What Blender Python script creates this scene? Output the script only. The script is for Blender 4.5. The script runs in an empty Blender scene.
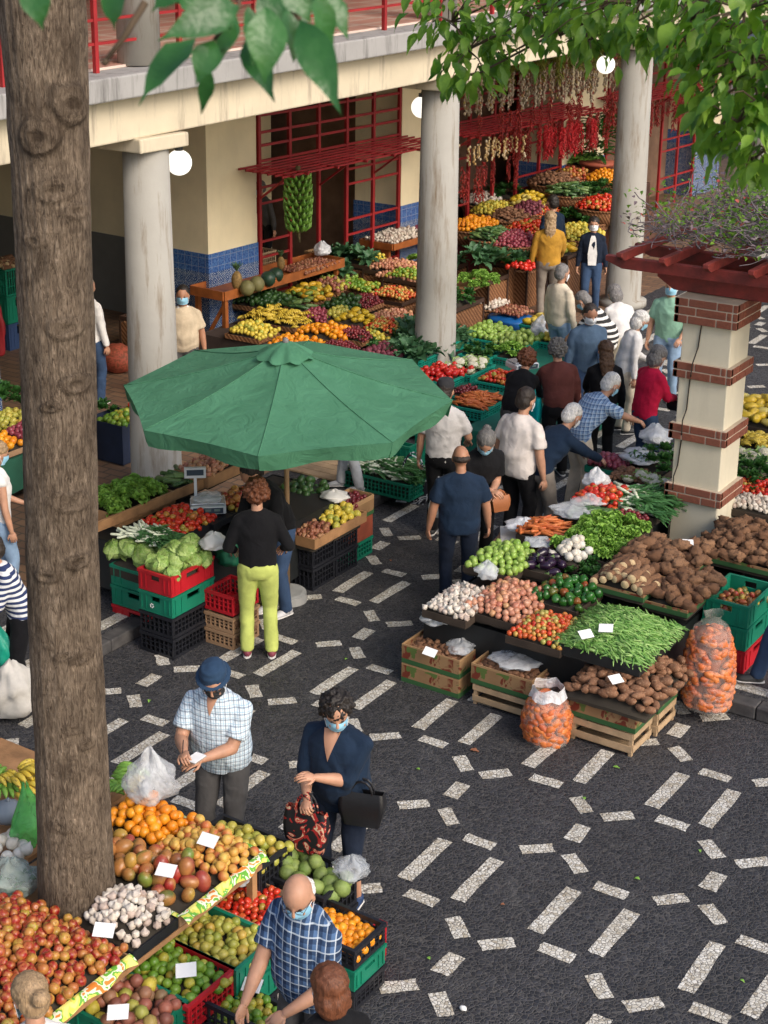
import bpy, math, random
from mathutils import Vector, Matrix, noise
R = math.radians
PI = math.pi
random.seed(7)
scene = bpy.context.scene
COL = scene.collection

# ---------------------------------------------------------------- camera
cd = bpy.data.cameras.new('camera')
cd.sensor_fit = 'HORIZONTAL'
cd.sensor_width = 36.0
cd.lens = 1597.4 / 768 * 36.0
cd.shift_x = (384 - 310.2) / 768
cd.shift_y = -(512 - 421.1) / 768
cd.clip_start = 0.05
cd.clip_end = 400
cam = bpy.data.objects.new('camera', cd)
COL.objects.link(cam)
_p, _y, _r = 0.32, 0.6188, -0.0025
F = Vector((-math.cos(_p) * math.sin(_y), math.cos(_p) * math.cos(_y), -math.sin(_p)))
RT = Vector((math.cos(_y), math.sin(_y), 0))
UP = RT.cross(F)
R2 = RT * math.cos(_r) + UP * math.sin(_r)
U2 = -RT * math.sin(_r) + UP * math.cos(_r)
m = Matrix((R2, U2, -F)).transposed().to_4x4()
m.translation = Vector((0, 0, 6.8))
cam.matrix_world = m
cd.dof.use_dof = True
cd.dof.focus_distance = 13.0
cd.dof.aperture_fstop = 11
scene.camera = cam

# ---------------------------------------------------------------- sky, sun, exposure
SUN_EL, SUN_AZ = 37, -14       # azimuth of the direction towards the sun, degrees ccw from +X
w = bpy.data.worlds.new('World')
scene.world = w
w.use_nodes = True
nt = w.node_tree
bg = nt.nodes['Background']
sky = nt.nodes.new('ShaderNodeTexSky')
sky.sky_type = 'NISHITA'
sky.sun_disc = False
sky.sun_elevation = R(SUN_EL)
sky.air_density = 1.0
sky.dust_density = 3.0
sky.ozone_density = 0.6
nt.links.new(sky.outputs[0], bg.inputs[0])
bg.inputs[1].default_value = 0.15
sl = bpy.data.lights.new('sun', 'SUN')
sl.energy = 1.15
sl.angle = R(28)
sl.color = (1.0, 0.93, 0.82)
sun = bpy.data.objects.new('sun', sl)
COL.objects.link(sun)
sky.sun_rotation = R(90 - SUN_AZ)
sd = Vector((math.cos(R(SUN_EL)) * math.cos(R(SUN_AZ)), math.cos(R(SUN_EL)) * math.sin(R(SUN_AZ)), math.sin(R(SUN_EL))))
sun.rotation_euler = sd.to_track_quat('Z', 'Y').to_euler()
sun.location = (0, 0, 20)
scene.view_settings.view_transform = 'Standard'
scene.view_settings.look = 'None'
scene.view_settings.gamma = 1
scene.view_settings.use_curve_mapping = False
scene.view_settings.exposure = 0.72
scene.cycles.max_bounces = 6
scene.cycles.diffuse_bounces = 3
scene.cycles.transparent_max_bounces = 12


# ---------------------------------------------------------------- materials
MATS = {}
class NT:
    def __init__(s, name):
        s.m = bpy.data.materials.new(name); s.m.use_nodes = True
        s.t = s.m.node_tree; s.b = s.t.nodes['Principled BSDF']; s.out = s.t.nodes['Material Output']
    def n(s, ty, **kw):
        x = s.t.nodes.new(ty)
        for k, v in kw.items(): setattr(x, k, v)
        return x
    def l(s, a, b): s.t.links.new(a, b)
    def coord(s, kind='Object', scale=None, rot=None):
        c = s.n('ShaderNodeTexCoord').outputs[kind]
        if scale is None and rot is None: return c
        mp = s.n('ShaderNodeMapping')
        if scale: mp.inputs['Scale'].default_value = scale
        if rot: mp.inputs['Rotation'].default_value = rot
        s.l(c, mp.inputs[0]); return mp.outputs[0]
    def noise(s, vec, scale, detail=4, rough=.6, dist=0):
        x = s.n('ShaderNodeTexNoise'); x.inputs['Scale'].default_value = scale; x.inputs['Detail'].default_value = detail
        x.inputs['Roughness'].default_value = rough; x.inputs['Distortion'].default_value = dist
        s.l(vec, x.inputs['Vector']); return x.outputs['Fac']
    def voro(s, vec, scale, feature='F1', out='Distance', rnd=1.0):
        x = s.n('ShaderNodeTexVoronoi', feature=feature); x.inputs['Scale'].default_value = scale
        x.inputs['Randomness'].default_value = rnd
        s.l(vec, x.inputs['Vector']); return x.outputs[out]
    def ramp(s, fac, stops, interp='LINEAR'):
        x = s.n('ShaderNodeValToRGB'); x.color_ramp.interpolation = interp
        e = x.color_ramp.elements
        while len(e) < len(stops): e.new(0.5)
        for k, (p, c) in enumerate(stops):
            e[k].position = p; e[k].color = (c[0], c[1], c[2], 1) if hasattr(c, '__len__') else (c, c, c, 1)
        s.l(fac, x.inputs[0]); return x.outputs[0]
    def mix(s, f, a, b, mode='MIX'):
        x = s.n('ShaderNodeMix', data_type='RGBA', blend_type=mode)
        for i, v in ((0, f), (6, a), (7, b)):
            if hasattr(v, 'is_output') or isinstance(v, bpy.types.NodeSocket): s.l(v, x.inputs[i])
            elif i == 0: x.inputs[0].default_value = v
            else: x.inputs[i].default_value = (v[0], v[1], v[2], 1)
        return x.outputs[2]
    def math(s, op, a, b=0.0, c=None):
        x = s.n('ShaderNodeMath', operation=op)
        for i, v in enumerate((a, b) if c is None else (a, b, c)):
            if isinstance(v, bpy.types.NodeSocket): s.l(v, x.inputs[i])
            else: x.inputs[i].default_value = v
        return x.outputs[0]
    def bump(s, h, strength=.3, dist=.01, nrm=None):
        x = s.n('ShaderNodeBump'); x.inputs['Strength'].default_value = strength; x.inputs['Distance'].default_value = dist
        s.l(h, x.inputs['Height'])
        if nrm is not None: s.l(nrm, x.inputs['Normal'])
        s.l(x.outputs[0], s.b.inputs['Normal']); return x.outputs[0]
    def col(s, c):
        if isinstance(c, bpy.types.NodeSocket): s.l(c, s.b.inputs['Base Color'])
        else: s.b.inputs['Base Color'].default_value = (c[0], c[1], c[2], 1)
    def set(s, rough=.6, spec=.5, metal=0, trans=None):
        s.b.inputs['Roughness'].default_value = rough; s.b.inputs['Specular IOR Level'].default_value = spec
        s.b.inputs['Metallic'].default_value = metal
        return s.m
    def rnd(s):
        a = s.n('ShaderNodeObjectInfo').outputs['Random']; b = s.n('ShaderNodeNewGeometry').outputs['Random Per Island']
        return s.math('FRACT', s.math('ADD', s.math('MULTIPLY', a, 7.31), s.math('MULTIPLY', b, 5.17)))
def c3(c, k): return tuple(min(1, x * k) for x in c[:3])

def m_plain(name, c, rough=.6, var=.25, vs=3, bs=60, bump=.15, spec=.4, c2=None, metal=0):
    if name in MATS: return MATS[name]
    t = NT(name); co = t.coord()
    n1 = t.noise(co, vs, 5)
    t.col(t.ramp(n1, [(.3, c2 if c2 else c3(c, 1 - var)), (.7, c3(c, 1 + var * .6))]))
    if bump: t.bump(t.noise(co, bs, 3), bump, .01)
    MATS[name] = t.set(rough, spec, metal); return MATS[name]
def m_cloth(name, c, folds=.5):
    if name in MATS: return MATS[name]
    t = NT(name); co = t.coord()
    t.col(t.ramp(t.noise(co, 6, 4), [(.3, c3(c, .8)), (.7, c3(c, 1.15))]))
    h = t.math('ADD', t.math('MULTIPLY', t.noise(co, 9, 3, .5, 1.2), 1.0), t.math('MULTIPLY', t.noise(co, 260, 2), .05))
    t.bump(h, folds * .6, .03)
    t.b.inputs['Sheen Weight'].default_value = .03
    MATS[name] = t.set(.88, .2); return MATS[name]
def m_plaid(name, base, dark, mid, s=28, wid=.32, light=None):
    if name in MATS: return MATS[name]
    t = NT(name); co = t.coord('Object', None, (0, 0, 0))
    sep = t.n('ShaderNodeSeparateXYZ'); t.l(co, sep.inputs[0])
    x = t.math('ADD', sep.outputs[0], t.math('MULTIPLY', sep.outputs[1], .6))
    def line(v, sc, w, off=0):
        fr = t.math('FRACT', t.math('ADD', t.math('MULTIPLY', v, sc), off + 50)); return t.math('LESS_THAN', fr, w)
    c = t.mix(t.math('MULTIPLY', line(sep.outputs[2], s, wid), .55), base, dark)
    c = t.mix(t.math('MULTIPLY', line(x, s, wid), .6), c, dark)
    c = t.mix(t.math('MULTIPLY', line(x, s, .12, .55), .7), c, mid)
    c = t.mix(t.math('MULTIPLY', line(sep.outputs[2], s, .12, .6), .7), c, mid)
    t.col(c); t.bump(t.noise(co, 9, 3, .5, 1.2), .5, .035)
    MATS[name] = t.set(.88, .2); return MATS[name]
def m_stripe(name, a, b, s=14, wid=.45, axis=2):
    if name in MATS: return MATS[name]
    t = NT(name); co = t.coord()
    sep = t.n('ShaderNodeSeparateXYZ'); t.l(co, sep.inputs[0])
    fr = t.math('FRACT', t.math('ADD', t.math('MULTIPLY', sep.outputs[axis], s), 50))
    t.col(t.mix(t.math('LESS_THAN', fr, wid), a, b)); t.bump(t.noise(co, 9, 3, .5, 1.2), .5, .03)
    MATS[name] = t.set(.88, .2); return MATS[name]
def m_fruit(name, stops, blush=None, rough=.4, bs=90, bump=.08, spots=None, ns=9, stem=None):
    if name in MATS: return MATS[name]
    t = NT(name); co = t.coord()
    c = t.ramp(t.rnd(), stops)
    if blush:
        f = t.ramp(t.noise(co, ns, 2), [(.42, 0), (.62, 1)])
        c = t.mix(f, c, blush)
    if spots:
        c = t.mix(t.ramp(t.noise(co, 60, 2), [(.55, 0), (.68, 1)]), c, spots)
    c = t.mix(.35, c, t.ramp(t.noise(co, 25, 3), [(.3, (.45, .42, .36)), (.7, (1, 1, 1))]), 'MULTIPLY')
    t.col(c)
    if bump: t.bump(t.noise(co, bs, 2), bump, .004)
    MATS[name] = t.set(rough, .45); return MATS[name]
def m_leaf(name, a, b, rough=.5, trans=.25, veins=True):
    if name in MATS: return MATS[name]
    t = NT(name); co = t.coord()
    c = t.mix(.5, t.ramp(t.rnd(), [(0, a), (1, b)]), t.ramp(t.noise(co, 14, 3), [(.35, a), (.65, b)]))
    t.col(c); t.bump(t.noise(co, 45, 2), .3, .01)
    t.set(rough, .4)
    if trans:
        tr = t.n('ShaderNodeBsdfTranslucent'); t.l(t.mix(1.0, c, (1.0, 1.25, .5), 'MULTIPLY'), tr.inputs[0])
        ms = t.n('ShaderNodeMixShader'); ms.inputs[0].default_value = trans
        t.l(t.b.outputs[0], ms.inputs[1]); t.l(tr.outputs[0], ms.inputs[2]); t.l(ms.outputs[0], t.out.inputs[0])
    MATS[name] = t.m; return t.m
def m_bag(name, c=(.9, .92, .95), alpha=.45):
    if name in MATS: return MATS[name]
    t = NT(name); co = t.coord()
    t.col(c); t.bump(t.noise(co, 14, 4, .6, 2), .8, .03)
    f = t.ramp(t.noise(co, 8, 4), [(.3, alpha * .6), (.7, min(1, alpha * 1.4))])
    t.l(f, t.b.inputs['Alpha'])
    MATS[name] = t.set(.25, .6); return MATS[name]
def m_emit(name, c, s):
    t = NT(name); t.col((.9, .9, .85)); t.b.inputs['Emission Color'].default_value = (*c, 1); t.b.inputs['Emission Strength'].default_value = s
    MATS[name] = t.m; return t.m

# ---------------------------------------------------------------- mesh builder
class MB:
    def __init__(s): s.v = []; s.f = []; s.k = []; s.mi = 0
    def add(s, vs, fs):
        o = len(s.v); s.v += [tuple(v) for v in vs]
        for f in fs: s.f.append(tuple(i + o for i in f)); s.k.append(s.mi)
        return s
    def box(s, c, d, rz=0, M=None):
        x, y, z = d[0] / 2, d[1] / 2, d[2] / 2
        vs = [Vector(p) for p in ((-x,-y,-z),(x,-y,-z),(x,y,-z),(-x,y,-z),(-x,-y,z),(x,-y,z),(x,y,z),(-x,y,z))]
        T = Matrix.Translation(c) @ (Matrix.Rotation(rz, 4, 'Z') if M is None else M)
        return s.add([T @ v for v in vs], [(0,3,2,1),(4,5,6,7),(0,1,5,4),(1,2,6,5),(2,3,7,6),(3,0,4,7)])
    def bb(s, a, b):
        return s.box([(a[i] + b[i]) / 2 for i in range(3)], [abs(b[i] - a[i]) for i in range(3)])
    def bar(s, a, b, w, h):
        a, b = Vector(a), Vector(b); d = b - a; L = d.length
        q = d.to_track_quat('X', 'Z').to_matrix().to_4x4()
        return s.box((a + b) / 2, (L, w, h), M=q)
    def tube(s, pts, r, n=8, cap=True, ry=None):
        pts = [Vector(p) for p in pts]; N = len(pts)
        rs = r if hasattr(r, '__len__') else [r] * N
        rys = ry if ry is not None else rs
        vs = []; fr = None
        for i, p in enumerate(pts):
            d = (pts[min(i + 1, N - 1)] - pts[max(i - 1, 0)])
            d = d.normalized() if d.length > 1e-9 else Vector((0, 0, 1))
            if fr is None:
                a = Vector((1, 0, 0)) if abs(d.x) < .9 else Vector((0, 1, 0))
                fr = (a - d * a.dot(d)).normalized()
            else:
                fr = fr - d * fr.dot(d)
                fr = fr.normalized() if fr.length > 1e-6 else Vector((1, 0, 0))
            g = d.cross(fr)
            for k in range(n):
                an = 2 * PI * k / n
                vs.append(p + fr * math.cos(an) * rs[i] + g * math.sin(an) * rys[i])
        fs = [(i * n + k, i * n + (k + 1) % n, (i + 1) * n + (k + 1) % n, (i + 1) * n + k) for i in range(N - 1) for k in range(n)]
        if cap: fs += [tuple(range(n - 1, -1, -1)), tuple((N - 1) * n + k for k in range(n))]
        return s.add(vs, fs)
    def sph(s, c, r, nu=12, nv=8, M=None, fn=None):
        r = r if hasattr(r, '__len__') else (r, r, r)
        T = Matrix.Translation(c) @ (M if M is not None else Matrix())
        vs = []
        for j in range(1, nv):
            th = PI * j / nv
            for i in range(nu):
                ph = 2 * PI * i / nu
                d = Vector((math.sin(th) * math.cos(ph), math.sin(th) * math.sin(ph), math.cos(th)))
                p = fn(d, ph, th) if fn else d
                vs.append(T @ Vector((p[0] * r[0], p[1] * r[1], p[2] * r[2])))
        for d, th in ((Vector((0, 0, 1)), 0), (Vector((0, 0, -1)), PI)):
            p = fn(d, 0, th) if fn else d
            vs.append(T @ Vector((p[0] * r[0], p[1] * r[1], p[2] * r[2])))
        a = (nv - 1) * nu; fs = []
        for j in range(nv - 2):
            for i in range(nu):
                fs.append((j * nu + i, (j + 1) * nu + i, (j + 1) * nu + (i + 1) % nu, j * nu + (i + 1) % nu))
        for i in range(nu):
            fs.append((a, i, (i + 1) % nu)); fs.append((a + 1, (nv - 2) * nu + (i + 1) % nu, (nv - 2) * nu + i))
        return s.add(vs, fs)
    def lathe(s, prof, n=24, c=(0, 0, 0), cap=True):
        return s.tube([(c[0], c[1], c[2] + z) for r, z in prof], [max(r, 1e-4) for r, z in prof], n, cap)
    def grid(s, fn, nu, nv):
        vs = [fn(i / nu, j / nv) for j in range(nv + 1) for i in range(nu + 1)]
        return s.add(vs, [(j * (nu + 1) + i, j * (nu + 1) + i + 1, (j + 1) * (nu + 1) + i + 1, (j + 1) * (nu + 1) + i) for j in range(nv) for i in range(nu)])
    def mesh(s, name, mats, smooth=False):
        me = bpy.data.meshes.new(name); me.from_pydata(s.v, [], s.f)
        for mt in (mats if isinstance(mats, (list, tuple)) else [mats]): me.materials.append(mt)
        me.polygons.foreach_set('material_index', s.k)
        me.polygons.foreach_set('use_smooth', [bool(smooth)] * len(s.f))
        me.update(); return me
    def build(s, name, mats, parent=None, smooth=False, loc=None, rz=0):
        return link(name, s.mesh(name, mats, smooth), parent, loc, rz)
def link(name, me, parent=None, loc=None, rz=0):
    o = bpy.data.objects.new(name, me); COL.objects.link(o)
    if parent is not None: o.parent = parent
    if loc is not None: o.location = loc
    if rz: o.rotation_euler.z = rz
    return o
def tag(o, label=None, cat=None, group=None, kind=None):
    if label: o['label'] = label
    if cat: o['category'] = cat
    if group: o['group'] = group
    if kind: o['kind'] = kind
    return o
def thing(name, label, cat, loc=(0, 0, 0), rz=0, group=None):
    o = bpy.data.objects.new(name, None); COL.objects.link(o); o.location = loc; o.rotation_euler.z = rz
    o.empty_display_size = .1
    return tag(o, label, cat, group)
def struct(o): o['kind'] = 'structure'; return o
def bevel(o, w=.01, seg=2):
    md = o.modifiers.new('bevel', 'BEVEL'); md.width = w; md.segments = seg; md.limit_method = 'ANGLE'; return o
V = Vector
def add3(a, b): return (a[0] + b[0], a[1] + b[1], a[2] + b[2])


# ================================================================ SETTING: paving
def m_cobble():
    t = NT('dark_cobbles'); co = t.coord()
    cell = t.voro(co, 32, 'F1', 'Color'); edge = t.voro(co, 32, 'DISTANCE_TO_EDGE')
    sep = t.n('ShaderNodeSeparateColor'); t.l(cell, sep.inputs[0])
    c = t.ramp(sep.outputs[0], [(0, (.018, .019, .023)), (.6, (.029, .030, .036)), (1, (.05, .05, .057))])
    c = t.mix(t.ramp(edge, [(.02, 0), (.10, 1)]), (.085, .08, .076), c)
    big = t.noise(co, .55, 5, .6)
    c = t.mix(.75, c, t.ramp(big, [(.3, (.62, .6, .58)), (.7, (1.25, 1.25, 1.28))]), 'MULTIPLY')
    dust = t.ramp(t.noise(co, 2.3, 6, .7, .6), [(.56, 0), (.75, .45)])
    c = t.mix(dust, c, (.13, .125, .12))
    t.col(c)
    h = t.math('ADD', t.ramp(edge, [(0, 0), (.18, 1)]), t.math('MULTIPLY', sep.outputs[1], .5))
    t.bump(h, .55, .012)
    t.l(t.ramp(sep.outputs[2], [(0, .5), (1, .8)]), t.b.inputs['Roughness'])
    t.b.inputs['Specular IOR Level'].default_value = .4
    return t.m
def m_white_mosaic():
    t = NT('white_mosaic'); co = t.coord()
    cell = t.voro(co, 36, 'F1', 'Color'); edge = t.voro(co, 36, 'DISTANCE_TO_EDGE')
    sep = t.n('ShaderNodeSeparateColor'); t.l(cell, sep.inputs[0])
    c = t.ramp(sep.outputs[0], [(0, (.42, .37, .29)), (.35, (.60, .57, .50)), (1, (.72, .70, .65))])
    c = t.mix(t.ramp(edge, [(.03, 0), (.08, 1)]), (.20, .18, .155), c)
    c = t.mix(.6, c, t.ramp(t.noise(co, 1.7, 4), [(.3, (.68, .64, .58)), (.65, (1, 1, 1))]), 'MULTIPLY')
    t.col(c); t.bump(t.ramp(edge, [(0, 0), (.15, 1)]), .5, .01)
    return t.set(.7, .3)
def m_floor_tile():
    t = NT('brown_floor_tile'); co = t.coord()
    b = t.n('ShaderNodeTexBrick'); t.l(co, b.inputs[0]); b.offset = .5
    b.inputs['Scale'].default_value = 1; b.inputs['Brick Width'].default_value = .3; b.inputs['Row Height'].default_value = .15
    b.inputs['Mortar Size'].default_value = .012
    b.inputs['Color1'].default_value = (.25, .15, .09, 1); b.inputs['Color2'].default_value = (.17, .10, .065, 1); b.inputs['Mortar'].default_value = (.09, .07, .055, 1)
    t.col(t.mix(.5, b.outputs[0], t.ramp(t.noise(co, 2, 4), [(.3, (.6, .6, .6)), (.7, (1.1, 1.1, 1.1))]), 'MULTIPLY'))
    return t.set(.55, .4)
def m_kerb():
    t = NT('kerb_stone'); co = t.coord()
    t.col(t.ramp(t.noise(co, 7, 6), [(.3, (.035, .034, .036)), (.7, (.095, .09, .088))])); t.bump(t.noise(co, 40, 3), .4, .01)
    return t.set(.8, .3)
COB, WHI, TIL, KRB = m_cobble(), m_white_mosaic(), m_floor_tile(), m_kerb()
KX, ISX, ISY, ISY2 = -9.42, -6.0, 12.22, 19.2
KH = .12
b = MB(); b.bb((-110, -70, -.5), (110, 130, 0)); struct(b.build('ground', COB))
# raised walkway along the arcade
b = MB(); b.bb((-26, -20, .004), (KX - .16, 60, KH)); struct(b.build('pavement', COB))
b = MB()
for k in range(60):
    y = -6 + k * 1.0
    b.bb((KX - .157, y + .004, .002), (KX, y + .996, KH + .006))
o = b.build('kerb', KRB); struct(o); bevel(o, .012)
b = MB(); b.bb((-26, -20, KH + .002), (-10.95, 60, KH + .008)); struct(b.build('arcade_floor', TIL))
# raised island on the right, carrying the pergola pillar
b = MB(); b.bb((ISX + .16, ISY + .16, .004), (8, ISY2 - .16, KH)); struct(b.build('pavement', COB))
b = MB()
for k in range(14):
    x = ISX + k * 1.0
    b.bb((x + .004, ISY, .002), (x + .996, ISY + .157, KH + .006)); b.bb((x + .004, ISY2 - .157, .002), (x + .996, ISY2, KH + .006))
for k in range(7):
    y = ISY + .16 + k * .952
    b.bb((ISX, y + .004, .002), (ISX + .157, y + .948, KH + .006))
o = b.build('kerb', KRB); struct(o); bevel(o, .012)
# white mosaic marks: the lattice of bars and short pieces
SU, SW, X0, Y0 = 1.0753, 1.9228, -7.3813, 10.4207
PAT = [(0, .30, .60, .12, 90), (.4403, .30, .60, .12, 90), (.22, .73, .245, .11, 2), (.225, 1.80, .25, .11, 3), (.77, 1.265, .235, .13, 92),
       (.61, .89, .245, .115, 44), (.92, 1.648, .25, .115, 45), (.61, 1.645, .235, .115, 137), (.93, .89, .235, .115, 139)]
def mark(b, x, y, L, W, an, z, rg):
    an = R(an + rg.uniform(-2, 2)); L *= rg.uniform(.97, 1.03); x += rg.uniform(-.008, .008); y += rg.uniform(-.008, .008)
    c, s = math.cos(an), math.sin(an)
    pts = []
    edge = [(-1, -1), (-.33, -1), (.33, -1), (1, -1), (1, -.3), (1, .3), (1, 1), (.33, 1), (-.33, 1), (-1, 1), (-1, .3), (-1, -.3)]
    for u, v in edge:
        u = u * L / 2 + rg.uniform(-.006, .006); v = v * W / 2 + rg.uniform(-.006, .006)
        pts.append((x + u * c - v * s, y + u * s + v * c, z))
    b.add(pts, [tuple(range(12))])
b = MB(); rg = random.Random(3)
for i in range(-14, 22):
    for j in range(-6, 16):
        for (u, v, L, W, an) in PAT:
            x, y = X0 + i * SU + u, Y0 + j * SW + v
            if x < KX + .12 or (x > ISX - .12 and ISY - .15 < y < ISY2 + .1): continue
            mark(b, x, y, L, W, an, .004, rg)
struct(b.build('paving_marks', WHI))
b = MB()
b.bb((KX - .36, -6, KH + .001), (KX - .22, 40, KH + .005)); b.bb((ISX + .3, ISY + .24, KH + .001), (8, ISY + .38, KH + .005)); b.bb((KX - 1.05, -6, KH + .001), (KX - .92, 40, KH + .005))
struct(b.build('border_marks', WHI))

# ================================================================ market building (own frame: x outwards, y along the arcade)
def m_plaster(name, c, streak=.25, dirt=(.35, .3, .25), sc=1.2, blot=.5):
    t = NT(name); co = t.coord(); cs = t.coord('Object', (3.0, 3.0, .35))
    c1 = t.ramp(t.noise(co, sc, 5), [(.3, c3(c, .86)), (.7, c3(c, 1.05))])
    st = t.ramp(t.noise(cs, 2.2, 6, .7), [(.52, 0), (.72, 1)])
    c1 = t.mix(t.math('MULTIPLY', st, streak), c1, dirt)
    t.col(c1); t.bump(t.noise(co, 30, 4), .15, .01)
    return t.set(.85, .2)
CREAM = m_plaster('cream_plaster', (.82, .71, .48), .15, (.45, .36, .24))
BEAMC = m_plaster('stained_beam_concrete', (.62, .54, .40), .8, (.24, .20, .16))
SLABC = m_plaster('grey_stained_concrete', (.34, .33, .32), .85, (.12, .115, .11))
COLM = m_plaster('column_limewash', (.35, .335, .30), 1.0, (.17, .125, .08))
GREYD = m_plain('grey_dado_paint', (.16, .16, .15), .7, .12)
RED = m_plain('red_painted_steel', (.30, .018, .02), .45, .25)
DARKW = m_plain('dark_shop_interior', (.11, .085, .065), .9, .4)
def m_azulejo():
    t = NT('blue_tile'); co = t.coord('Object', (1, 1, 1))
    sep = t.n('ShaderNodeSeparateXYZ'); t.l(co, sep.inputs[0])
    s = t.math('ADD', sep.outputs[0], sep.outputs[1])
    def fr(v): return t.math('ABSOLUTE', t.math('SUBTRACT', t.math('FRACT', t.math('ADD', t.math('MULTIPLY', v, 7.1), 70.03)), .5))
    u, v = fr(s), fr(sep.outputs[2])
    r = t.math('ADD', u, v)
    pat = t.math('SINE', t.math('MULTIPLY', t.math('ADD', t.math('MULTIPLY', u, v), r), 21.0))
    n = t.noise(co, 38, 3, .7)
    f = t.math('ADD', t.math('MULTIPLY', pat, .22), n)
    c = t.ramp(f, [(.42, (.012, .04, .15)), (.54, (.025, .08, .24)), (.64, (.20, .28, .40)), (.8, (.50, .54, .56))])
    top = t.math('GREATER_THAN', sep.outputs[2], 1.32)
    c = t.mix(top, c, t.mix(t.ramp(n, [(.4, 0), (.6, 1)]), (.025, .075, .26), (.09, .19, .42)))
    j = t.math('GREATER_THAN', t.math('MAXIMUM', u, v), .475)
    c = t.mix(t.math('MULTIPLY', j, .6), c, (.35, .37, .38))
    t.col(c); return t.set(.2, .5)
AZU = m_azulejo()
def m_terrace():
    t = NT('pink_terrace_tile'); co = t.coord('Object')
    b = t.n('ShaderNodeTexBrick'); t.l(co, b.inputs[0]); b.offset = 0
    b.inputs['Scale'].default_value = 1; b.inputs['Brick Width'].default_value = .42; b.inputs['Row Height'].default_value = .9; b.inputs['Mortar Size'].default_value = .05
    b.inputs['Color1'].default_value = (.55, .25, .20, 1); b.inputs['Color2'].default_value = (.62, .36, .29, 1); b.inputs['Mortar'].default_value = (.66, .52, .45, 1)
    t.col(t.mix(.5, b.outputs[0], t.ramp(t.noise(co, 1.4, 4), [(.3, (.7, .68, .66)), (.7, (1.1, 1.1, 1.1))]), 'MULTIPLY')); return t.set(.35, .5)
BO = (-11.66, 13.25, 0); BZ = -R(3.33)
bld = thing('market_building', 'two storey market arcade with round columns, cream walls and a red railed terrace', 'building', BO, BZ)
B0, B1 = -14, 36
TS = .022
def sloped(mb):
    mb.v = [(x, y, z + TS * y) for x, y, z in mb.v]; return mb
b = MB(); b.bb((-.22, B0, 4.30), (.22, B1, 4.78)); bevel(sloped(b).build('beam', BEAMC, bld), .02)
b = MB(); b.bb((-9.5, B0, 4.783), (.47, B1, 5.03)); bevel(sloped(b).build('terrace_slab', SLABC, bld), .02)
b = MB(); b.bb((-9.4, B0, 5.033), (-.02, B1, 5.06)); sloped(b).build('terrace_floor', m_terrace(), bld)
b = MB(); b.bb((-3.9, B0, 4.36), (-.225, B1, 4.50)); sloped(b).build('ceiling', CREAM, bld)
for k, y in enumerate((-11.4, -5.7, .02, 5.75, 11.38, 17.1, 22.8, 28.5)):
    a = .12 if y < 15 else .0
    top = 4.14 + TS * y
    b = MB(); b.tube([(a - .12, y, KH), (a - .12, y, KH + .10), (a - .12, y, KH + .13), (a - .12, y, 1.5), (a - .12, y, top)], [.40, .40, .30, .285, .255], 40)
    c = b.build('column', COLM, bld, True)
    b = MB(); b.bb((-.38, y - .38, top + .002), (.30, y + .38, 4.297 + TS * y)); bevel(b.build('capital', BEAMC, c), .015)
    b = MB(); b.tube([(-.05, y, 5.04 + TS * y), (-.05, y, 8.2)], [.235, .22], 32); b.build('upper_column', COLM, bld, True)
# wall piers with a blue tiled dado
for k, (y0, y1) in enumerate(((-6.2, -4.9), (-.5, .75), (4.93, 6.06), (9.9, 11.1), (15.4, 17.1), (21.4, 22.7), (27, 28.4))):
    b = MB(); b.bb((-4.6, y0, KH), (-3.6, y1, 4.6)); p = b.build('pier', CREAM, bld)
    b = MB(); b.bb((-4.62, y0 - .015, KH), (-3.585, y1 + .015, 1.61)); b.build('tile_dado', AZU, p)
# passage walls seen left of the first pier
b = MB(); b.bb((-14, 5.72, KH), (-4.63, 5.9, 4.6)); o = b.build('passage_wall', CREAM, bld)
b = MB(); b.bb((-14, 5.70, KH), (-4.63, 5.716, 1.42)); b.build('grey_dado', GREYD, o)
b = MB(); b.bb((-9.6, B0, KH), (-9.4, B1, 4.6)); b.build('rear_wall', DARKW, bld)
# terrace railing
b = MB()
for k in range(40):
    y = -13.4 + k * 1.265 - .0
    b.bb((.06, y - .025, 5.03 + TS * y), (.11, y + .025, 6.05 + TS * y))
o = MB(); 
for z in (.28, .52, .76, 1.0): o.bb((.068, B0, 5.03 + z), (.1, B1, 5.06 + z))
b.add(sloped(o).v, o.f)
b.build('railing', RED, bld)
b = MB(); b.bb((-9.5, B0, 5.1), (-9.3, B1, 8.2)); b.build('upper_wall', m_plain('pink_wall', (.60, .34, .30), .7, .2), bld)
b = MB(); b.bb((-9.5, B0, 8.22), (.9, B1, 8.45)); b.build('roof_slab', BEAMC, bld)
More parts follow.
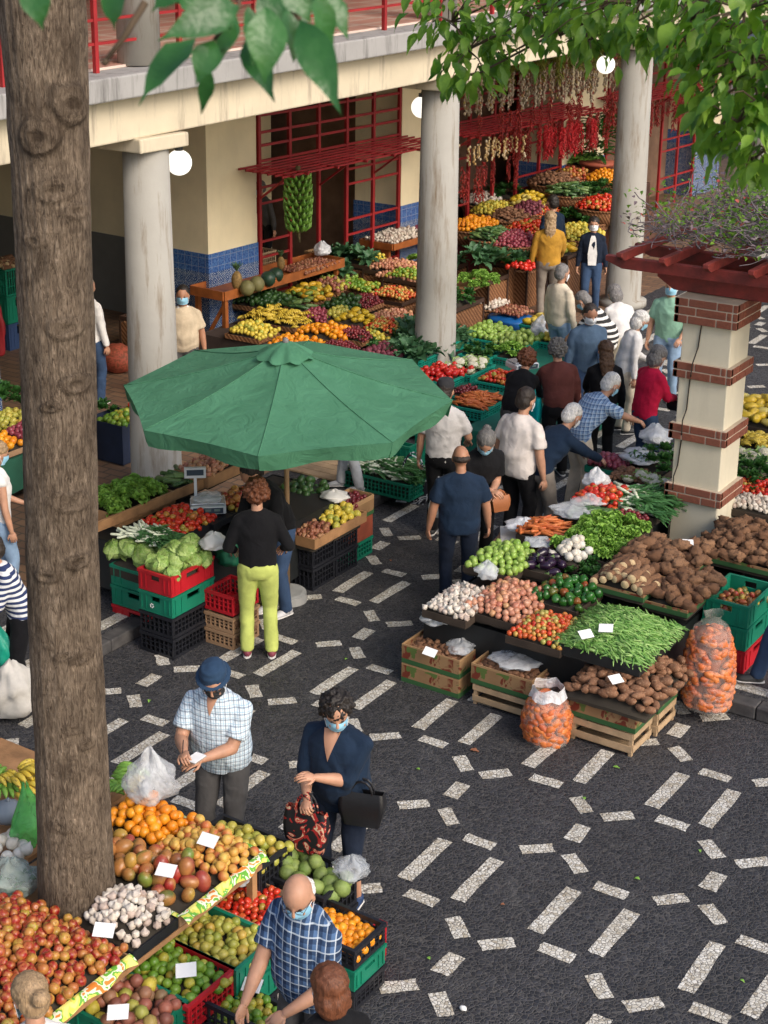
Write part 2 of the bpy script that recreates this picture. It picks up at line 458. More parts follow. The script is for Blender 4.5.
# shopfront of red steel bars
def shopfront(y0, y1, name='shopfront_grille', door=True):
    b = MB(); a = -3.6
    n = max(3, round((y1 - y0) / .78)); ys = [y0 + .03 + (y1 - y0 - .06) * k / n for k in range(n + 1)]
    for k, y in enumerate(ys): b.bb((a - .025, y - .03, KH), (a + .025, y + .03, 4.2))
    for z in (2.86, 3.1, 3.3, 3.56, 3.98):
        b.bb((a - .018, y0, z - .02), (a + .018, y1, z + .02))
    for z in (.5, .75, 1.35, 1.6, 2.2, 2.45):
        b.bb((a - .015, y0, z - .018), (a + .015, ys[1], z + .018)); b.bb((a - .015, ys[-3], z - .018), (a + .015, y1, z + .018))
    b.build(name, RED, bld)
    b = MB(); nn = 6
    for k in range(nn + 1):
        aa = a + .05 + k * .142; b.bb((aa - .011, y0 - .5, 2.80 - k * .006), (aa + .011, y1 + .15, 2.83 - k * .006))
    for y in [y0 - .3] + ys: b.bb((a + .02, y - .02, 2.755), (a + .98, y + .02, 2.79))
    for y in ys[::2]: b.bar((a + .03, y, 2.3), (a + .7, y, 2.77), .03, .03)
    b.build('awning_frame', RED, bld)
shopfront(6.1, 9.85); shopfront(11.15, 15.35); shopfront(17.15, 21.35)
# interior of the shops: partition walls, shelves with goods
for y in (9.9, 17.0, 21.5):
    b = MB(); b.bb((-9.35, y + .3, KH), (-4.62, y + .42, 4.6)); b.build('partition', m_plain('shop_back_brown', (.20, .12, .08), .8, .3), bld)
b = MB(); b.bb((-6.6, 6.3, KH), (-6.45, 8.3, 4.5)); b.build('partition', DARKW, bld)
b = MB(); b.bb((-6.6, 8.3, KH), (-6.45, 9.8, 4.5)); b.build('partition', CREAM, bld)
b = MB(); b.bb((-5.6, 11.5, KH), (-5.45, 17.0, 4.5)); b.build('partition', m_plain('shop_back_brown', (.20, .12, .08), .8, .3), bld)
b = MB(); b.bb((-4.4, 17.2, KH), (-4.3, 21.4, 4.5)); b.build('partition', m_plain('shop_back_brown', (.20, .12, .08), .8, .3), bld)
def globe(a, y, z, label):
    x = BO[0] + a * math.cos(BZ) - y * math.sin(BZ); yy = BO[1] + a * math.sin(BZ) + y * math.cos(BZ)
    t = thing('globe_lamp', label, 'lamp', (x, yy, z), 0, 'round globe lamps under the arcade')
    b = MB(); b.sph((0, 0, 0), .155, 24, 16); b.build('globe', MATS.get('lamp_glass') or m_emit('lamp_glass', (1, .95, .85), .75), t, True)
    b = MB(); b.tube([(0, 0, .14), (0, 0, .2)], .05, 12); b.tube([(0, 0, .2), (0, 0, 4.36 + TS * y - z)], .012, 8); b.build('stem', m_plain('dark_metal', (.05, .05, .05), .4, .2), t)
globe(-.9, 1.5, 3.70, 'white globe lamp hanging beside the column at left')
globe(-.9, 12.0, 4.02, 'white globe lamp hanging beside the far right column')
globe(-.9, 6.6, 3.85, 'white globe lamp half hidden behind the middle column')
# pergola pillar
def m_brick():
    t = NT('red_brick'); co = t.coord(); sep = t.n('ShaderNodeSeparateXYZ'); t.l(co, sep.inputs[0])
    t.col(t.mix(t.ramp(t.noise(co, 3.5, 3), [(.4, 0), (.6, 1)]), t.ramp(t.noise(co, 22, 5), [(.3, (.14, .045, .028)), (.7, (.29, .10, .06))]), (.20, .075, .05)))
    t.bump(t.noise(co, 60, 4), .5, .01); return t.set(.85, .2)
BRK = m_brick(); MORT = m_plain('mortar', (.52, .42, .32), .9, .2)
PX, PY, PW = -5.56, 14.70, .50
pil = thing('pergola_pillar', 'square cream pillar banded with red brick holding up the red pergola', 'pillar', (PX, PY, KH))
b = MB(); b.bb((-PW / 2, -PW / 2, 0), (PW / 2, PW / 2, 2.9)); bevel(b.build('shaft', m_plaster('pillar_cream', (.66, .60, .46), .3, (.45, .4, .3)), pil), .01)
def band(z, courses=2, w=PW + .10, name='brick_band'):
    h = .085; b = MB()
    m_ = MB(); m_.bb((-w / 2 + .008, -w / 2 + .008, z + .004), (w / 2 - .008, w / 2 - .008, z + courses * h - .004))
    o = m_.build(name, MORT, pil)
    for c in range(courses):
        zz = z + c * h
        L = (w - .02) / 2
        off = 0 if c % 2 else -.12
        for side in range(4):
            xs = [-w / 2, -w / 2 + .14 + (.12 if c % 2 else 0), w / 2 - .12 - (.0 if c % 2 else .09), w / 2 - .05]
            if c % 2: xs = [-w / 2, -w / 2 + .22, w / 2 - .11, w / 2 - .055]
            for k in range(3):
                x0, x1 = xs[k] + .006, xs[k + 1] - .006
                p = MB(); p.bb((x0, -w / 2, zz + .006), (x1, -w / 2 + .05, zz + h - .006))
                rot = Matrix.Rotation(side * PI / 2, 3, 'Z'); b.add([rot @ V(v) for v in p.v], p.f)
            p = MB(); p.bb((w / 2 - .045, -w / 2 + .0, zz + .006), (w / 2, -w / 2 + .05, zz + h - .006)); b.add([rot @ V(v) for v in p.v], p.f)
    bo = b.build('bricks', BRK, o); bevel(bo, .005, 1)
for z in (.20, .84, 1.48, 2.12): band(z)
band(2.68, 3, PW + .14, 'brick_capital')
b = MB(); b.tube([(-.05, -PW / 2 - .012, 2.72), (-.07, -PW / 2 - .012, 2.45), (-.09, -PW / 2 - .07, 2.3), (-.1, -PW / 2 - .07, 2.18), (-.13, -PW / 2 - .012, 2.1), (-.14, -PW / 2 - .012, 1.8), (-.15, -PW / 2 - .07, 1.7), (-.15, -PW / 2 - .07, 1.58), (-.17, -PW / 2 - .012, 1.5), (-.19, -PW / 2 - .012, 1.2), (-.2, -PW / 2 - .07, 1.1), (-.2, -PW / 2 - .07, .98), (-.22, -PW / 2 - .012, .9), (-.23, -PW / 2 - .012, .1)], .007, 6)
b.build('cable', m_plain('cable_black', (.03, .025, .02), .6), pil)
# pergola timbers
REDW = m_plain('red_painted_timber', (.20, .028, .022), .6, .45, 6, 40, .4, c2=(.10, .022, .018))
pg = thing('pergola', 'dark red painted timber pergola over the brick banded pillar', 'pergola', (PX, PY, 3.06))
def beam(name, a, b_, w, h, taper=.18):
    a, b_ = V(a), V(b_); d = (b_ - a).normalized(); s = V((-d.y, d.x, 0)) * w / 2; m = MB()
    L = (b_ - a).length
    prof = [(0, h), (0, h * .55), (taper, 0), (L, 0), (L, h)]
    vs = [a + d * x + V((0, 0, z)) + s for x, z in prof] + [a + d * x + V((0, 0, z)) - s for x, z in prof]
    n = 5
    m.add(vs, [tuple(range(n)), tuple(range(2 * n - 1, n - 1, -1))] + [(k, (k + 1) % n + 0, (k + 1) % n + n, k + n)[::-1] for k in range(n)])
    return bevel(m.build(name, REDW, pg), .006)
beam('main_beam', (-.62, -.02, 0), (3.4, -.02, 0), .12, .20)
beam('main_beam', (-.8, .72, -.0), (3.4, .62, 0), .10, .17)
for y in (-.34, .34): beam('outer_beam', (-1.05, y, .21), (3.4, y, .21), .08, .115)
for k in range(11):
    x = -.80 + k * .44
    beam('rafter', (x, -.62, .328), (x, 3.0, .328), .06, .09, .08)


# ================================================================ PEOPLE
SKIN = [('skin_tan', (.38, .185, .11)), ('skin_light', (.47, .25, .16)), ('skin_brown', (.30, .14, .08))]
def m_skin(i):
    n, c = SKIN[i]
    if n in MATS: return MATS[n]
    t = NT(n); co = t.coord()
    t.col(t.ramp(t.noise(co, 9, 4), [(.3, c3(c, .82)), (.7, c3(c, 1.1))])); t.b.inputs['Subsurface Weight'].default_value = .08
    t.b.inputs['Subsurface Radius'].default_value = (.02, .008, .004)
    t.bump(t.noise(co, 120, 3), .1, .003); MATS[n] = t.set(.5, .4); return t.m
def m_hair(name, c):
    if name in MATS: return MATS[name]
    t = NT(name); co = t.coord('Object', (90, 90, 14))
    n = t.noise(co, 1.0, 3, .6, .8)
    t.col(t.ramp(n, [(.3, c3(c, .55)), (.7, c3(c, 1.5))])); t.bump(n, .6, .01); MATS[name] = t.set(.5, .35); return t.m
HAIR = dict(black=(.018, .014, .012), brown=(.07, .035, .018), auburn=(.13, .045, .02), grey=(.17, .16, .155), white=(.62, .60, .57), blonde=(.30, .20, .11), dark=(.03, .022, .018), saltpepper=(.11, .105, .10))
def remesh(mb, vox, name, mat, amp=0, fr=9, seed=0, smooth=2, hairy=False):
    me = mb.mesh('tmp', mat)
    o = bpy.data.objects.new('tmp', me); COL.objects.link(o)
    md = o.modifiers.new('r', 'REMESH'); md.mode = 'VOXEL'; md.voxel_size = vox; md.use_smooth_shade = True
    if smooth:
        sm = o.modifiers.new('s', 'SMOOTH'); sm.factor = .5; sm.iterations = smooth
    dg = bpy.context.evaluated_depsgraph_get(); dg.update()
    new = bpy.data.meshes.new_from_object(o.evaluated_get(dg)); new.name = name
    COL.objects.unlink(o); bpy.data.objects.remove(o); bpy.data.meshes.remove(me)
    new.materials.clear(); new.materials.append(mat)
    if amp:
        off = V((seed * 3.1, seed * 1.7, seed))
        co = [v.co.copy() for v in new.vertices]; no = [v.normal.copy() for v in new.vertices]
        for v, c, n in zip(new.vertices, co, no):
            q = c * fr; q.z *= .7; wq = V((noise.noise(q * .8 + off), noise.noise(q * .8 - off), noise.noise(q * .7 + off * 2))) * .9; q = q + wq
            q2 = V((q.x * .55 + q.z * .5, q.y * .55, q.z * 1.7 - q.x * .4))
            v.co = c + n * ((.42 - abs(noise.noise(q + off))) * amp * 1.1 + (.3 - abs(noise.noise(q2 + off))) * amp * 1.2) if not hairy else c + n * (noise.noise(c * fr + off) * amp + noise.noise(c * fr * 2.3 + off) * amp * .5)
    new.polygons.foreach_set('use_smooth', [True] * len(new.polygons)); new.update()
    return new
HIP = V((0, 0, .93))
def ik(S, T, l1, l2, pole):
    d = T - S; L = d.length
    if L > (l1 + l2) * .995: T = S + d.normalized() * (l1 + l2) * .995; d = T - S; L = d.length
    a = (l1 * l1 - l2 * l2 + L * L) / (2 * L); h = math.sqrt(max(l1 * l1 - a * a, 0)); n = d.normalized()
    p = V(pole); p = (p - n * p.dot(n)).normalized()
    return S + n * a + p * h, T
def capsule(b, pts, rs, n=10, ball=True):
    b.tube(pts, rs, n)
    if ball:
        for p, r in zip(pts, rs): b.sph(p, r * .99, 10, 7)
def hand(b, wrist, direc, palm_n, k=1, curl=.7, side=1, point=False):
    """palm with four bent fingers of unequal length and a thumb"""
    d = V(direc).normalized(); n = V(palm_n); n = (n - d * n.dot(d)).normalized(); s = d.cross(n) * side
    Mx = Matrix((s, d, n)).transposed().to_4x4()
    c = wrist + d * .045 * k
    b.sph(c, (.038 * k, .052 * k, .017 * k), 12, 8, Mx)
    b.sph(wrist + d * .01, (.026 * k, .03 * k, .02 * k), 10, 6, Mx)
    for i, (off, L) in enumerate(((-.028, .062), (-.010, .074), (.009, .070), (.027, .056))):
        base = wrist + d * (.082 - abs(off) * .3) * k + s * off * k
        cu = .1 if (point and i == 0) else curl
        p1 = base + (d * math.cos(cu * .6) + n * math.sin(cu * .6)) * L * .48 * k
        p2 = p1 + (d * math.cos(cu * 1.4) + n * math.sin(cu * 1.4)) * L * .34 * k
        p3 = p2 + (d * math.cos(cu * 2.0) + n * math.sin(cu * 2.0)) * L * .28 * k
        b.tube([base - d * .02, base, p1, p2, p3], [.0095 * k, .0095 * k, .0088 * k, .008 * k, .006 * k], 7); b.sph(p3, .0062 * k, 7, 5)
    t0 = wrist + d * .028 * k - s * .03 * k
    t1 = t0 - s * .022 * k + d * .028 * k + n * .008; t2 = t1 + d * .028 * k - s * .004 * k + n * .014
    b.tube([t0 + s * .012, t0, t1, t2], [.013 * k, .012 * k, .010 * k, .007 * k], 7); b.sph(t2, .007 * k, 7, 5)

def person(loc, face, h, label, shirt, pants, hair='short', hc='dark', skin=0, lean=0, hp=0, hy=0, L=None, Rr=None, sleeve='short', mask='blue',
           wide=1.0, belly=0.0, feet=((-.10, 0), (.10, .04)), shoe=(.05, .05, .05), group=None, fine=False, hem=.86, twist=0, cap=None, bucket=False, glasses=False, curlL=.7, curlR=.7, seed=1, bare_calf=False, collar=None, hdirL=None, hdirR=None, belt=False):
    HS = 1.12; k = h / 1.70; rng = random.Random(seed)
    root = thing('person', label, 'person', loc, R(35.5 + face), group)
    root.scale = (k, k, k)
    vox = .0095 if fine else .0145
    lr = R(-lean)
    def bend(p):
        p = V(p)
        if p.z <= HIP.z: return p
        f = min(1, (p.z - HIP.z) / .22)
        q = Matrix.Rotation(lr * f, 3, 'X') @ (Matrix.Rotation(R(twist) * f, 3, 'Z') @ (p - HIP)) + HIP
        if lean > 35: q.y -= .05 * f
        return q
    # key joints
    aw = 1 + (wide - 1) * .8
    shL, shR = bend((-.162 * wide, -.005, 1.365)), bend((.162 * wide, -.005, 1.365))
    neck = bend((0, -.005, 1.46)); headc0 = (0, .022, 1.605)
    hM = Matrix.Rotation(R(-lean * .55), 3, 'X') @ Matrix.Rotation(R(hy), 3, 'Z') @ Matrix.Rotation(R(-hp), 3, 'X')
    npt = bend((0, .0, 1.50))
    def hd(p): return npt + hM @ ((V(p) - V((0, 0, 1.50))) * HS)
    Mh = Matrix.Translation(npt) @ hM.to_4x4() @ Matrix.Translation((0, 0, -1.5))
    TL = V(L) if L else V((-.26 * wide, .04, .80)); TR = V(Rr) if Rr else V((.26 * wide, .05, .80))
    bM = Matrix.Rotation(lr, 3, 'X')
    eL, TL = ik(shL, TL, .285, .25, bM @ V((-.55, -.7, -.45))); eR, TR = ik(shR, TR, .285, .25, bM @ V((.55, -.7, -.45)))
    legs = []
    for s, (fx, fy) in zip((-1, 1), feet):
        hip = V((s * .088 * wide, 0, .90)); ank = V((fx, fy, .085)); kn, ank = ik(hip, ank, .425, .405, (s * .08, 1, 0)); legs.append((hip, kn, ank))
    # body: one continuous skin
    b = MB()
    def torso(b, e, z0, z1):
        prof = [(.80, .135, .080, -.005), (.90, .150, .094, -.006), (.98, .150, .100, 0), (1.06, .148, .105, 0), (1.16, .155, .110, .003), (1.27, .170, .117, .004), (1.35, .160, .102, 0), (1.40, .120, .083, -.004), (1.44, .076, .062, -.006), (1.465, .055, .052, -.004)]
        pts, ra, rb = [], [], []
        zs = [z0] + [p[0] for p in prof if z0 + .02 < p[0] < z1 - .02] + [z1]
        for z in zs:
            for q0, q1 in zip(prof, prof[1:]):
                if q0[0] <= z <= q1[0] or (z < prof[0][0] and q0 is prof[0]) or (z > prof[-1][0] and q1 is prof[-1]):
                    u = max(0, min(1, (z - q0[0]) / (q1[0] - q0[0]))); break
            lerp = lambda i: q0[i] + (q1[i] - q0[i]) * u
            bf = belly * math.exp(-((z - 1.05) / .14) ** 2)
            pts.append(bend((0, lerp(3) + bf * .4, z))); ra.append(lerp(1) * wide * (1 + bf * 1.6) + e); rb.append(lerp(2) * (1 + (wide - 1) * .6) + bf * .7 + e)
        b.tube(pts, ra, 20, True, rb)
    torso(b, 0, .95, 1.465)
    b.tube([bend((0, -.004, 1.42)), bend((0, .002, 1.50)), hd((0, .01, 1.56))], [.06, .054, .052], 12)
    for S, E, T in ((shL, eL, TL), (shR, eR, TR)):
        m1 = S.lerp(E, .4); capsule(b, [S, m1, E], [.052, .050 * aw, .041 * aw]); m2 = E.lerp(T, .3); capsule(b, [E, m2, T], [.041 * aw, .041 * aw, .028])
    for hip, kn, ank in legs:
        capsule(b, [hip, hip.lerp(kn, .5), kn], [.088, .07, .05]); capsule(b, [kn, kn.lerp(ank, .3), ank], [.05, .05, .034]); 
    rot4 = hM.to_4x4() @ Matrix.Scale(HS, 4)
    b.sph(hd((0, .010, 1.625)), (.074, .092, .095), 18, 12, rot4)
    b.sph(hd((0, .028, 1.575)), (.058, .070, .070), 14, 10, rot4)
    b.sph(hd((0, .066, 1.53)), (.026, .024, .022), 10, 8, rot4)
    b.tube([hd((0, .098, 1.618)), hd((0, .118, 1.585)), hd((0, .098, 1.578))], [.009, .015, .012], 8)
    for s in (-1, 1):
        b.sph(hd((s * .078, .012, 1.602)), (.009, .019, .030), 8, 6, rot4); b.sph(hd((s * .032, .082, 1.575)), (.022, .018, .02), 8, 6, rot4)
    body = remesh(b, vox, 'body', m_skin(skin), 0)
    hb = MB(); hb.v = [tuple(v.co) for v in body.vertices]; hb.f = [tuple(p.vertices) for p in body.polygons]; hb.k = [0] * len(hb.f)
    for E, T, s, cu, hdr in ((eL, TL, -1, curlL, hdirL), (eR, TR, 1, curlR, hdirR)):
        d = (T - E).normalized() if hdr is None else (V(hdr).normalized() + (T - E).normalized() * .6).normalized()
        pn = V((-s, .2, 0)) if d.z < -.6 else V((-s * .5, -.1, -.9))
        hand(hb, T, d, pn, 1.0, cu, s)
    bo = hb.build('body', m_skin(skin), root, True)
    # eyes and mouth
    for s in (-1, 1):
        e = MB(); e.sph(hd((s * .031, .092, 1.615)), (.013, .007, .007), 8, 6, rot4)
        e.build('eye', m_plain('eye_dark', (.03, .02, .018), .3, .1, bump=0), bo, True)
    if not mask:
        e = MB(); e.sph(hd((0, .096, 1.552)), (.024, .007, .007), 8, 6, rot4); e.build('lips', m_plain('lips', (.34, .12, .1), .5, .1, bump=0), bo, True)
    # shirt
    b = MB(); ex = .025
    torso(b, ex, hem, 1.452)
    b.tube([bend((0, -.004, 1.42)), bend((0, -.002, 1.475))], [.078, .066], 14)
    fr = dict(short=.72, long=1.9, half=1.15, none=.12)[sleeve]
    for S, E, T, s in ((shL, eL, TL, -1), (shR, eR, TR, 1)):
        b.sph(S, .062, 12, 8)
        b.tube([bend((s * .03, -.012, 1.445)), bend((s * .09 * wide, -.010, 1.412)), S + V((0, 0, .006))], [.040, .050, .054], 12)
        if fr <= 1: b.tube([S, S.lerp(E, fr * .5), S.lerp(E, fr)], [.062, .066 * aw, .069 * aw], 14)
        else:
            b.tube([S, S.lerp(E, .5), E], [.061, .060 * aw, .053 * aw], 12); b.sph(E, .051 * aw, 10, 7)
            if fr > 1.5: b.tube([E, E.lerp(T, .5), E.lerp(T, .96)], [.052, .046, .038], 12)
            else: b.tube([E, E.lerp(T, fr - 1)], [.052, .048], 12)
    me = remesh(b, vox * 1.1, 'shirt', shirt, .012, 6, seed, 2)
    so = link('shirt', me, root)
    if collar:
        cb = MB(); 
        for s in (-1, 1):
            cb.add([bend((s * .015, .078, 1.44)), bend((s * .062, .03, 1.485)), bend((s * .078, .045, 1.455)), bend((s * .048, .098, 1.415)), bend((s * .06, .0, 1.49)), bend((s*.085, .0, 1.46))], [(0, 1, 2, 3), (1, 4, 5, 2)] if s < 0 else [(3, 2, 1, 0), (2, 5, 4, 1)])
        cb.build('collar', collar, so)
        cb = MB(); cb.add([bend((-.012, .106, 1.43)), bend((.012, .106, 1.43)), bend((.008, .128, 1.2)), bend((-.008, .128, 1.2))], [(0, 1, 2, 3)])
    # trousers
    b = MB()
    pts = [(0, -.002 + belly * .35, 1.04), (0, -.004 + belly * .35, .98), (0, -.006 + belly * .2, .92), (0, -.004, .86), (0, 0, .81)]
    b.tube([V(p) for p in pts], [.150 * wide, .160 * wide, .176 * wide, .176 * wide, .15 * wide], 18, True, [.104 + belly * .15, .112 + belly * .2, .126 + belly * .12, .122, .1])
    for hip, kn, ank in legs:
        end = kn.lerp(ank, .55) if bare_calf else ank - V((0, 0, .03))
        b.tube([hip, hip.lerp(kn, .5), kn], [.103, .090, .070], 14); b.sph(kn, .069, 10, 8)
        b.tube([kn, kn.lerp(end, .5), end], [.070, .066, .062], 14)
    me = remesh(b, vox * 1.15, 'trousers', pants, .008, 7, seed + 5, 2); po = link('trousers', me, root)
    if belt:
        bb = MB(); bb.tube([(0, -.006, .955), (0, -.006, .985)], [.176 * wide + belly * .2] * 2, 20, True, [.134 + belly * .3] * 2); bb.build('belt', m_plain('belt_black', (.02, .02, .022), .5), po, True)
    # shoes
    sm = m_plain('shoe_%02d_%02d_%02d' % tuple(int(c * 99) for c in shoe), shoe, .6, .2); sole = m_plain('shoe_sole', (.65, .63, .6), .7, .1)
    for hip, kn, ank in legs:
        b = MB(); a = ank
        b.tube([a + V((0, -.065, -.05)), a + V((0, -.03, -.042)), a + V((0, .05, -.045)), a + V((0, .12, -.055)), a + V((0, .17, -.062))], [.022, .040, .044, .045, .022], 12, True, [.022, .045, .038, .028, .015])
        b.tube([a + V((0, -.005, -.05)), a + V((0, -.01, .0))], [.045, .042], 10)
        s_ = b.build('shoe', sm, root, True)
        b = MB(); b.tube([a + V((0, -.075, -.077)), a + V((0, -.05, -.077)), a + V((0, .08, -.077)), a + V((0, .15, -.077)), a + V((0, .182, -.077))], [.02, .036, .045, .040, .012], 12, True, [.008] * 5); b.build('sole', sole, s_)
    # hair
    if hair:
        b = MB(); hm = m_hair('hair_' + hc, HAIR[hc]); am = .006; fq = 30; sm_ = 1
        if hair == 'bald':
            b.sph(hd((0, -.022, 1.605)), (.082, .078, .042), 20, 12, rot4)
        else:
            top = .086 if hair in ('short',) else .096
            b.sph(hd((0, -.012, 1.650)), (top * .94, top * 1.08, .088 if hair != 'curly' else .094), 22, 16, rot4)
            b.sph(hd((0, -.040, 1.60)), (.080, .066, .085), 16, 12, rot4)
            if hair == 'curly': b.sph(hd((0, -.03, 1.62)), (.108, .092, .10), 18, 14, rot4); am = .030; fq = 34
            if hair == 'bob': b.sph(hd((0, -.035, 1.57)), (.092, .082, .10), 16, 12, rot4); am = .008
            if hair == 'long':
                b.tube([hd((0, -.04, 1.66)), hd((0, -.065, 1.56)), hd((0, -.085, 1.46)), hd((0, -.10, 1.34))], [.085, .095, .095, .06], 14, True, [.07, .055, .045, .025]); am = .010
            if hair == 'bun': b.sph(hd((0, -.13, 1.63)), (.045, .04, .042), 12, 10, rot4)
        link('hair', remesh(b, .009, 'hair', hm, am, fq, seed, sm_, True), bo)
    if bucket:
        b = MB(); b.tube([hd((0, -.004, 1.640)), hd((0, -.004, 1.652))], [.128, .100], 28, True, [.142, .112]); bucket_mesh = b
    if cap:
        b = MB(); cm = m_cloth('cap_%d_%d' % (int(cap[0] * 99), int(cap[2] * 99)), cap, .3)
        b.tube([hd((0, -.004, 1.645)), hd((0, -.006, 1.69)), hd((0, -.01, 1.73)), hd((0, -.012, 1.745))], [.092, .092, .072, .02], 24, True, [.108, .106, .085, .02])
        c = link('cap', remesh(b, .008, 'cap', cm, .004, 16, seed, 2), root)
        b = MB() if not bucket else bucket_mesh
        if not bucket: b.tube([hd((0, .055, 1.648)), hd((0, .105, 1.638)), hd((0, .150, 1.618)), hd((0, .165, 1.612))], [.078, .084, .055, .02], 14, True, [.006] * 4)
        b.v = b.v; link('visor', remesh(b, .005, 'visor', cm, 0, 9, 1, 1), c)
    if mask:
        mm = {'blue': m_plain('mask_blue', (.28, .55, .72), .8, .15), 'white': m_plain('mask_white', (.78, .80, .82), .8, .1), 'black': m_plain('mask_black', (.02, .02, .022), .8, .1)}[mask]
        b = MB()
        def fn(u, v):
            an = (u - .5) * 2.35; z = 1.598 - v * .082; rx, ry = .069 + .004 * math.sin(v * PI), .098 + .022 * math.sin(min(1, v * 1.3) * PI) * (1 - abs(u - .5) * 1.6)
            z += (1 - abs(u - .5) * 2) * .012 * (1 - v)
            return hd((math.sin(an) * rx, .008 + math.cos(an) * ry - .014 * v, z))
        b.grid(fn, 12, 6); b.build('mask', mm, root, True)
        for s in (-1, 1):
            st = MB(); st.tube([hd((s * .064, .052, 1.59)), hd((s * .080, .008, 1.612)), hd((s * .083, .004, 1.600)), hd((s * .080, .006, 1.588)), hd((s * .064, .05, 1.524))], .0022, 5)
            st.build('mask_strap', m_plain('mask_white', (.78, .80, .82), .8, .1), root)
    if glasses:
        b = MB()
        for s in (-1, 1):
            b.tube([hd((s * .032 + .022 * math.cos(a), .108, 1.613 + .017 * math.sin(a))) for a in [i * PI / 5 for i in range(11)]], .0018, 5)
            b.tube([hd((s * .054, .106, 1.616)), hd((s * .084, .0, 1.615))], .002, 5)
        b.build('glasses', m_plain('dark_metal', (.05, .05, .05), .4, .2), root)
    root['_j'] = 1; del root['_j']
    def world(p):
        return V(loc) + Matrix.Rotation(R(35.5 + face), 3, 'Z') @ (V(p) * k)
    return dict(root=root, w=world, L=TL, R=TR, eL=eL, eR=eR, shL=shL, shR=shR, hd=hd, bend=bend, k=k, shirt=so, trousers=po, body=bo)

NAVY = m_cloth('navy_cloth', (.009, .021, .045)); NAVYP = m_cloth('navy_trousers', (.010, .016, .032)); BLK = m_cloth('black_cloth', (.006, .006, .0075))
WHT = m_cloth('white_cloth', (.72, .70, .68)); GRYP = m_cloth('grey_trousers', (.075, .072, .072)); DENIM = m_cloth('denim', (.035, .065, .13)); LDENIM = m_cloth('light_denim', (.22, .32, .46))
BEI = m_cloth('beige_cloth', (.55, .45, .32)); CREAMC = m_cloth('cream_wool', (.62, .54, .42)); MUST = m_cloth('mustard_cloth', (.42, .22, .03)); MAR = m_cloth('maroon_knit', (.10, .03, .025))
REDC = m_cloth('crimson_cardigan', (.50, .01, .05)); GRNC = m_cloth('green_check', (.22, .40, .30)); LIME = m_cloth('lime_trousers', (.44, .50, .13)); TAUPE = m_cloth('taupe_trousers', (.22, .19, .16))
GRYT = m_cloth('pale_grey_tee', (.50, .48, .47)); BLUS = m_cloth('blue_denim_shirt', (.08, .13, .20)); SILV = m_cloth('silver_trousers', (.45, .46, .48))
PL1 = m_plaid('light_plaid', (.66, .74, .80), (.07, .10, .16), (.25, .42, .55), 26, .22)
PL2 = m_plaid('navy_plaid', (.075, .14, .27), (.006, .011, .032), (.50, .56, .62), 17, .45)
PL3 = m_plaid('blue_check', (.28, .42, .62), (.05, .10, .24), (.6, .68, .75), 22, .35)
STR1 = m_stripe('black_white_stripes', (.03, .03, .03), (.70, .68, .66), 13, .45); STR2 = m_stripe('navy_white_stripes', (.03, .045, .12), (.7, .7, .7), 18, .5)

# --- foreground
p_cap = person((-6.383, 7.882, 0.000), 158, 1.72, 'man in a blue cap and pale plaid shirt writing in a small notepad', PL1, GRYP, 'short', 'white', 1, lean=10, hp=24, hy=16, L=(-.02, .40, 1.10), Rr=(.10, .42, 1.14),
    mask='black', wide=1.2, belly=.06, fine=True, bucket=True, cap=(.022, .05, .10), collar=PL1, belt=True, seed=3, curlL=.5, curlR=1.0, hem=.84, glasses=True)
b = MB(); b.box((0, 0, 0), (.09, .13, .006)); b.mi = 1; b.box((0, 0, .006), (.086, .126, .005)); 
o = b.build('notepad', [m_plain('card_back', (.3, .28, .25), .8), m_plain('paper_white', (.8, .8, .8), .8, .05)], None, False, p_cap['w']((.0, .44, 1.125)), R(35.5 + 165 - 20)); tag(o, 'small white notepad held by the man in the blue cap', 'notepad')
b = MB(); b.tube([(0, 0, 0), (.02, -.01, .13)], .004, 6); o = b.build('pen', m_plain('pen_dark', (.05, .04, .04), .4), None, False, p_cap['w']((.09, .46, 1.14))); tag(o, 'dark pen in the hand of the man in the blue cap', 'pen')
p_nav = person((-5.456, 8.025, 0.000), 152, 1.66, 'woman in a navy blouse with curly black hair and a handbag on her arm', NAVY, NAVYP, 'curly', 'black', 1, lean=8, hp=18, hy=30, L=(.02, .36, 1.20), Rr=(.10, .34, 1.00),
    sleeve='half', wide=1.24, belly=.06, fine=True, bare_calf=True, shoe=(.02, .045, .12), seed=4, hem=.80, feet=((-.13, .0), (.10, .05)), curlL=.5, curlR=1.2)
def vneck(p, L, W, label_mat):
    b = MB(); 
    vs = []
    import mathutils
    from mathutils.bvhtree import BVHTree
    me = p['shirt'].data; bv = BVHTree.FromPolygons([v.co.copy() for v in me.vertices], [tuple(q.vertices) for q in me.polygons])
    def fn(u, v):
        q = p['bend'](((u - .5) * W * (1 - v) + 0.0, .30, 1.480 - L * v)); h = bv.ray_cast(q, (p['bend']((0, 0, 1.3)) - p['bend']((0, .3, 1.3))).normalized()); 
        return (h[0] + V((0, .004, 0))) if h[0] else p['bend'](((u - .5) * W * (1 - v), .062, 1.480 - L * v))
    b.grid(fn, 8, 8); b.build('neckline', label_mat, p['body'], True)
p_bald = person((-4.400, 6.169, 0.000), 138, 1.70, 'elderly bald man in a navy plaid shirt and blue mask at the bottom edge', PL2, GRYP, 'bald', 'white', 1, lean=7, hp=22, hy=26, L=(-.12, .34, 1.00), Rr=(.15, .38, .95),
    wide=1.16, belly=.06, fine=True, glasses=True, collar=PL2, seed=5)
vneck(p_nav, .20, .13, m_skin(1)); vneck(p_cap, .12, .09, m_skin(1))
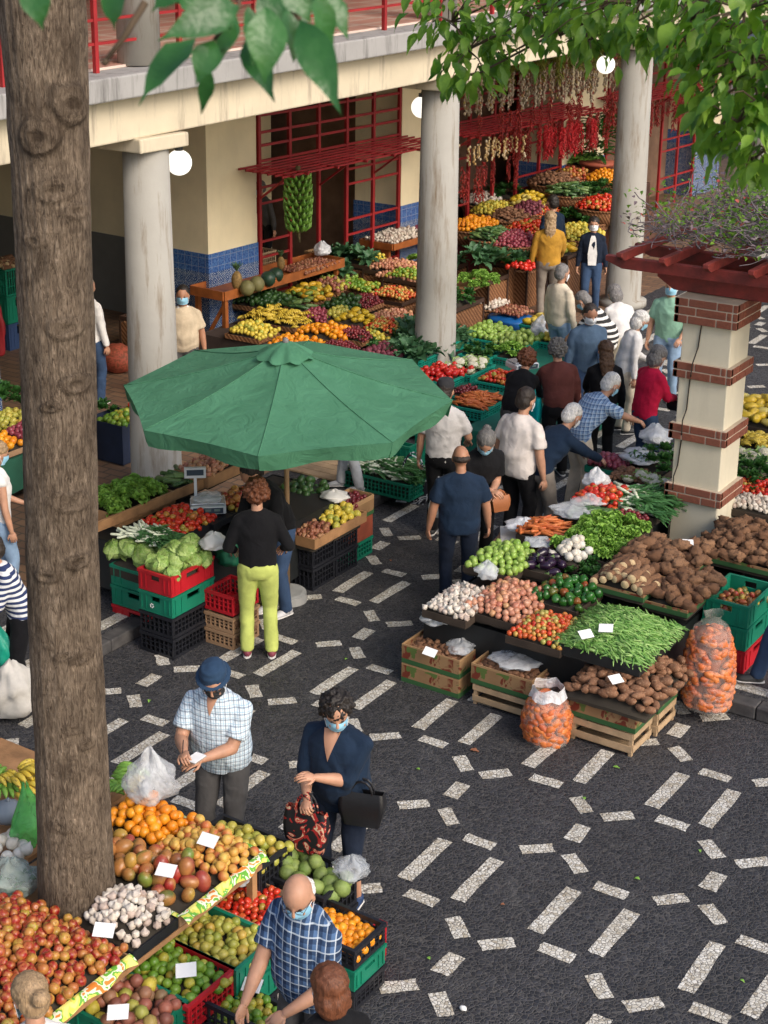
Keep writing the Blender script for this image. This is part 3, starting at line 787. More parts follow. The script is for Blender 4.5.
person((-3.833, 5.546, 0.000), 20, 1.62, 'woman with auburn bobbed hair at the very bottom edge', BLK, BLK, 'bob', 'auburn', 1, hp=8, mask='white', seed=6)
person((-5.017, 4.643, 0.000), 15, 1.60, 'woman with a blonde hair bun at the lower left corner', WHT, BLK, 'bun', 'blonde', 1, hp=20, hy=20, seed=7)
# --- around the umbrella
person((-8.252, 10.750, 0.000), 2, 1.70, 'woman in lime yellow trousers and a black top seen from behind', BLK, LIME, 'curly', 'auburn', 1, mask=None, hp=16, L=(-.22, .22, .98), Rr=(.24, .20, 1.0), sleeve='long', seed=8, hem=.92, shoe=(.2, .04, .06), feet=((-.11, .0), (.12, -.02)), bare_calf=False)
person((-8.651, 11.623, 0.000), 130, 1.72, 'vendor in a black jacket and blue jeans stooping beneath the umbrella', BLK, DENIM, 'short', 'black', 0, lean=26, hp=25, L=(-.15, .42, .95), Rr=(.2, .42, .9), mask='white', sleeve='long', seed=9, wide=1.1, shoe=(.6, .6, .62))
person((-13.353, 15.843, 0.120), 178, 1.68, 'man in a beige polo shirt and blue mask standing by the blue tiled pier', BEI, GRYP, 'short', 'black', 0, hp=4, mask='blue', wide=1.12, belly=.04, collar=WHT, seed=10)
person((-14.542, 15.282, 0.120), -35, 1.74, 'man in a white shirt and blue jeans half hidden behind the tree trunk', WHT, DENIM, 'short', 'grey', 1, mask=None, sleeve='long', seed=11)
person((-10.910, 10.062, 0.120), -60, 1.62, 'woman in a loose white blouse at the left edge beside the trunk', WHT, LDENIM, 'long', 'blonde', 1, hp=15, sleeve='none', hem=.72, seed=12, L=(-.1, .3, 1.0), shoe=(.8, .8, .8))
p_str = person((-9.411, 8.859, 0.000), 110, 1.58, 'person in a navy and white striped top mostly hidden behind the tree trunk', STR2, BLK, 'short', 'dark', 1, lean=20, L=(-.05, .42, .95), Rr=(.12, .42, .95), sleeve='long', seed=13, shoe=(.7, .7, .7))
person((-8.245, 7.016, 0.000), 150, 1.6, 'vendor in a taupe sweater leaning in from the left edge over the bananas', TAUPE, BLK, 'short', 'grey', 1, lean=30, L=(-.16, .52, .92), Rr=(.2, .45, .92), sleeve='long', seed=14)
person((-9.797, 14.643, 0.120), 88, 1.6, 'person in silver grey trousers and boots standing behind the umbrella', SILV, SILV, 'short', 'dark', 1, lean=62, seed=15, sleeve='long', shoe=(.45, .46, .48), L=(-.15, .42, .95), feet=((-.09, -.08), (.09, .16)))
# --- crowd in the aisle
person((-7.307, 12.798, 0.000), 4, 1.63, 'bald man in a navy polo shirt and dark jeans standing with his back turned', NAVY, NAVYP, 'bald', 'dark', 0, mask=None, wide=1.24, belly=.02, hp=8, seed=16, hem=.82, feet=((-.12, 0), (.1, -.05)))
person((-8.375, 14.265, 0.000), -18, 1.75, 'man in a dark cap and pale grey tee standing right of the umbrella', GRYT, BLK, 'short', 'dark', 1, mask=None, wide=1.08, cap=(.03, .03, .033), hy=-10, hp=8, Rr=(.2, .32, 1.0), seed=17)
p_emb = person((-7.591, 13.634, 0.000), 195, 1.66, 'woman in a black embroidered top with tied grey hair and a tan purse', BLK, BLK, 'bun', 'saltpepper', 1, lean=20, hp=30, hy=-20, L=(-.02, .36, 1.02), Rr=(-.02, .38, 1.05), wide=1.1, seed=18, glasses=True)
person((-7.532, 14.404, 0.000), -48, 1.76, 'heavy man in a white tee and white mask looking right', m_cloth('offwhite_tee', (.66, .60, .56)), BLK, 'short', 'dark', 1, wide=1.24, belly=.09, hp=12, lean=6, mask='white', seed=19, hem=.82)
person((-7.336, 14.541, 0.000), -62, 1.70, 'white haired man in a navy sweater bending over the stall', NAVY, TAUPE, 'short', 'white', 1, lean=42, hp=10, hy=0, Rr=(.16, .78, .90), L=(-.12, .76, .88), sleeve='long', wide=1.1, seed=20, mask='white')
person((-7.506, 15.800, 0.000), -66, 1.72, 'white haired man in a blue checked shirt bending forward in a blue mask', PL3, CREAMC, 'short', 'white', 1, lean=42, hp=12, Rr=(.14, .78, .98), L=(-.1, .78, .95), wide=1.1, seed=21, mask='blue')
p_red = person((-7.269, 17.095, 0.000), -62, 1.66, 'woman in a crimson cardigan and white mask looking at her purse', REDC, DENIM, 'bob', 'grey', 1, hp=20, lean=10, L=(-.05, .40, 1.05), Rr=(.05, .42, 1.05), sleeve='long', seed=22, mask='white', wide=1.06)
p_mar = person((-8.208, 16.692, 0.000), 8, 1.66, 'woman in a maroon knitted sweater seen from behind', MAR, BLK, 'curly', 'saltpepper', 1, mask=None, sleeve='long', wide=1.12, lean=12, hp=14, L=(-.2, .45, .98), seed=23)
person((-8.641, 18.338, 0.000), 190, 1.72, 'man in a blue denim shirt and mask facing forward in the crowd', BLUS, DENIM, 'short', 'dark', 0, hp=14, wide=1.12, seed=24, mask='white', L=(-.05, .36, 1.0), sleeve='long')
person((-7.829, 17.131, 0.000), 0, 1.62, 'woman with straight dark brown hair and a dark top seen from behind', BLK, BLK, 'long', 'brown', 1, mask=None, hp=10, seed=25, L=(-.15, .35, 1.0), sleeve='long')
person((-8.277, 18.694, 0.000), -80, 1.62, 'person with short white hair in a pale blouse looking down', WHT, CREAMC, 'bob', 'white', 1, lean=14, hp=20, seed=26, L=(0, .4, 1.0), sleeve='long')
person((-9.010, 19.779, 0.000), 60, 1.66, 'person in a striped black and white top stooping in the crowd', STR1, WHT, 'short', 'grey', 1, lean=42, hp=15, seed=27, L=(0, .6, .9), sleeve='half', wide=1.12)
person((-8.855, 20.001, 0.000), 20, 1.64, 'person in a white shirt with grey blond hair stooping beside the striped top', WHT, CREAMC, 'bob', 'grey', 1, lean=34, hp=15, seed=28, L=(0, .6, .9), sleeve='long', mask=None)
person((-8.605, 16.328, 0.000), -30, 1.62, 'woman in a black jacket with brown hair bending between the crates', BLK, GRYP, 'curly', 'auburn', 1, lean=36, hp=10, seed=29, L=(-.1, .65, .9), Rr=(.1, .65, .9), sleeve='long', mask=None)
person((-10.015, 20.251, 0.000), -58, 1.70, 'old man in a cream sweater and white mask walking right', CREAMC, LDENIM, 'short', 'grey', 1, hp=8, seed=30, sleeve='long', wide=1.16, belly=.03, mask='white')
person((-11.700, 23.171, 0.120), -6, 1.70, 'woman in a mustard top with long blonde streaked hair seen from behind', MUST, TAUPE, 'long', 'blonde', 1, mask=None, seed=31, sleeve='long', wide=1.12, Rr=(.2, .3, .95))
person((-12.231, 24.306, 0.120), 30, 1.74, 'man with dark hair in a navy jacket behind the mustard top', NAVY, NAVYP, 'short', 'black', 1, mask=None, seed=32, sleeve='long', hp=10)
p_wj = person((-11.234, 23.819, 0.120), 172, 1.56, 'woman in an open navy jacket over a white top walking towards the stalls', NAVYP, DENIM, 'bob', 'black', 1, mask='white', seed=33, sleeve='long')
b = MB(); b.add([p_wj['bend'](p) for p in ((-.05, .135, 1.38), (.05, .135, 1.38), (.085, .152, 1.1), (.07, .158, .9), (-.07, .158, .9), (-.085, .152, 1.1), (-.03, .11, 1.43), (.03, .11, 1.43))], [(5, 4, 3, 2, 1, 0), (0, 1, 7, 6)]); b.build('top', WHT, p_wj['shirt'])
person((-8.372, 20.339, 0.000), 155, 1.72, 'man in a pale green shirt and light jeans standing left of the pergola pillar', GRNC, LDENIM, 'short', 'white', 1, mask='blue', seed=34, L=(-.2, .2, .95), wide=1.1)
person((-6.793, 17.429, 0.000), -100, 1.70, 'person in blue jeans mostly hidden behind the pergola pillar', DENIM, DENIM, 'short', 'dark', 1, seed=35, mask='blue', sleeve='long')
person((-3.847, 12.637, 0.120), 80, 1.70, 'person in blue jeans and black sneakers stepping in at the right edge', WHT, DENIM, 'short', 'dark', 1, seed=36, mask=None, feet=((-.1, .02), (.1, .3)))
person((-17.219, 24.285, 0.120), 150, 1.68, 'shopkeeper in a dark plaid shirt behind the hanging bananas', PL2, GRYP, 'short', 'grey', 1, seed=37, lean=12)
person((-17.416, 23.123, 0.120), 130, 1.68, 'shopkeeper in a grey sweater inside the red shopfront', GRYP, BLK, 'short', 'grey', 1, seed=38, lean=15, sleeve='long')


# ================================================================ UMBRELLA
UMG = None
def m_canvas():
    t = NT('green_canvas'); co = t.coord()
    t.col(t.mix(.6, (.075, .225, .13), t.ramp(t.noise(co, 2.5, 5), [(.3, (.72, .8, .74)), (.7, (1.25, 1.2, 1.2))]), 'MULTIPLY'))
    h = t.math('ADD', t.noise(co, 4, 4, .55, 1.5), t.math('MULTIPLY', t.noise(co, 200, 2), .06)); t.bump(h, .6, .05)
    t.set(.8, .25); tr = t.n('ShaderNodeBsdfTranslucent'); tr.inputs[0].default_value = (.05, .28, .12, 1)
    ms = t.n('ShaderNodeMixShader'); ms.inputs[0].default_value = .18; t.l(t.b.outputs[0], ms.inputs[1]); t.l(tr.outputs[0], ms.inputs[2]); t.l(ms.outputs[0], t.out.inputs[0])
    return t.m
CANV = m_canvas()
UC = V((-8.686, 11.797, 2.120)); UC.z = 0
UC = UC + V((-.076, .107, 0))
um = thing('market_umbrella', 'large green canvas parasol over the stalls with a scalloped cap on top', 'umbrella', (UC.x, UC.y, 0))
um.rotation_euler = Matrix.Rotation(R(3.0), 3, RT).to_euler()
UR, UZ, UA = 1.60, 2.23, .47
NS = 8; A0 = R(35.5 - 98)
b = MB()
def ucorner(k, t):
    a = A0 + 2 * PI * k / NS
    return V((math.cos(a) * UR * t, math.sin(a) * UR * t, UZ + UA * (1 - t) - .05 * math.sin(PI * t)))
for k in range(NS):
    def fn(u, v):
        t = .02 + .98 * v
        p = ucorner(k, t).lerp(ucorner(k + 1, t), u); s = math.sin(PI * u)
        p.z -= .022 * s * math.sin(PI * min(1, t)) ; 
        q = p * (1 - .012 * s * t * t); return V((q.x, q.y, p.z + .006 * s * t ** 3))
    b.grid(fn, 10, 14)
    def fv(u, v):
        p = fn(u, 1.0); s = math.sin(PI * u); q = p * (1 - .035 * v + .012 * v * math.sin(u * 9 + k)); return V((q.x, q.y, p.z - (.16 + .012 * math.sin(u * 3 * PI + k)) * v))
    b.grid(fv, 10, 3)
cn = b.build('canopy', CANV, um, True)
for v in cn.data.vertices:
    pass
for k in range(NS):
    b = MB(); b.tube([tuple(ucorner(k, .04 + .96 * j / 10) + V((0, 0, .004))) for j in range(11)], .0055, 5); b.build('seam', CANV, um, True)
b = MB()
def fcap(u, v):
    a = u * 2 * PI; r = .02 + v * (.25 + .022 * math.sin(8 * a)); return V((math.cos(a) * r, math.sin(a) * r, UZ + UA + .05 - v * .065 - .025 * abs(math.sin(4 * a)) * v * v * 1.3 - v * v * .05))
b.grid(fcap, 64, 5); b.build('vent_cap', CANV, um, True)
b = MB(); b.tube([(0, 0, UZ + UA + .02), (0, 0, UZ + UA + .07), (0, 0, UZ + UA + .09)], [.035, .03, .012], 12); b.build('finial', m_plain('finial_grey', (.16, .15, .15), .5), um, True)
b = MB(); b.tube([(0, 0, .05), (0, 0, UZ + UA)], .026, 12); b.build('pole', m_plain('pole_wood', (.30, .19, .10), .5), um, True)
b = MB(); b.tube([(0, 0, .0), (0, 0, .09), (0, 0, .1)], [.20, .19, .15], 24); b.build('base', m_plain('concrete_base', (.3, .3, .29), .9), um)
for k in range(NS):
    b = MB(); b.tube([(0, 0, UZ + UA - .10), tuple(ucorner(k, .5) - V((0, 0, .05))), tuple(ucorner(k, .97) - V((0, 0, .035)))], .010, 6); b.build('rib', m_plain('pole_wood', (.30, .19, .10), .5), um)

# ================================================================ CONTAINERS
PG, PR_, PK = m_plain('green_plastic', (.006, .17, .10), .45, .25), m_plain('red_plastic', (.42, .012, .02), .45, .25), m_plain('black_plastic', (.014, .015, .020), .45, .3)
TEAL = m_plain('teal_plastic', (.01, .26, .19), .45, .25)
WOOD = m_plain('raw_plank', (.36, .19, .085), .75, .35, 5, 30, .4); WOODL = m_plain('pale_slat_wood', (.42, .29, .17), .75, .3, 6, 30, .4); WOODR = m_plain('varnished_orange_wood', (.33, .10, .025), .5, .35, 5, 30, .3)
def m_card():
    t = NT('printed_cardboard'); co = t.coord()
    n = t.noise(co, 7, 3, .6, 1.0); c = t.ramp(t.noise(co, 2.2, 4), [(.3, (.20, .115, .055)), (.7, (.33, .20, .10))])
    c = t.mix(t.ramp(n, [(.56, 0), (.60, 1)], 'LINEAR'), c, (.16, .035, .02)); c = t.mix(t.ramp(t.noise(co, 9, 2, .5, .6), [(.60, 0), (.63, 1)]), c, (.10, .15, .04))
    sep = t.n('ShaderNodeSeparateXYZ'); t.l(co, sep.inputs[0])
    c = t.mix(t.math('LESS_THAN', sep.outputs[2], .045), c, (.04, .11, .04)); c = t.mix(t.math('GREATER_THAN', sep.outputs[2], .17), c, (.36, .22, .11))
    t.col(c); return t.set(.8, .2)
CARD = m_card(); CARDP = m_plain('plain_cardboard', (.33, .20, .11), .85, .2)
def m_print_edge():
    t = NT('fruit_printed_paper'); co = t.coord()
    n = t.noise(co, 11, 2, .5, .8)
    c = t.ramp(n, [(.0, (.75, .72, .2)), (.40, (.62, .60, .10)), (.47, (.13, .38, .04)), (.54, (.75, .74, .55)), (.62, (.7, .22, .03))], 'CONSTANT'); t.col(c); return t.set(.5, .4)
PRN = m_print_edge()
def m_wicker():
    t = NT('woven_wicker'); co = t.coord()
    w = t.n('ShaderNodeTexWave'); w.wave_type = 'BANDS'; w.bands_direction = 'Z'; w.inputs['Scale'].default_value = 22; w.inputs['Distortion'].default_value = 1.5; t.l(co, w.inputs[0])
    w2 = t.n('ShaderNodeTexWave'); w2.bands_direction = 'DIAGONAL'; w2.inputs['Scale'].default_value = 8; w2.inputs['Distortion'].default_value = 1; t.l(co, w2.inputs[0])
    f = t.math('MULTIPLY', w.outputs[1], w2.outputs[1])
    t.col(t.ramp(f, [(.0, (.13, .05, .02)), (.5, (.36, .17, .075)), (1, (.5, .27, .13))])); t.bump(f, .7, .02); return t.set(.7, .3)
WICK = m_wicker()
GAPSH = m_plain('dark_gap_shade', (.035, .028, .02), .9, .3)  # dark tone put in for the shade between piled produce
NOPT = []
def crate(c, lx, ly, h, mat, label, style='solid', rz=0, group=None, name='plastic_crate'):
    b = MB(); t = .018; g = .022
    # floor, rim, corners
    b.box((0, 0, .01), (lx - .012, ly - .012, .018))
    for s in (-1, 1):
        for ax in (0, 1):
            L = (lx if ax == 0 else ly); off = s * ((ly if ax == 0 else lx) / 2 - t / 2)
            def bx(u, z, w, hh, th=t, out=0):
                d = (w, th, hh) if ax == 0 else (th, w, hh)
                p = (u, off + s * out, z) if ax == 0 else (off + s * out, u, z)
                b.box(p, d)
            Li = L - .002 - (0 if ax == 0 else 2 * t)
            bx(0, h - .015, Li + (.016 if ax == 0 else .0), .03, t + .008, .004); bx(0, .016, Li, .03)
            if style == 'solid':
                q = L * .13
                top, bot = h - .03, .031; hh = top - bot
                bx(0, bot + hh * .30, Li, hh * .6)
                bx(-(L / 2 + q) / 2, bot + hh * .8, L / 2 - q - (.001 if ax == 0 else t), hh * .4); bx((L / 2 + q) / 2, bot + hh * .8, L / 2 - q - (.001 if ax == 0 else t), hh * .4)
                for u in (-.42, -.28, .28, .42): bx(u * L, h / 2, .012, h * .74, .008, t / 2 + .0035)
            else:
                n = max(4, int(L / .052)); rows = 3
                for k in range(n + 1):
                    bx(-Li / 2 + .008 + (Li - .016) * k / n, h / 2, .012, h - .06)
                for r_ in range(1, rows): bx(0, .03 + (h - .06) * r_ / rows, Li, .010, t * .7)
    o = b.build(name, mat, None, False, c, rz); tag(o, label, 'crate', group); o['size'] = 0; del o['size']
    return o
def open_box(c, lx, ly, h, mat, label, cat='box', name='cardboard_box', rz=0, t=.010, group=None, inner=None, tiltM=None):
    b = MB(); b.box((0, 0, .006), (lx, ly, .012))
    for s in (-1, 1): b.box((0, s * (ly / 2 - t / 2), h / 2 + .006), (lx, t, h - .014)); b.box((s * (lx / 2 - t / 2), 0, h / 2 + .006), (t, ly - 2 * t - .002, h - .014))
    o = b.build(name, mat, None, False, c, rz); tag(o, label, cat, group)
    for hx in (-1, 1):
        pass
    return o
def slat_crate(c, lx, ly, h, label, rz=0):
    b = MB()
    for sx in (-1, 1):
        for sy in (-1, 1): b.box((sx * (lx / 2 - .02), sy * (ly / 2 - .02), h / 2), (.03, .03, h))
    n = 2
    for k in range(n):
        z = h * (.22 + .52 * k) + .02
        for s in (-1, 1): b.box((0, s * (ly / 2 + .002), z), (lx, .010, h * .26)); b.box((s * (lx / 2 + .002), 0, z + .002), (.010, ly - .01, h * .26))
    for k in range(4): b.box((0, -ly / 2 + .06 + k * (ly - .12) / 3, .02), (lx - .02, .07, .012))
    o = b.build('slatted_crate', WOODL, None, False, c, rz); return tag(o, label, 'crate')
def basket(c, r, h, label, r0=None, group=None, name='wicker_basket'):
    r0 = r0 or r * .8
    t = thing(name, label, 'basket', c, 0, group)
    b = MB(); b.tube([(0, 0, 0), (0, 0, h), (0, 0, h), (0, 0, h * .75)], [r0, r, r - .02, (r - .02) * .95], 28); b.build('body', WICK, t, True)
    b = MB(); b.tube([(math.cos(a) * r, math.sin(a) * r, h + .004 * math.sin(a * 14)) for a in [i * 2 * PI / 32 for i in range(33)]], .018, 6); b.build('rim', WICK, t, True)
    return t
def box_basket(c, lx, ly, h, label, group=None):
    t = thing('wicker_hamper', label, 'hamper', c, 0, group)
    b = MB(); b.bb((-lx / 2, -ly / 2, 0), (lx / 2, ly / 2, h - .10)); b.build('woven_body', WICK, t)
    b = MB()
    for s in (-1, 1):
        b.box((0, s * (ly / 2 + .008), h - .03), (lx + .03, .014, .06)); b.box((s * (lx / 2 + .008), 0, h - .03), (.014, ly + .0, .06))
        for q in (-1, 1): b.box((s * (lx / 2 + .004), q * (ly / 2 + .004), h / 2 - .03), (.03, .03, h - .07))
    b.build('frame', m_plain('dark_wood_frame', (.05, .025, .015), .6), t); return t
def table(c, lx, ly, h, label, rz=0, cloth=None, legs=True):
    t = thing('market_table', label, 'table', c, rz)
    b = MB(); b.box((0, 0, h - .02), (lx, ly, .035)); b.build('table_top', cloth[0] if cloth else WOOD, t)
    for sx in (-1, 1):
        for sy in (-1, 1): b = MB(); b.box((sx * (lx / 2 - .05), sy * (ly / 2 - .05), h / 2 - .02), (.05, .05, h - .042)); b.build('leg', WOOD, t)
    if cloth:
        b = MB(); n = 24; rg = random.Random(int(lx * 99))
        def per(u):
            P = [(-lx / 2, -ly / 2), (lx / 2, -ly / 2), (lx / 2, ly / 2), (-lx / 2, ly / 2), (-lx / 2, -ly / 2)]; u = (u % 1) * 4; i = int(u) % 4; f = u - int(u)
            return V((P[i][0] + (P[i + 1][0] - P[i][0]) * f, P[i][1] + (P[i + 1][1] - P[i][1]) * f, 0))
        def fn(u, v):
            p = per(u); d = p.normalized() * (.02 + .022 * math.sin(u * 62) * v + .012 * v); return V((p.x + d.x, p.y + d.y, h + .004 - v * cloth[1]))
        b.grid(fn, 120, 6); b.build('cloth', cloth[0], t, True)
    return t
def bag(c, r, h, mat, label, name='plastic_bag', seed=1, rx=1, ry=1, cat='bag', spike=.25, parent=None):
    b = MB()
    def fn(d, ph, th):
        n = noise.noise(V((d.x * 1.8 + seed * 5, d.y * 1.8, d.z * 1.8))) * .45 + noise.noise(V((d.x * 5 + seed, d.y * 5, d.z * 5))) * .22
        k = 1 + n; z = d.z
        if z > .3: k2 = 1 - (z - .3) * .55; return V((d.x * k * k2, d.y * k * k2, z * (1 + spike * (1 + math.sin(ph * 3 + seed)) * (z - .3))))
        if z < -.6: z = -.6 + (z + .6) * .3
        return V((d.x * k, d.y * k, z))
    b.sph((0, 0, h * .42), (r * rx, r * ry, h * .5), 26, 18, None, fn)
    o = b.build(name, mat, parent, True, c); 
    return tag(o, label, cat)
def card(c, label='', rz=None, s=.085, tilt=38, group='white price cards on the produce', seed=0):
    b = MB(); b.box((0, 0, 0), (s * 1.25, s * .9, .003))
    o = b.build('price_card', m_plain('card_white', (.80, .80, .79), .6, .06, bump=0), None, False, c)
    o.rotation_euler = (R(tilt * .75), R(random.uniform(-8, 8)), R(35.5 + (rz if rz is not None else random.uniform(-30, 30))))
    return tag(o, label, 'price card')

# ================================================================ PRODUCE
PM = {}
def prod(kind, mats, builds, r):
    PM[kind] = ([m.mesh(kind, mats, True) for m in builds], r)
def blob(r, ax=(1, 1, 1), fn=None, nu=14, nv=9, amp=0, fr=2, seed=0):
    b = MB()
    def f(d, ph, th):
        p = fn(d, ph, th) if fn else d.copy()
        if amp: p = p * (1 + amp * noise.noise(V((d.x * fr + seed * 4.1, d.y * fr, d.z * fr + seed))))
        return p
    b.sph((0, 0, 0), (r * ax[0], r * ax[1], r * ax[2]), nu, nv, None, f); return b
def dimple(d, ph, th):
    k = 1 - .22 * math.exp(-(th / .35) ** 2) - .12 * math.exp(-((PI - th) / .3) ** 2); return V((d.x, d.y, d.z * k)) * (1 + .02 * math.cos(5 * ph) * math.sin(th))
def withstem(b, r, n=1):
    b.tube([(0, 0, r * .72), (.003, 0, r * 1.02)], [.004, .003], 5); return b
APM = m_fruit('apple_skin', [(0, (.26, .008, .010)), (.45, (.34, .014, .014)), (.70, (.34, .04, .02)), (.86, (.48, .24, .045)), (1, (.42, .36, .05))], (.46, .20, .05), .35, ns=13, spots=(.40, .12, .04))
prod('apple', APM, [withstem(blob(.040, (1, 1, .92), dimple), .036) for i in range(2)], .040)
prod('mango', m_fruit('mango_skin', [(0, (.38, .03, .025)), (.3, (.30, .06, .04)), (.45, (.09, .17, .03)), (.6, (.20, .24, .04)), (.75, (.45, .10, .03)), (.9, (.42, .34, .06)), (1, (.07, .035, .045))], (.40, .17, .05), .35, ns=5), [blob(.055, (1.25, .9, .85), lambda d, ph, th: V((d.x, d.y + .18 * d.x * d.x, d.z))), blob(.052, (1.15, .95, .85))], .055)
prod('peach', m_fruit('peach_skin', [(0, (.58, .32, .06)), (.5, (.62, .42, .09)), (1, (.55, .26, .05))], (.48, .13, .04), .5, ns=7), [blob(.040, (1, 1, .95), dimple)], .040)
prod('orange', m_fruit('orange_skin', [(0, (.72, .22, .01)), (1, (.80, .34, .015))], None, .4, bump=.25), [blob(.042, (1, 1, .95))], .042)
prod('lime', m_fruit('lime_skin', [(0, (.10, .23, .02)), (.6, (.20, .33, .035)), (.85, (.42, .40, .05)), (1, (.34, .25, .03))], None, .35, bump=.15), [blob(.034, (1, 1, .98))], .034)
prod('guava', m_fruit('guava_skin', [(0, (.35, .36, .06)), (.5, (.50, .42, .08)), (.8, (.24, .28, .04)), (1, (.55, .33, .06))], None, .4), [blob(.030, (1, 1, 1.05))], .030)
prod('passion_fruit', m_fruit('passion_fruit_skin', [(0, (.19, .07, .05)), (.35, (.34, .11, .07)), (.6, (.25, .16, .08)), (.8, (.52, .42, .05)), (1, (.30, .30, .06))], None, .5), [blob(.036, (1.05, 1, 1), amp=.12)], .036)
prod('garlic_bulb', m_fruit('garlic_skin', [(0, (.60, .52, .43)), (.5, (.72, .66, .58)), (1, (.48, .36, .30))], None, .6), [blob(.029, (1, 1, 1), lambda d, ph, th: V((d.x * (1 + .09 * math.cos(6 * ph)), d.y * (1 + .09 * math.cos(6 * ph)), d.z * .75 + (.75 * (1 - th / .5) if th < .5 else 0))), 18, 10) for i in range(2)], .029)
prod('tomato', m_fruit('tomato_skin', [(0, (.50, .02, .012)), (.6, (.58, .045, .018)), (.85, (.55, .13, .03)), (1, (.34, .30, .05))], None, .22, bump=0), [blob(.030, (1.05, 1.05, .88), dimple)], .030)
prod('small_tomato', m_fruit('small_tomato_skin', [(0, (.52, .03, .015)), (.4, (.56, .12, .03)), (.6, (.58, .27, .06)), (.85, (.42, .36, .09)), (1, (.30, .34, .08))], None, .25, bump=0), [blob(.022, (1, 1, .95))], .022)
prod('onion', m_fruit('onion_skin', [(0, (.50, .20, .12)), (.4, (.58, .30, .19)), (.7, (.42, .14, .09)), (1, (.62, .36, .17))], None, .35), [blob(.033, (1, 1, .95), lambda d, ph, th: V((d.x, d.y, d.z + (.45 * (1 - th / .35) if th < .35 else 0))))], .033)
prod('red_onion', m_fruit('red_onion_skin', [(0, (.22, .03, .06)), (1, (.36, .08, .10))], None, .35), [blob(.032, (1, 1, .95))], .032)
prod('potato', m_fruit('sweet_potato_skin', [(0, (.20, .09, .045)), (.5, (.27, .13, .068)), (1, (.16, .075, .04))], None, .8, spots=(.32, .19, .11), bump=.3), [blob(.042, (1.4, .85, .8), amp=.25, fr=1.8, seed=i) for i in range(3)], .043)
prod('yam', m_fruit('yam_skin', [(0, (.13, .06, .03)), (.5, (.20, .10, .05)), (1, (.26, .14, .075))], None, .9, spots=(.10, .055, .035), bump=.8), [blob(.07, (1.35, .85, .8), amp=.5, fr=2.2, seed=i, nu=16, nv=11) for i in range(3)], .065)
prod('turnip', m_fruit('turnip_skin', [(0, (.62, .56, .46)), (1, (.74, .71, .64))], None, .45), [blob(.043, (1, 1, .95), lambda d, ph, th: V((d.x, d.y, d.z + (.5 * (1 - th / .3) if th < .3 else 0))))], .043)
prod('green_apple', m_fruit('green_apple_skin', [(0, (.20, .36, .05)), (1, (.33, .50, .09))], (.30, .42, .09), .3), [blob(.040, (1, 1, .92), dimple)], .040)
prod('custard_apple', m_fruit('custard_apple_skin', [(0, (.15, .24, .05)), (1, (.26, .34, .09))], (.12, .17, .04), .6, bump=.6), [blob(.055, (1, .95, 1.1), lambda d, ph, th: d * (1 + .05 * math.sin(ph * 7) * math.sin(th * 8)), 20, 14)], .055)
def aub(seed):
    b = MB(); b.mi = 0; b.tube([(x * .085 - .05, .012 * math.sin(x * 2 + seed), 0) for x in (0, .12, .4, .8, 1.2, 1.5, 1.65)], [.012, .024, .034, .042, .042, .028, .006], 12)
    b.mi = 1; b.tube([(-.075, 0, 0), (-.05, 0, 0), (-.03, 0, 0)], [.006, .012, .028], 8); return b
prod('aubergine', [m_fruit('aubergine_skin', [(0, (.012, .008, .018)), (1, (.03, .012, .035))], None, .15, bump=0), m_plain('calyx_green', (.10, .17, .05))], [aub(0), aub(1)], .05)
prod('pepper', m_fruit('green_pepper_skin', [(0, (.012, .07, .012)), (.8, (.03, .13, .02)), (1, (.34, .05, .02))], None, .2, bump=0), [blob(.042, (.9, .9, 1.1), lambda d, ph, th: V((d.x, d.y, d.z * (1 - .2 * math.exp(-(th / .4) ** 2)))) * (1 + .10 * math.cos(3 * ph + 1) * math.sin(th)), 18, 10) for i in range(1)], .042)
prod('red_pepper', m_fruit('red_pepper_skin', [(0, (.52, .012, .012)), (1, (.62, .04, .02))], None, .2, bump=0), [blob(.045, (.95, .95, 1.0), lambda d, ph, th: V((d.x, d.y, d.z * (1 - .2 * math.exp(-(th / .4) ** 2)))) * (1 + .08 * math.cos(3 * ph + 1) * math.sin(th)), 18, 10)], .045)
def cabb(seed):
    b = MB(); rg = random.Random(seed)
    b.sph((0, 0, 0), (.085, .085, .075), 18, 12, None, lambda d, ph, th: d * (1 + .05 * noise.noise(d * 4 + V((seed, 0, 0)))))
    for k in range(7):
        a = k * 2.4; M = Matrix.Rotation(a, 4, 'Z') @ Matrix.Rotation(R(rg.uniform(25, 80)), 4, 'Y')
        def fn(u, v):
            th = v * 1.25; ph = u * 2 * PI; rr = .091 + .010 * math.sin(ph * 3 + seed + k) * v * v + .012 * v ** 3
            return M @ V((math.sin(th) * math.cos(ph) * rr, math.sin(th) * math.sin(ph) * rr, math.cos(th) * rr * .93))
        b.grid(fn, 16, 7)
    return b
def m_cabb():
    t = NT('cabbage_leaf'); co = t.coord()
    v = t.voro(co, 34, 'DISTANCE_TO_EDGE'); n = t.noise(co, 7, 3)
    c = t.mix(t.ramp(n, [(.35, 0), (.65, 1)]), (.17, .30, .05), (.36, .47, .14)); c = t.mix(t.ramp(v, [(.0, .7), (.06, 0)]), c, (.55, .62, .30)); c = t.mix(t.math('MULTIPLY', t.rnd(), .5), c, (.12, .24, .045))
    t.col(c); t.bump(v, .4, .01); return t.set(.5, .35)
prod('cabbage', m_cabb(), [cabb(1), cabb(2)], .092)
prod('lemon', m_fruit('lemon_skin', [(0, (.62, .46, .05)), (.6, (.66, .54, .08)), (1, (.35, .38, .06))], None, .4, bump=.15), [blob(.036, (1.1, 1, 1))], .036)
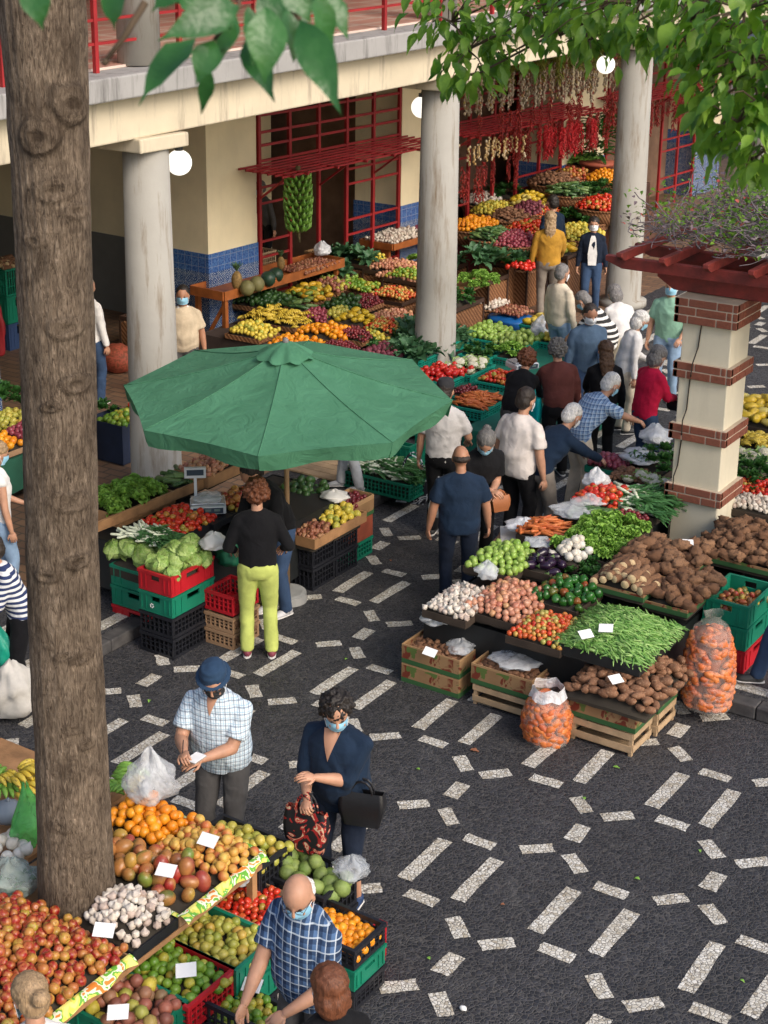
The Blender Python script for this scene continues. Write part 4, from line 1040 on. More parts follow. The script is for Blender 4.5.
prod('papaya', m_fruit('papaya_skin', [(0, (.60, .30, .02)), (.5, (.66, .42, .03)), (.8, (.30, .33, .05)), (1, (.10, .20, .03))], None, .4), [blob(.06, (1.7, .9, .9))], .07)
prod('avocado', m_fruit('avocado_skin', [(0, (.015, .05, .012)), (1, (.05, .12, .025))], None, .4, bump=.4), [blob(.05, (1.25, .9, .9))], .052)
prod('cherry', m_fruit('dark_berry_skin', [(0, (.10, .012, .02)), (1, (.22, .025, .03))], None, .3, bump=0), [blob(.024, (1, 1, 1), nu=10, nv=7)], .024)
prod('carrot_chunk', m_fruit('carrot_skin', [(0, (.55, .12, .03)), (.5, (.66, .20, .05)), (1, (.45, .09, .03))], None, .5, bump=.3), [blob(.036, (1.7, 1, 1), amp=.25, seed=i) for i in range(3)], .045)
prod('carrot', m_fruit('carrot_skin', [(0, (.62, .16, .03)), (1, (.70, .24, .06))], None, .5), [MB().tube([(-.08, 0, 0), (-.07, 0, 0), (0, .004, 0), (.07, 0, 0), (.10, 0, 0)], [.006, .019, .017, .010, .002], 9)], .04)
prod('courgette', m_fruit('courgette_skin', [(0, (.02, .07, .02)), (.6, (.06, .14, .04)), (1, (.16, .26, .08))], None, .35, spots=(.22, .30, .12)), [MB().tube([(-.11, 0, 0), (-.10, 0, 0), (0, .012, 0), (.09, .004, 0), (.105, 0, 0)], [.008, .024, .029, .027, .01], 10)], .055)
def ban(n, mk=1):
    b = MB()
    for k in range(n):
        y = (k - (n - 1) / 2) * .033; pts = []
        for j in range(7):
            u = j / 6; a = -.9 + u * 1.8; pts.append((math.sin(a) * .085, y * (1 + .5 * u) , math.cos(a) * .075 - .06 + .006 * (k % 2)))
        b.tube(pts, [.006, .014, .0185, .020, .0185, .013, .005], 8)
    return b
prod('banana_hand', m_fruit('banana_skin', [(0, (.62, .42, .03)), (1, (.66, .50, .06))], (.62, .46, .06), .45, spots=(.20, .12, .03)), [ban(5), ban(4)], .07)
prod('green_banana_hand', m_fruit('green_banana_skin', [(0, (.10, .26, .03)), (1, (.17, .36, .05))], (.2, .38, .06), .45), [ban(5), ban(6)], .07)
prod('squash', m_fruit('squash_skin', [(0, (.62, .42, .03)), (.6, (.66, .46, .03)), (1, (.60, .50, .14))], None, .4), [blob(.06, (1.5, .85, .85), amp=.2)], .07)
prod('melon', m_fruit('melon_skin', [(0, (.22, .33, .06)), (1, (.36, .46, .12))], (.16, .25, .05), .4), [blob(.06, (1.05, .95, .95))], .06)
prod('beetroot', m_fruit('beetroot_skin', [(0, (.12, .02, .04)), (1, (.24, .06, .08))], None, .6), [blob(.032, (1, 1, 1), amp=.2)], .032)
prod('brown_fruit', m_fruit('tamarillo_skin', [(0, (.18, .05, .03)), (.5, (.30, .11, .06)), (1, (.38, .2, .1))], None, .5), [blob(.03, (1.2, 1, 1))], .03)
def casv(i):
    b = MB(); b.mi = 0; L = .16 + .03 * i; b.tube([(-L / 2, 0, 0), (-L / 4, .004, 0), (L / 4, -.003, 0), (L / 2, 0, 0)], [.040, .045, .042, .037], 12, False)
    b.mi = 1; b.tube([(-L / 2 - .0005, 0, 0), (-L / 2 + .001, 0, 0)], [.0385, .040], 12); b.mi = 0; b.tube([(L / 2, 0, 0), (L / 2 + .02, 0, 0)], [.037, .01], 12); return b
prod('cassava_root', [MATS['yam_skin'], m_plain('cassava_flesh', (.62, .46, .26), .7, .3, 30)], [casv(0), casv(1)], .05)
# leafy things
def leafsheet(b, base, dirv, L, W, curl, rg, ruff=.15, nu=3, nv=5):
    d = V(dirv).normalized(); s = d.cross(V((0, 0, 1))); s = s.normalized() if s.length > .1 else V((1, 0, 0)); n = s.cross(d)
    f0 = rg.uniform(0, 6)
    def fn(u, v):
        w = math.sin(PI * (.12 + .80 * v)) * W * (u - .5) * 2
        return V(base) + d * (L * v * (1 - curl * .25 * v)) + s * w + n * (-curl * L * v * v * .5 + abs(u - .5) * W * .7 + ruff * W * math.sin(f0 + v * 13 + u * 5) * abs(u - .5) * 2)
    b.grid(fn, nu, nv)
def head(seed, n=18, L=.13, W=.055, spread=1.0, ruff=.35, up=.4):
    b = MB(); rg = random.Random(seed)
    for k in range(n):
        t = k / n; a = k * 2.4; e = up + (1 - t) * 0 + t * 1.0
        d = V((math.cos(a) * math.cos(e) * spread, math.sin(a) * math.cos(e) * spread, math.sin(e)))
        leafsheet(b, (math.cos(a) * .012, math.sin(a) * .012, 0), d, L * rg.uniform(.8, 1.1) * (1 - .3 * t), W * rg.uniform(.85, 1.15), .8 * (1 - t) + .1, rg, ruff, 4, 6)
    return b
prod('lettuce', m_leaf('lettuce_leaf', (.15, .33, .04), (.30, .50, .09), .5, .2), [head(1, 22, .13, .06, 1, .5), head(2, 22, .13, .06, 1, .5)], .11)
prod('leafy_bunch', m_leaf('dark_green_leaf', (.02, .085, .018), (.06, .17, .035), .5, .2), [head(3, 16, .17, .045, 1, .3), head(4, 20, .15, .035, 1, .3)], .12)
prod('chard', m_leaf('chard_leaf', (.03, .10, .045), (.09, .20, .09), .5, .15), [head(5, 14, .22, .05, 1, .25, .1), head(6, 12, .24, .055, 1, .25, .05)], .14)
prod('cauliflower', [m_fruit('cauliflower_curd', [(0, (.62, .58, .42)), (1, (.70, .68, .56))], None, .7, bump=.8), m_leaf('pale_cabbage_leaf', (.22, .36, .10), (.38, .50, .2))], [(lambda b: (setattr(b, 'mi', 1), [leafsheet(b, (0, 0, -.05), (math.cos(a), math.sin(a), .75), .14, .05, .2, random.Random(int(a * 9)), .2, 3, 5) for a in [k * .8 for k in range(8)]], b)[2])(blob(.075, (1, 1, .7), amp=.3, fr=5, nu=20, nv=12))], .09)
def bean(seed, L=.15):
    b = MB(); rg = random.Random(seed); c = rg.uniform(-.5, .5)
    b.tube([(-L / 2, c * .03, 0), (-L / 4, -c * .012, .003), (0, -c * .02, .004), (L / 4, -c * .01, .002), (L / 2, c * .03, 0)], [.004, .008, .0088, .008, .003], 5); return b
prod('green_bean', m_fruit('green_bean_skin', [(0, (.10, .25, .045)), (.6, (.22, .42, .10)), (1, (.36, .54, .18))], None, .4, bump=0), [bean(i) for i in range(3)], .03)
def leek(i):
    b = MB(); b.mi = 0; b.tube([(-.16, 0, 0), (-.15, 0, 0), (0, .003, 0)], [.01, .016, .015], 9); b.mi = 1
    rg = random.Random(i)
    for k in range(5): leafsheet(b, (0, 0, 0), (1, rg.uniform(-.35, .35), rg.uniform(-.05, .3)), .22, .015, .3, rg, .1, 2, 5)
    return b
prod('leek', [m_plain('leek_white', (.62, .66, .50), .5, .2), m_leaf('leek_leaf', (.05, .17, .06), (.12, .28, .10))], [leek(0), leek(1)], .05)

COUNT = {}
ITEMS = {}
class Item: pass
TRX, TRY = -6.14, 6.08
def heap(kind, c, sx, sy, label, group=None, mound=.10, d=None, rz=0, shape='r', parent=None, tx=0, ty=0, gap_shade=True, flat=False, k=1.0, cat=None, cap=400, seed=None, limit=None, gap_mat=None, under=.10, mesh_of=None):
    """pile of single fruits over a mound: every fruit is an object of its own"""
    meshes, r = PM[kind]; r = r * k
    D_ = (d or 2 * r) * .93; import zlib; rg = random.Random(zlib.crc32(repr((kind, round(c[0], 2), round(c[1], 2))).encode()) if seed is None else seed)
    co, si = math.cos(rz), math.sin(rz)
    def hgt(u, v):
        if shape == 'r': e = (1 - abs(u) ** 2.6) * (1 - abs(v) ** 2.6)
        else: e = max(0, 1 - (u * u + v * v)) ** .8
        return mound * e + tx * u * sx / 2 + ty * v * sy / 2 + .012 * noise.noise(V((u * 3 + c[0] * 9, v * 3 + c[1] * 7, 0)))
    pts = []
    ny = max(1, int(sy / (D_ * .88))); nx = max(1, int(sx / D_))
    for j in range(ny):
        for i in range(nx + 1):
            x = (i - nx / 2 + (.5 if j % 2 else 0)) * D_ + rg.uniform(-.22, .22) * D_; y = (j - (ny - 1) / 2) * D_ * .88 + rg.uniform(-.22, .22) * D_
            u, v = 2 * x / sx, 2 * y / sy
            wx, wy = c[0] + x * co - y * si, c[1] + x * si + y * co
            if math.hypot(wx - TRX, wy - TRY) < .235 + r * .8: continue
            if abs(u) > 1.02 or abs(v) > 1.02 or (shape != 'r' and u * u + v * v > 1.04): continue
            pts.append((x, y, hgt(max(-1, min(1, u)), max(-1, min(1, v))) + rg.uniform(-.25, .3) * r))
            if rg.random() < .28 and not flat: pts.append((x + D_ * .5, y + D_ * .4, hgt(max(-1, min(1, u)), max(-1, min(1, v))) + r * rg.uniform(.8, 1.05)))
    lab = label
    for x, y, z in pts:
        me_ = meshes[rg.randrange(len(meshes))]
        if mesh_of: me_ = PM[mesh_of][0][0]
        o = Item()
        o.location = (c[0] + x * co - y * si, c[1] + x * si + y * co, c[2] + z)
        if kind in ('lettuce', 'leafy_bunch', 'chard', 'cauliflower'): o.rotation_euler = (rg.uniform(-.4, .4), rg.uniform(-.4, .4), rg.uniform(0, 6.28))
        elif kind in ('garlic_bulb', 'apple', 'tomato', 'pepper', 'red_pepper', 'turnip', 'onion', 'peach', 'cabbage'): o.rotation_euler = (rg.gauss(0, .7), rg.gauss(0, .7), rg.uniform(0, 6.28))
        elif kind in ('green_bean', 'carrot', 'courgette', 'leek', 'aubergine', 'banana_hand', 'green_banana_hand', 'papaya', 'potato', 'yam', 'squash'): o.rotation_euler = (rg.uniform(-.3, .3), rg.uniform(-.25, .25), rg.gauss(rz + .2, .8) if kind not in ('green_bean', 'leek') else rg.gauss(rz, .45))
        elif kind == 'cassava_root': o.rotation_euler = (0, rg.uniform(-.15, .15), R(90) + rg.uniform(-.35, .35))
        else: o.rotation_euler = (rg.uniform(0, 6.28), rg.uniform(0, 6.28), rg.uniform(0, 6.28))
        s = rg.uniform(.86, 1.12) * k; o.scale = (s, s, s)
        o.mesh = me_; o.label = lab; o.cat = cat or kind.replace('_', ' '); o.group = group or lab
        o.name = (cat or kind).replace(' ', '_').replace('_hand', '_hand'); ITEMS.setdefault(o.name, []).append(o)
    COUNT[kind] = COUNT.get(kind, 0) + len(pts)
    if parent is not None:
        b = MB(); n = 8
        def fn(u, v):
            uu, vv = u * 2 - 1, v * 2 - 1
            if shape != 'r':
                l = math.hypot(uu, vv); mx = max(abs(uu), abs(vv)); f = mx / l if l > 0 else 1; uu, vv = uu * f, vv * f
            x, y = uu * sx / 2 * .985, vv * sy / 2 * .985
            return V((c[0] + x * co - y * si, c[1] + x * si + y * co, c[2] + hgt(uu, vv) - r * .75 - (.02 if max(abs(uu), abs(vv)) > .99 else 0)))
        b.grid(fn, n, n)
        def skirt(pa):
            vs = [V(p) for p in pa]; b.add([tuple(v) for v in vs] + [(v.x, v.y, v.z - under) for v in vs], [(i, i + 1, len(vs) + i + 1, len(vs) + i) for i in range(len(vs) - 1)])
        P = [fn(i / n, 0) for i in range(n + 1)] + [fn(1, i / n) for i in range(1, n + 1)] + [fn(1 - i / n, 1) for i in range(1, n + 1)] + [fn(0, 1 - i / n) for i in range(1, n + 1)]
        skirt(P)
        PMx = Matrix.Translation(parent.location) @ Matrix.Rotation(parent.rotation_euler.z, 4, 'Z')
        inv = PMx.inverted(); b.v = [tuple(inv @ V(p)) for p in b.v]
        b.build('gap_shade', gap_mat or GAPSH, parent, True)  # added mound below the fruit layer; its dark colour is painted gap shade
    return pts


# ================================================================ FOREGROUND DISPLAY (round the tree trunk)
def P(c, dx=0, dy=0, dz=0): return (c[0] + dx, c[1] + dy, c[2] + dz)
C = (-5.493, 7.159, 0.840)
table(P(C, -.62, -1.35, -C[2]), 1.24, 2.7, .76, 'wooden table under the fruit display around the tree trunk')
def ptray(c, lx, ly, h, label, edges, rim=.05, mat=None, name='display_tray'):
    t = thing(name, label, 'tray', c)
    b = MB(); b.box((0, 0, .006), (lx, ly, .012)); 
    for s in (-1, 1): b.box((0, s * (ly / 2 - .006), h / 2 + .008), (lx, .01, h - .01)); b.box((s * (lx / 2 - .006), 0, h / 2 + .008), (.01, ly - .026, h - .01))
    b.build('tray_body', mat or CARDP, t)
    if edges:
        for e in edges:
            b = MB(); n = 26; rg = random.Random(int(c[0] * 99) + ord(e))
            L = ly if e in 'Xx' else lx; s = 1 if e in 'XY' else -1
            def fn(u, v):
                q = (u - .5) * L; o = (.012 + .07 * v + .012 * math.sin(u * 17 + 2) * v); z = h + .012 + .012 * math.sin(u * 23) * v + .016 * math.sin(v * PI) - .035 * v
                return V((s * (lx / 2 - .02 + o), q, z)) if e in 'Xx' else V((q, s * (ly / 2 - .02 + o), z))
            b.grid(fn, n, 4); b.build('printed_paper', PRN, t, True)
    return t
tr = ptray(P(C, -.55, -.42, -.075), 1.10, .84, .07, 'shallow cardboard tray of mangoes, peaches and oranges edged with printed paper', 'XY')
heap('orange', P(C, -.84, -.20, .03), .50, .42, 'bright orange in the pile beside the clear plastic bag', 'oranges right of the tree trunk', .09, parent=tr, k=.92)
heap('peach', P(C, -.28, -.22, .03), .54, .42, 'yellow pink peach in the sloping tray with printed paper edge', 'peaches in the foreground tray', .05, k=.86, parent=tr, tx=-.04)
heap('mango', P(C, -.54, -.64, .04), 1.04, .42, 'red and green mango between the oranges and the garlic', 'mangoes in the foreground tray', .07, parent=tr, tx=-.02, k=1.0)
tr2 = ptray(P(C, -.26, -1.06, -.075), .52, .42, .07, 'dark tray of white garlic bulbs in front of the tree trunk', 'Y', mat=PK)
heap('garlic_bulb', P(C, -.26, -1.06, .03), .50, .42, 'white garlic bulb in the pile at the foot of the trunk', 'garlic bulbs by the tree trunk', .12, parent=tr2)
tr3 = ptray(P(C, -.52, -1.82, -.075), 1.04, 1.06, .07, 'cardboard tray of red apples with printed paper edge at the lower left', 'X')
heap('apple', P(C, -.52, -1.82, .03), 1.0, 1.04, 'red and yellow apple in the lower left pile', 'apples in front of the tree trunk', .12, parent=tr3, k=.84)
# crates below the display
def stack(c, lx, ly, h, items, rz=0):
    z = c[2]; out = []
    for mat, style, lab in items:
        out.append(crate((c[0], c[1], z), lx, ly, h, mat, lab, style, rz)); z += h + .006
    return out, z
def fstack(c, top, lx, ly, h, n, items):
    z0 = top - n * (h + .006); return stack((c[0], c[1], z0), lx, ly, h, items)
g = (-5.399, 6.582, 0.600)
o, z = stack((g[0], g[1], .0), .60, .42, .194, [(PK, 'lattice', 'black lattice crate at the bottom of the lime crate stack'), (PG, 'solid', 'green crate in the middle of the lime crate stack'), (PG, 'solid', 'green plastic crate full of small yellow green guavas')])
heap('guava', (g[0], g[1], .53), .56, .38, 'small yellow green guava in the green foreground crate', 'guavas in the green crate', .04, parent=o[-1], k=1.1)
g = (-5.419, 6.160, 0.600)
o, z = stack((g[0], g[1], .0), .60, .44, .194, [(PK, 'lattice', 'black lattice crate at the bottom of the red crate stack'), (PK, 'lattice', 'black lattice crate beneath the red lime crate'), (PR_, 'lattice', 'red plastic crate full of green limes in the foreground')])
heap('lime', (g[0], g[1], .545), .57, .41, 'green lime in the red foreground crate', 'limes in the red crate', .05, parent=o[-1], k=1.0)
g = (-5.465, 5.767, 0.600)
o, z = stack((g[0], g[1], .0), .60, .44, .194, [(PK, 'lattice', 'black lattice crate lowest under the passion fruit'), (PG, 'solid', 'green crate directly under the passion fruit crate'), (PG, 'solid', 'green crate of purple and yellow passion fruit')])
heap('passion_fruit', (g[0], g[1], .56), .57, .41, 'purple or yellow passion fruit in the green crate', 'passion fruit in the foreground crate', .06, parent=o[-1], k=1.12)
g = (-5.071, 6.291, 0.420)
o, z = stack((g[0], g[1], .0), .58, .40, .194, [(PK, 'lattice', 'black crate at the bottom beside the bald man'), (PK, 'lattice', 'open black crate of small green fruit beside the bald man')])
heap('lime', (g[0], g[1], .36), .54, .36, 'small green fruit in the black crate beside the bald man', 'green fruit in the black crate', .02, parent=o[-1], k=.85)
g = (-4.973, 5.914, 0.520)
o, z = stack((g[0], g[1], .0), .58, .40, .26, [(PK, 'lattice', 'black lattice crate at the bottom edge, lower of two'), (PK, 'lattice', 'empty black lattice crate at the bottom edge, upper of two')])
g = (-5.488, 7.102, 0.500)
bx_ = open_box((g[0], g[1], .30), .50, .40, .20, CARDP, 'brown cardboard box of small red plums behind the bald man', 'box')
b_ = crate((g[0], g[1], .0), .5, .4, .294, PK, 'black crate under the box of red plums', 'lattice')
heap('tomato', (g[0], g[1], .45), .46, .36, 'small red plum in the cardboard box behind the bald man', 'red plums in the box', .04, parent=bx_, k=.9, cat='plum')
g = (-5.448, 7.566, 0.520)
o, z = stack((g[0], g[1], .0), .60, .40, .255, [(PK, 'lattice', 'black lattice crate under the custard apples'), (PK, 'lattice', 'black lattice crate of knobbly green custard apples')])
heap('custard_apple', (g[0], g[1], .46), .55, .36, 'knobbly green custard apple in the black crate', 'custard apples in the black crate', .05, parent=o[-1], k=1.05)
bag((g[0] + .30, g[1] + .12, .50), .12, .16, m_bag('thin_plastic', (.6, .64, .68), .4), 'crumpled clear plastic bag on the custard apple crate', seed=9)
g = (-4.957, 7.257, 0.460)
o, z = stack((g[0], g[1], .0), .50, .36, .152, [(PK, 'lattice', 'black crate at the bottom of the orange pepper stack'), (PG, 'solid', 'green crate in the middle of the orange pepper stack'), (PK, 'lattice', 'black crate of small orange peppers right of the bald man')])
heap('lemon', (g[0], g[1], .39), .46, .32, 'small orange pepper in the black crate', 'orange peppers in the black crate', .03, parent=o[-1], k=.75, cat='pepper', mesh_of='orange')
c_ = crate((-4.842, 7.464, 0.200), .05, .30, .30, PR_, 'narrow red plastic crate standing against the black crate stack', 'solid')
c_.location.z = 0.02
g = P(C, -.36, .23, 0)
o, z = stack((g[0], g[1], .0), .60, .38, .222, [(PK, 'lattice', 'black crate lowest of three behind the peach tray'), (PK, 'lattice', 'black crate middle of three behind the peach tray'), (PK, 'lattice', 'black crate of small yellow fruit behind the peach tray')])
heap('guava', (g[0], g[1], .62), .55, .34, 'yellow green fruit in the black crate behind the peaches', 'yellow fruit behind the peach tray', .05, parent=o[-1], k=1.3)
heap('green_banana_hand', (-6.782, 7.218, 0.860), .22, .36, 'green banana hand leaning on the trunk by the oranges', 'green bananas behind the oranges', .05, k=.9, flat=True)
heap('banana_hand', (-6.634, 7.138, 0.920), .10, .20, 'yellow banana hand behind the oranges', 'yellow bananas behind the oranges', .02, k=.8, flat=True)
table(P(C, -1.95, -.62, -C[2]), 1.3, 1.6, .76, 'wooden table left of the tree trunk with bananas and bags')
heap('banana_hand', (-7.260, 6.800, 0.900), .34, .30, 'yellow banana hand left of the tree trunk', 'yellow bananas left of the trunk', .10, k=1.0, flat=True)
heap('green_banana_hand', (-7.372, 6.698, 0.880), .34, .30, 'green banana hand at the left edge', 'green bananas at the left edge', .06, k=1.0, flat=True)
PUMP = m_plain('grey_pumpkin_skin', (.19, .22, .25), .6, .2)
for i, (p, lab) in enumerate((((-7.134, 6.485, 0.900), 'round grey blue pumpkin nearest the left edge'), ((-7.026, 6.554, 0.880), 'round grey blue pumpkin touching the tree trunk'))):
    b = MB(); b.sph((0, 0, 0), (.10, .10, .085), 20, 12, None, lambda d, ph, th: d * (1 + .05 * math.cos(8 * ph) * math.sin(th))); b.tube([(0, 0, .07), (.01, 0, .11)], [.014, .010], 6)
    tag(b.build('pumpkin', PUMP, None, True, p), lab, 'pumpkin')
bag((-6.808, 6.348, 0.800), .12, .42, m_bag('bright_green_plastic', (.12, .55, .12), .85), 'bright green plastic bag standing left of the trunk', seed=4, rx=.6, spike=.5)
bag((-6.584, 5.971, 0.780), .17, .24, m_bag('misty_plastic', (.5, .6, .55), .45), 'clear plastic bag of dark green herbs at the left edge', seed=5)
heap('leafy_bunch', (-6.552, 5.958, 0.800), .26, .24, 'dark herb bunch inside the plastic bag at the left edge', 'herbs in the plastic bag', .06, flat=True, k=.6)
heap('turnip', (-6.846, 6.182, 0.860), .22, .26, 'pale turnip beside the green plastic bag', 'turnips left of the trunk', .08)
bag((-6.382, 7.100, 0.950), .17, .36, m_bag('clear_plastic', (.82, .85, .88), .42), 'clear crumpled plastic bag standing on the oranges', seed=2, spike=.35)
bag((-5.664, 7.065, 0.620), .13, .20, m_bag('clear_plastic', (.82, .85, .88), .42), 'small clear bag of mixed vegetables under the peach tray', seed=6)
heap('pepper', (-5.651, 7.047, 0.620), .16, .14, 'green pepper inside the small clear bag', 'peppers inside the small clear bag', .04, k=.7)
for p, lab in (((-5.694, 6.439, 1.030), 'white price card on the mangoes'), ((-5.699, 6.860, 1.020), 'white price card on the peaches'), ((-5.628, 5.797, 1.000), 'white price card on the garlic by the trunk'),
               ((-5.256, 6.091, 0.700), 'white price card on the limes in the red crate'), ((-5.317, 5.557, 0.720), 'white price card on the passion fruit'), ((-5.026, 6.433, 0.480), 'white price card on the black crate beside the bald man')):
    card(p, lab, s=.10)
# banana leaves and sack between trunk and kerb
b = MB(); 
sk = bag((-9.263, 8.565, 0.000), .20, .62, m_plain('woven_sack', (.55, .52, .47), .9, .15, 10, 200, .4), 'white woven sack with rolled rim left of the trunk', 'sack', 3, cat='sack', spike=-.1)
bag((-9.536, 8.714, 0.300), .16, .46, m_plain('teal_bag_plastic', (.01, .30, .20), .45, .2), 'teal shopping bag held at the left edge', 'shopping_bag', 7, cat='shopping bag', ry=.5, spike=.1)
# blonde woman, striped person stay at the edge of the picture

# ================================================================ LEFT MIDDLE STALL under the umbrella
C1 = (-8.825, 10.204, 0.000)
q = (C1[0] - .21, C1[1] + .31, 0)
o, z = stack(q, .40, .62, .205, [(PK, 'lattice', 'black lattice crate at the very bottom of the cabbage stack'), (PK, 'lattice', 'black lattice crate second from the bottom of the cabbage stack'),
    (PG, 'solid', 'green crate with a white recycling mark under the red cabbage crate'), (PR_, 'solid', 'red crate full of green cabbages')])
heap('cabbage', (q[0], q[1], z - .03), .36, .58, 'green cabbage in the red crate', 'cabbages in the red crate', .07, parent=o[-1], k=.92, d=.15)
b = MB()
for k in range(3):
    a = k * 2 * PI / 3 + .5; b.bar((.022 * math.cos(a), 0, .022 * math.sin(a)), (.022 * math.cos(a + 1.5), 0, .022 * math.sin(a + 1.5)), .002, .010)
mk = b.build('recycling_mark', MATS['card_white'], o[2], False, (-.04, -.3165, .075))
q2 = (C1[0] - .21 - .52, C1[1] + .31 + .18, 0)
o, z2 = stack(q2, .58, .42, .205, [(PR_, 'solid', 'red crate at the bottom left of the cabbage stall'), (PG, 'solid', 'green crate above the red one at the left of the cabbage stall'), (PG, 'solid', 'topmost green crate at the left of the cabbage stall')])
heap('cabbage', (q2[0] - .02, q2[1] - .02, z2 + .08), .56, .40, 'large round cabbage on the green crates', 'large cabbages on the green crates', .06, parent=o[-1], k=1.12, d=.20, flat=True)
q3 = (C1[0] - .5, C1[1] + .84, 0)
T1 = table((C1[0] - 1.25, C1[1] + 1.25, 0), 1.9, 1.5, .74, 'wooden stall table beneath the lettuces and tomatoes', cloth=(m_plain('black_tarp', (.015, .017, .018), .45, .3), .5))
heap('leek', (-9.535, 10.753, 0.900), .5, .34, 'bunched green onion behind the cabbages', 'green onions behind the cabbages', .04, k=.75, flat=True, d=.045)
def wtray(c, lx, ly, h, label, mat=None, rz=0):
    return open_box(c, lx, ly, h, mat or WOOD, label, 'tray', 'wooden_tray', rz, .018)
g = (-9.611, 11.262, 0.860); w_ = open_box((g[0], g[1], .76), .56, .62, .12, PK, 'black tray of ripe tomatoes beside the scale', 'tray', 'produce_tray')
heap('tomato', (g[0], g[1], .88), .54, .60, 'ripe tomato in the black tray beside the scale', 'tomatoes beside the scale', .05, parent=w_, k=1.15)
g = (-10.431, 11.368, 0.900); w_ = wtray((g[0], g[1], .78), .62, .86, .13, 'wooden tray of bright green lettuces beside the column')
heap('lettuce', (g[0], g[1], .91), .56, .80, 'bright green lettuce in the wooden tray beside the column', 'lettuces in the wooden tray', .05, parent=w_, d=.16, flat=True)
b = MB(); pa, pb = (-10.127, 10.618, 0.900), (-10.012, 12.683, 0.900); b.bar(pa, pb, .03, .10); tag(b.build('plank', WOOD), 'long bare wooden plank edging the lettuce tray and the onions', 'plank')
g = (-10.202, 12.511, 0.980); w_ = wtray((g[0], g[1], .86), .46, .72, .12, 'wooden tray of red onions below the umbrella rim')
heap('onion', (g[0], g[1], .98), .42, .68, 'reddish onion in the tray below the umbrella rim', 'onions below the umbrella rim', .06, parent=w_)
g = (-10.351, 12.152, 0.920); w_ = open_box((g[0], g[1], .78), .36, .5, .12, PK, 'dark tray of courgettes beside the onion tray', 'tray', 'produce_tray')
heap('courgette', (g[0], g[1], .90), .32, .46, 'dark courgette beside the onion tray', 'courgettes beside the onions', .04, parent=w_, flat=True)
g = (-9.487, 12.024, 0.880); w_ = open_box((g[0], g[1], .74), .42, .62, .14, PK, 'dark tray of nectarines behind the woman in lime trousers', 'tray', 'produce_tray')
heap('apple', (g[0], g[1], .88), .38, .58, 'dark red nectarine behind the woman in lime trousers', 'nectarines beside the scale', .06, parent=w_, cat='nectarine')
T2 = table((g[0] + .1, g[1] + .35, 0), 1.0, 1.6, .72, 'dark stall table beneath the nectarines', cloth=(MATS['black_tarp'], .6))
# scale
def scale(c, rz, label, post=True):
    t = thing('weighing_scale', label, 'scale', c, rz)
    b = MB(); b.box((0, 0, .05), (.36, .30, .08)); o = bevel(b.build('body', m_plain('scale_body', (.62, .64, .66), .4, .1), t), .015)
    b = MB(); b.box((0, .02, .105), (.34, .24, .012)); bevel(b.build('weighing_plate', m_plain('scale_plate', (.55, .57, .6), .25, .1, metal=.6), t), .005)
    b = MB(); b.box((0, -.153, .055), (.30, .006, .055)); p = b.build('keypad', m_plain('keypad_dark', (.04, .06, .09), .4), t)
    for k in range(3): b = MB(); b.box((-.09 + k * .09, -.158, .06), (.06, .004, .024)); b.build('display', m_plain('lcd', (.16, .22, .20), .3), p)
    if post:
        b = MB(); b.box((-.12, .14, .2), (.03, .03, .24)); b.build('post', MATS['scale_body'], t)
        b = MB(); b.box((-.12, .14, .36), (.22, .04, .11)); h = b.build('head', MATS['scale_body'], t)
        b = MB(); b.box((-.12, .118, .365), (.17, .006, .06)); b.build('display', MATS['keypad_dark'], h)
    return t
g = (-9.557, 11.639, 0.900)
b = MB(); b.box((0, 0, -.03), (.56, .52, .06)); tag(b.build('black_box', PK, None, False, (g[0], g[1], .87)), 'flat black box carrying the weighing scale', 'box')
sc = scale((g[0], g[1], .875), R(40), 'white electronic scale with a raised display beside the tomatoes')
bag((g[0] - .02, g[1] + .03, .97), .14, .08, m_bag('clear_plastic', (.82, .85, .88), .42), 'thin white plastic bags lying on the scale', seed=11)
bag((-8.829, 10.828, 0.920), .13, .16, m_plain('white_bag', (.66, .64, .6), .5, .1), 'white plastic bags on the cabbage crate', seed=12)
bag((-8.874, 11.120, 0.620), .14, .30, m_plain('green_bag', (.015, .16, .08), .5, .3), 'dark green bag hanging by the cabbage crates', seed=13)
# crates beside the woman's legs
g = (-8.669, 10.881, 0.280)
o, z = stack((g[0], g[1], 0), .34, .40, .16, [(CARDP, 'lattice', 'brown basket crate at the bottom left of the lime trousers'), (CARDP, 'lattice', 'brown basket crate in the middle left of the lime trousers')])
for oo, zz in zip(o, (.11, .27)): heap('yam', (g[0], g[1], zz), .30, .36, 'brown root in the %s basket crate' % ('lower' if zz < .2 else 'upper'), 'roots in the %s basket crate' % ('lower' if zz < .2 else 'upper'), .0, parent=oo, k=.6, flat=True)
crate((g[0], g[1], z + .02), .34, .40, .20, PR_, 'red lattice crate left of the lime trousers', 'lattice')
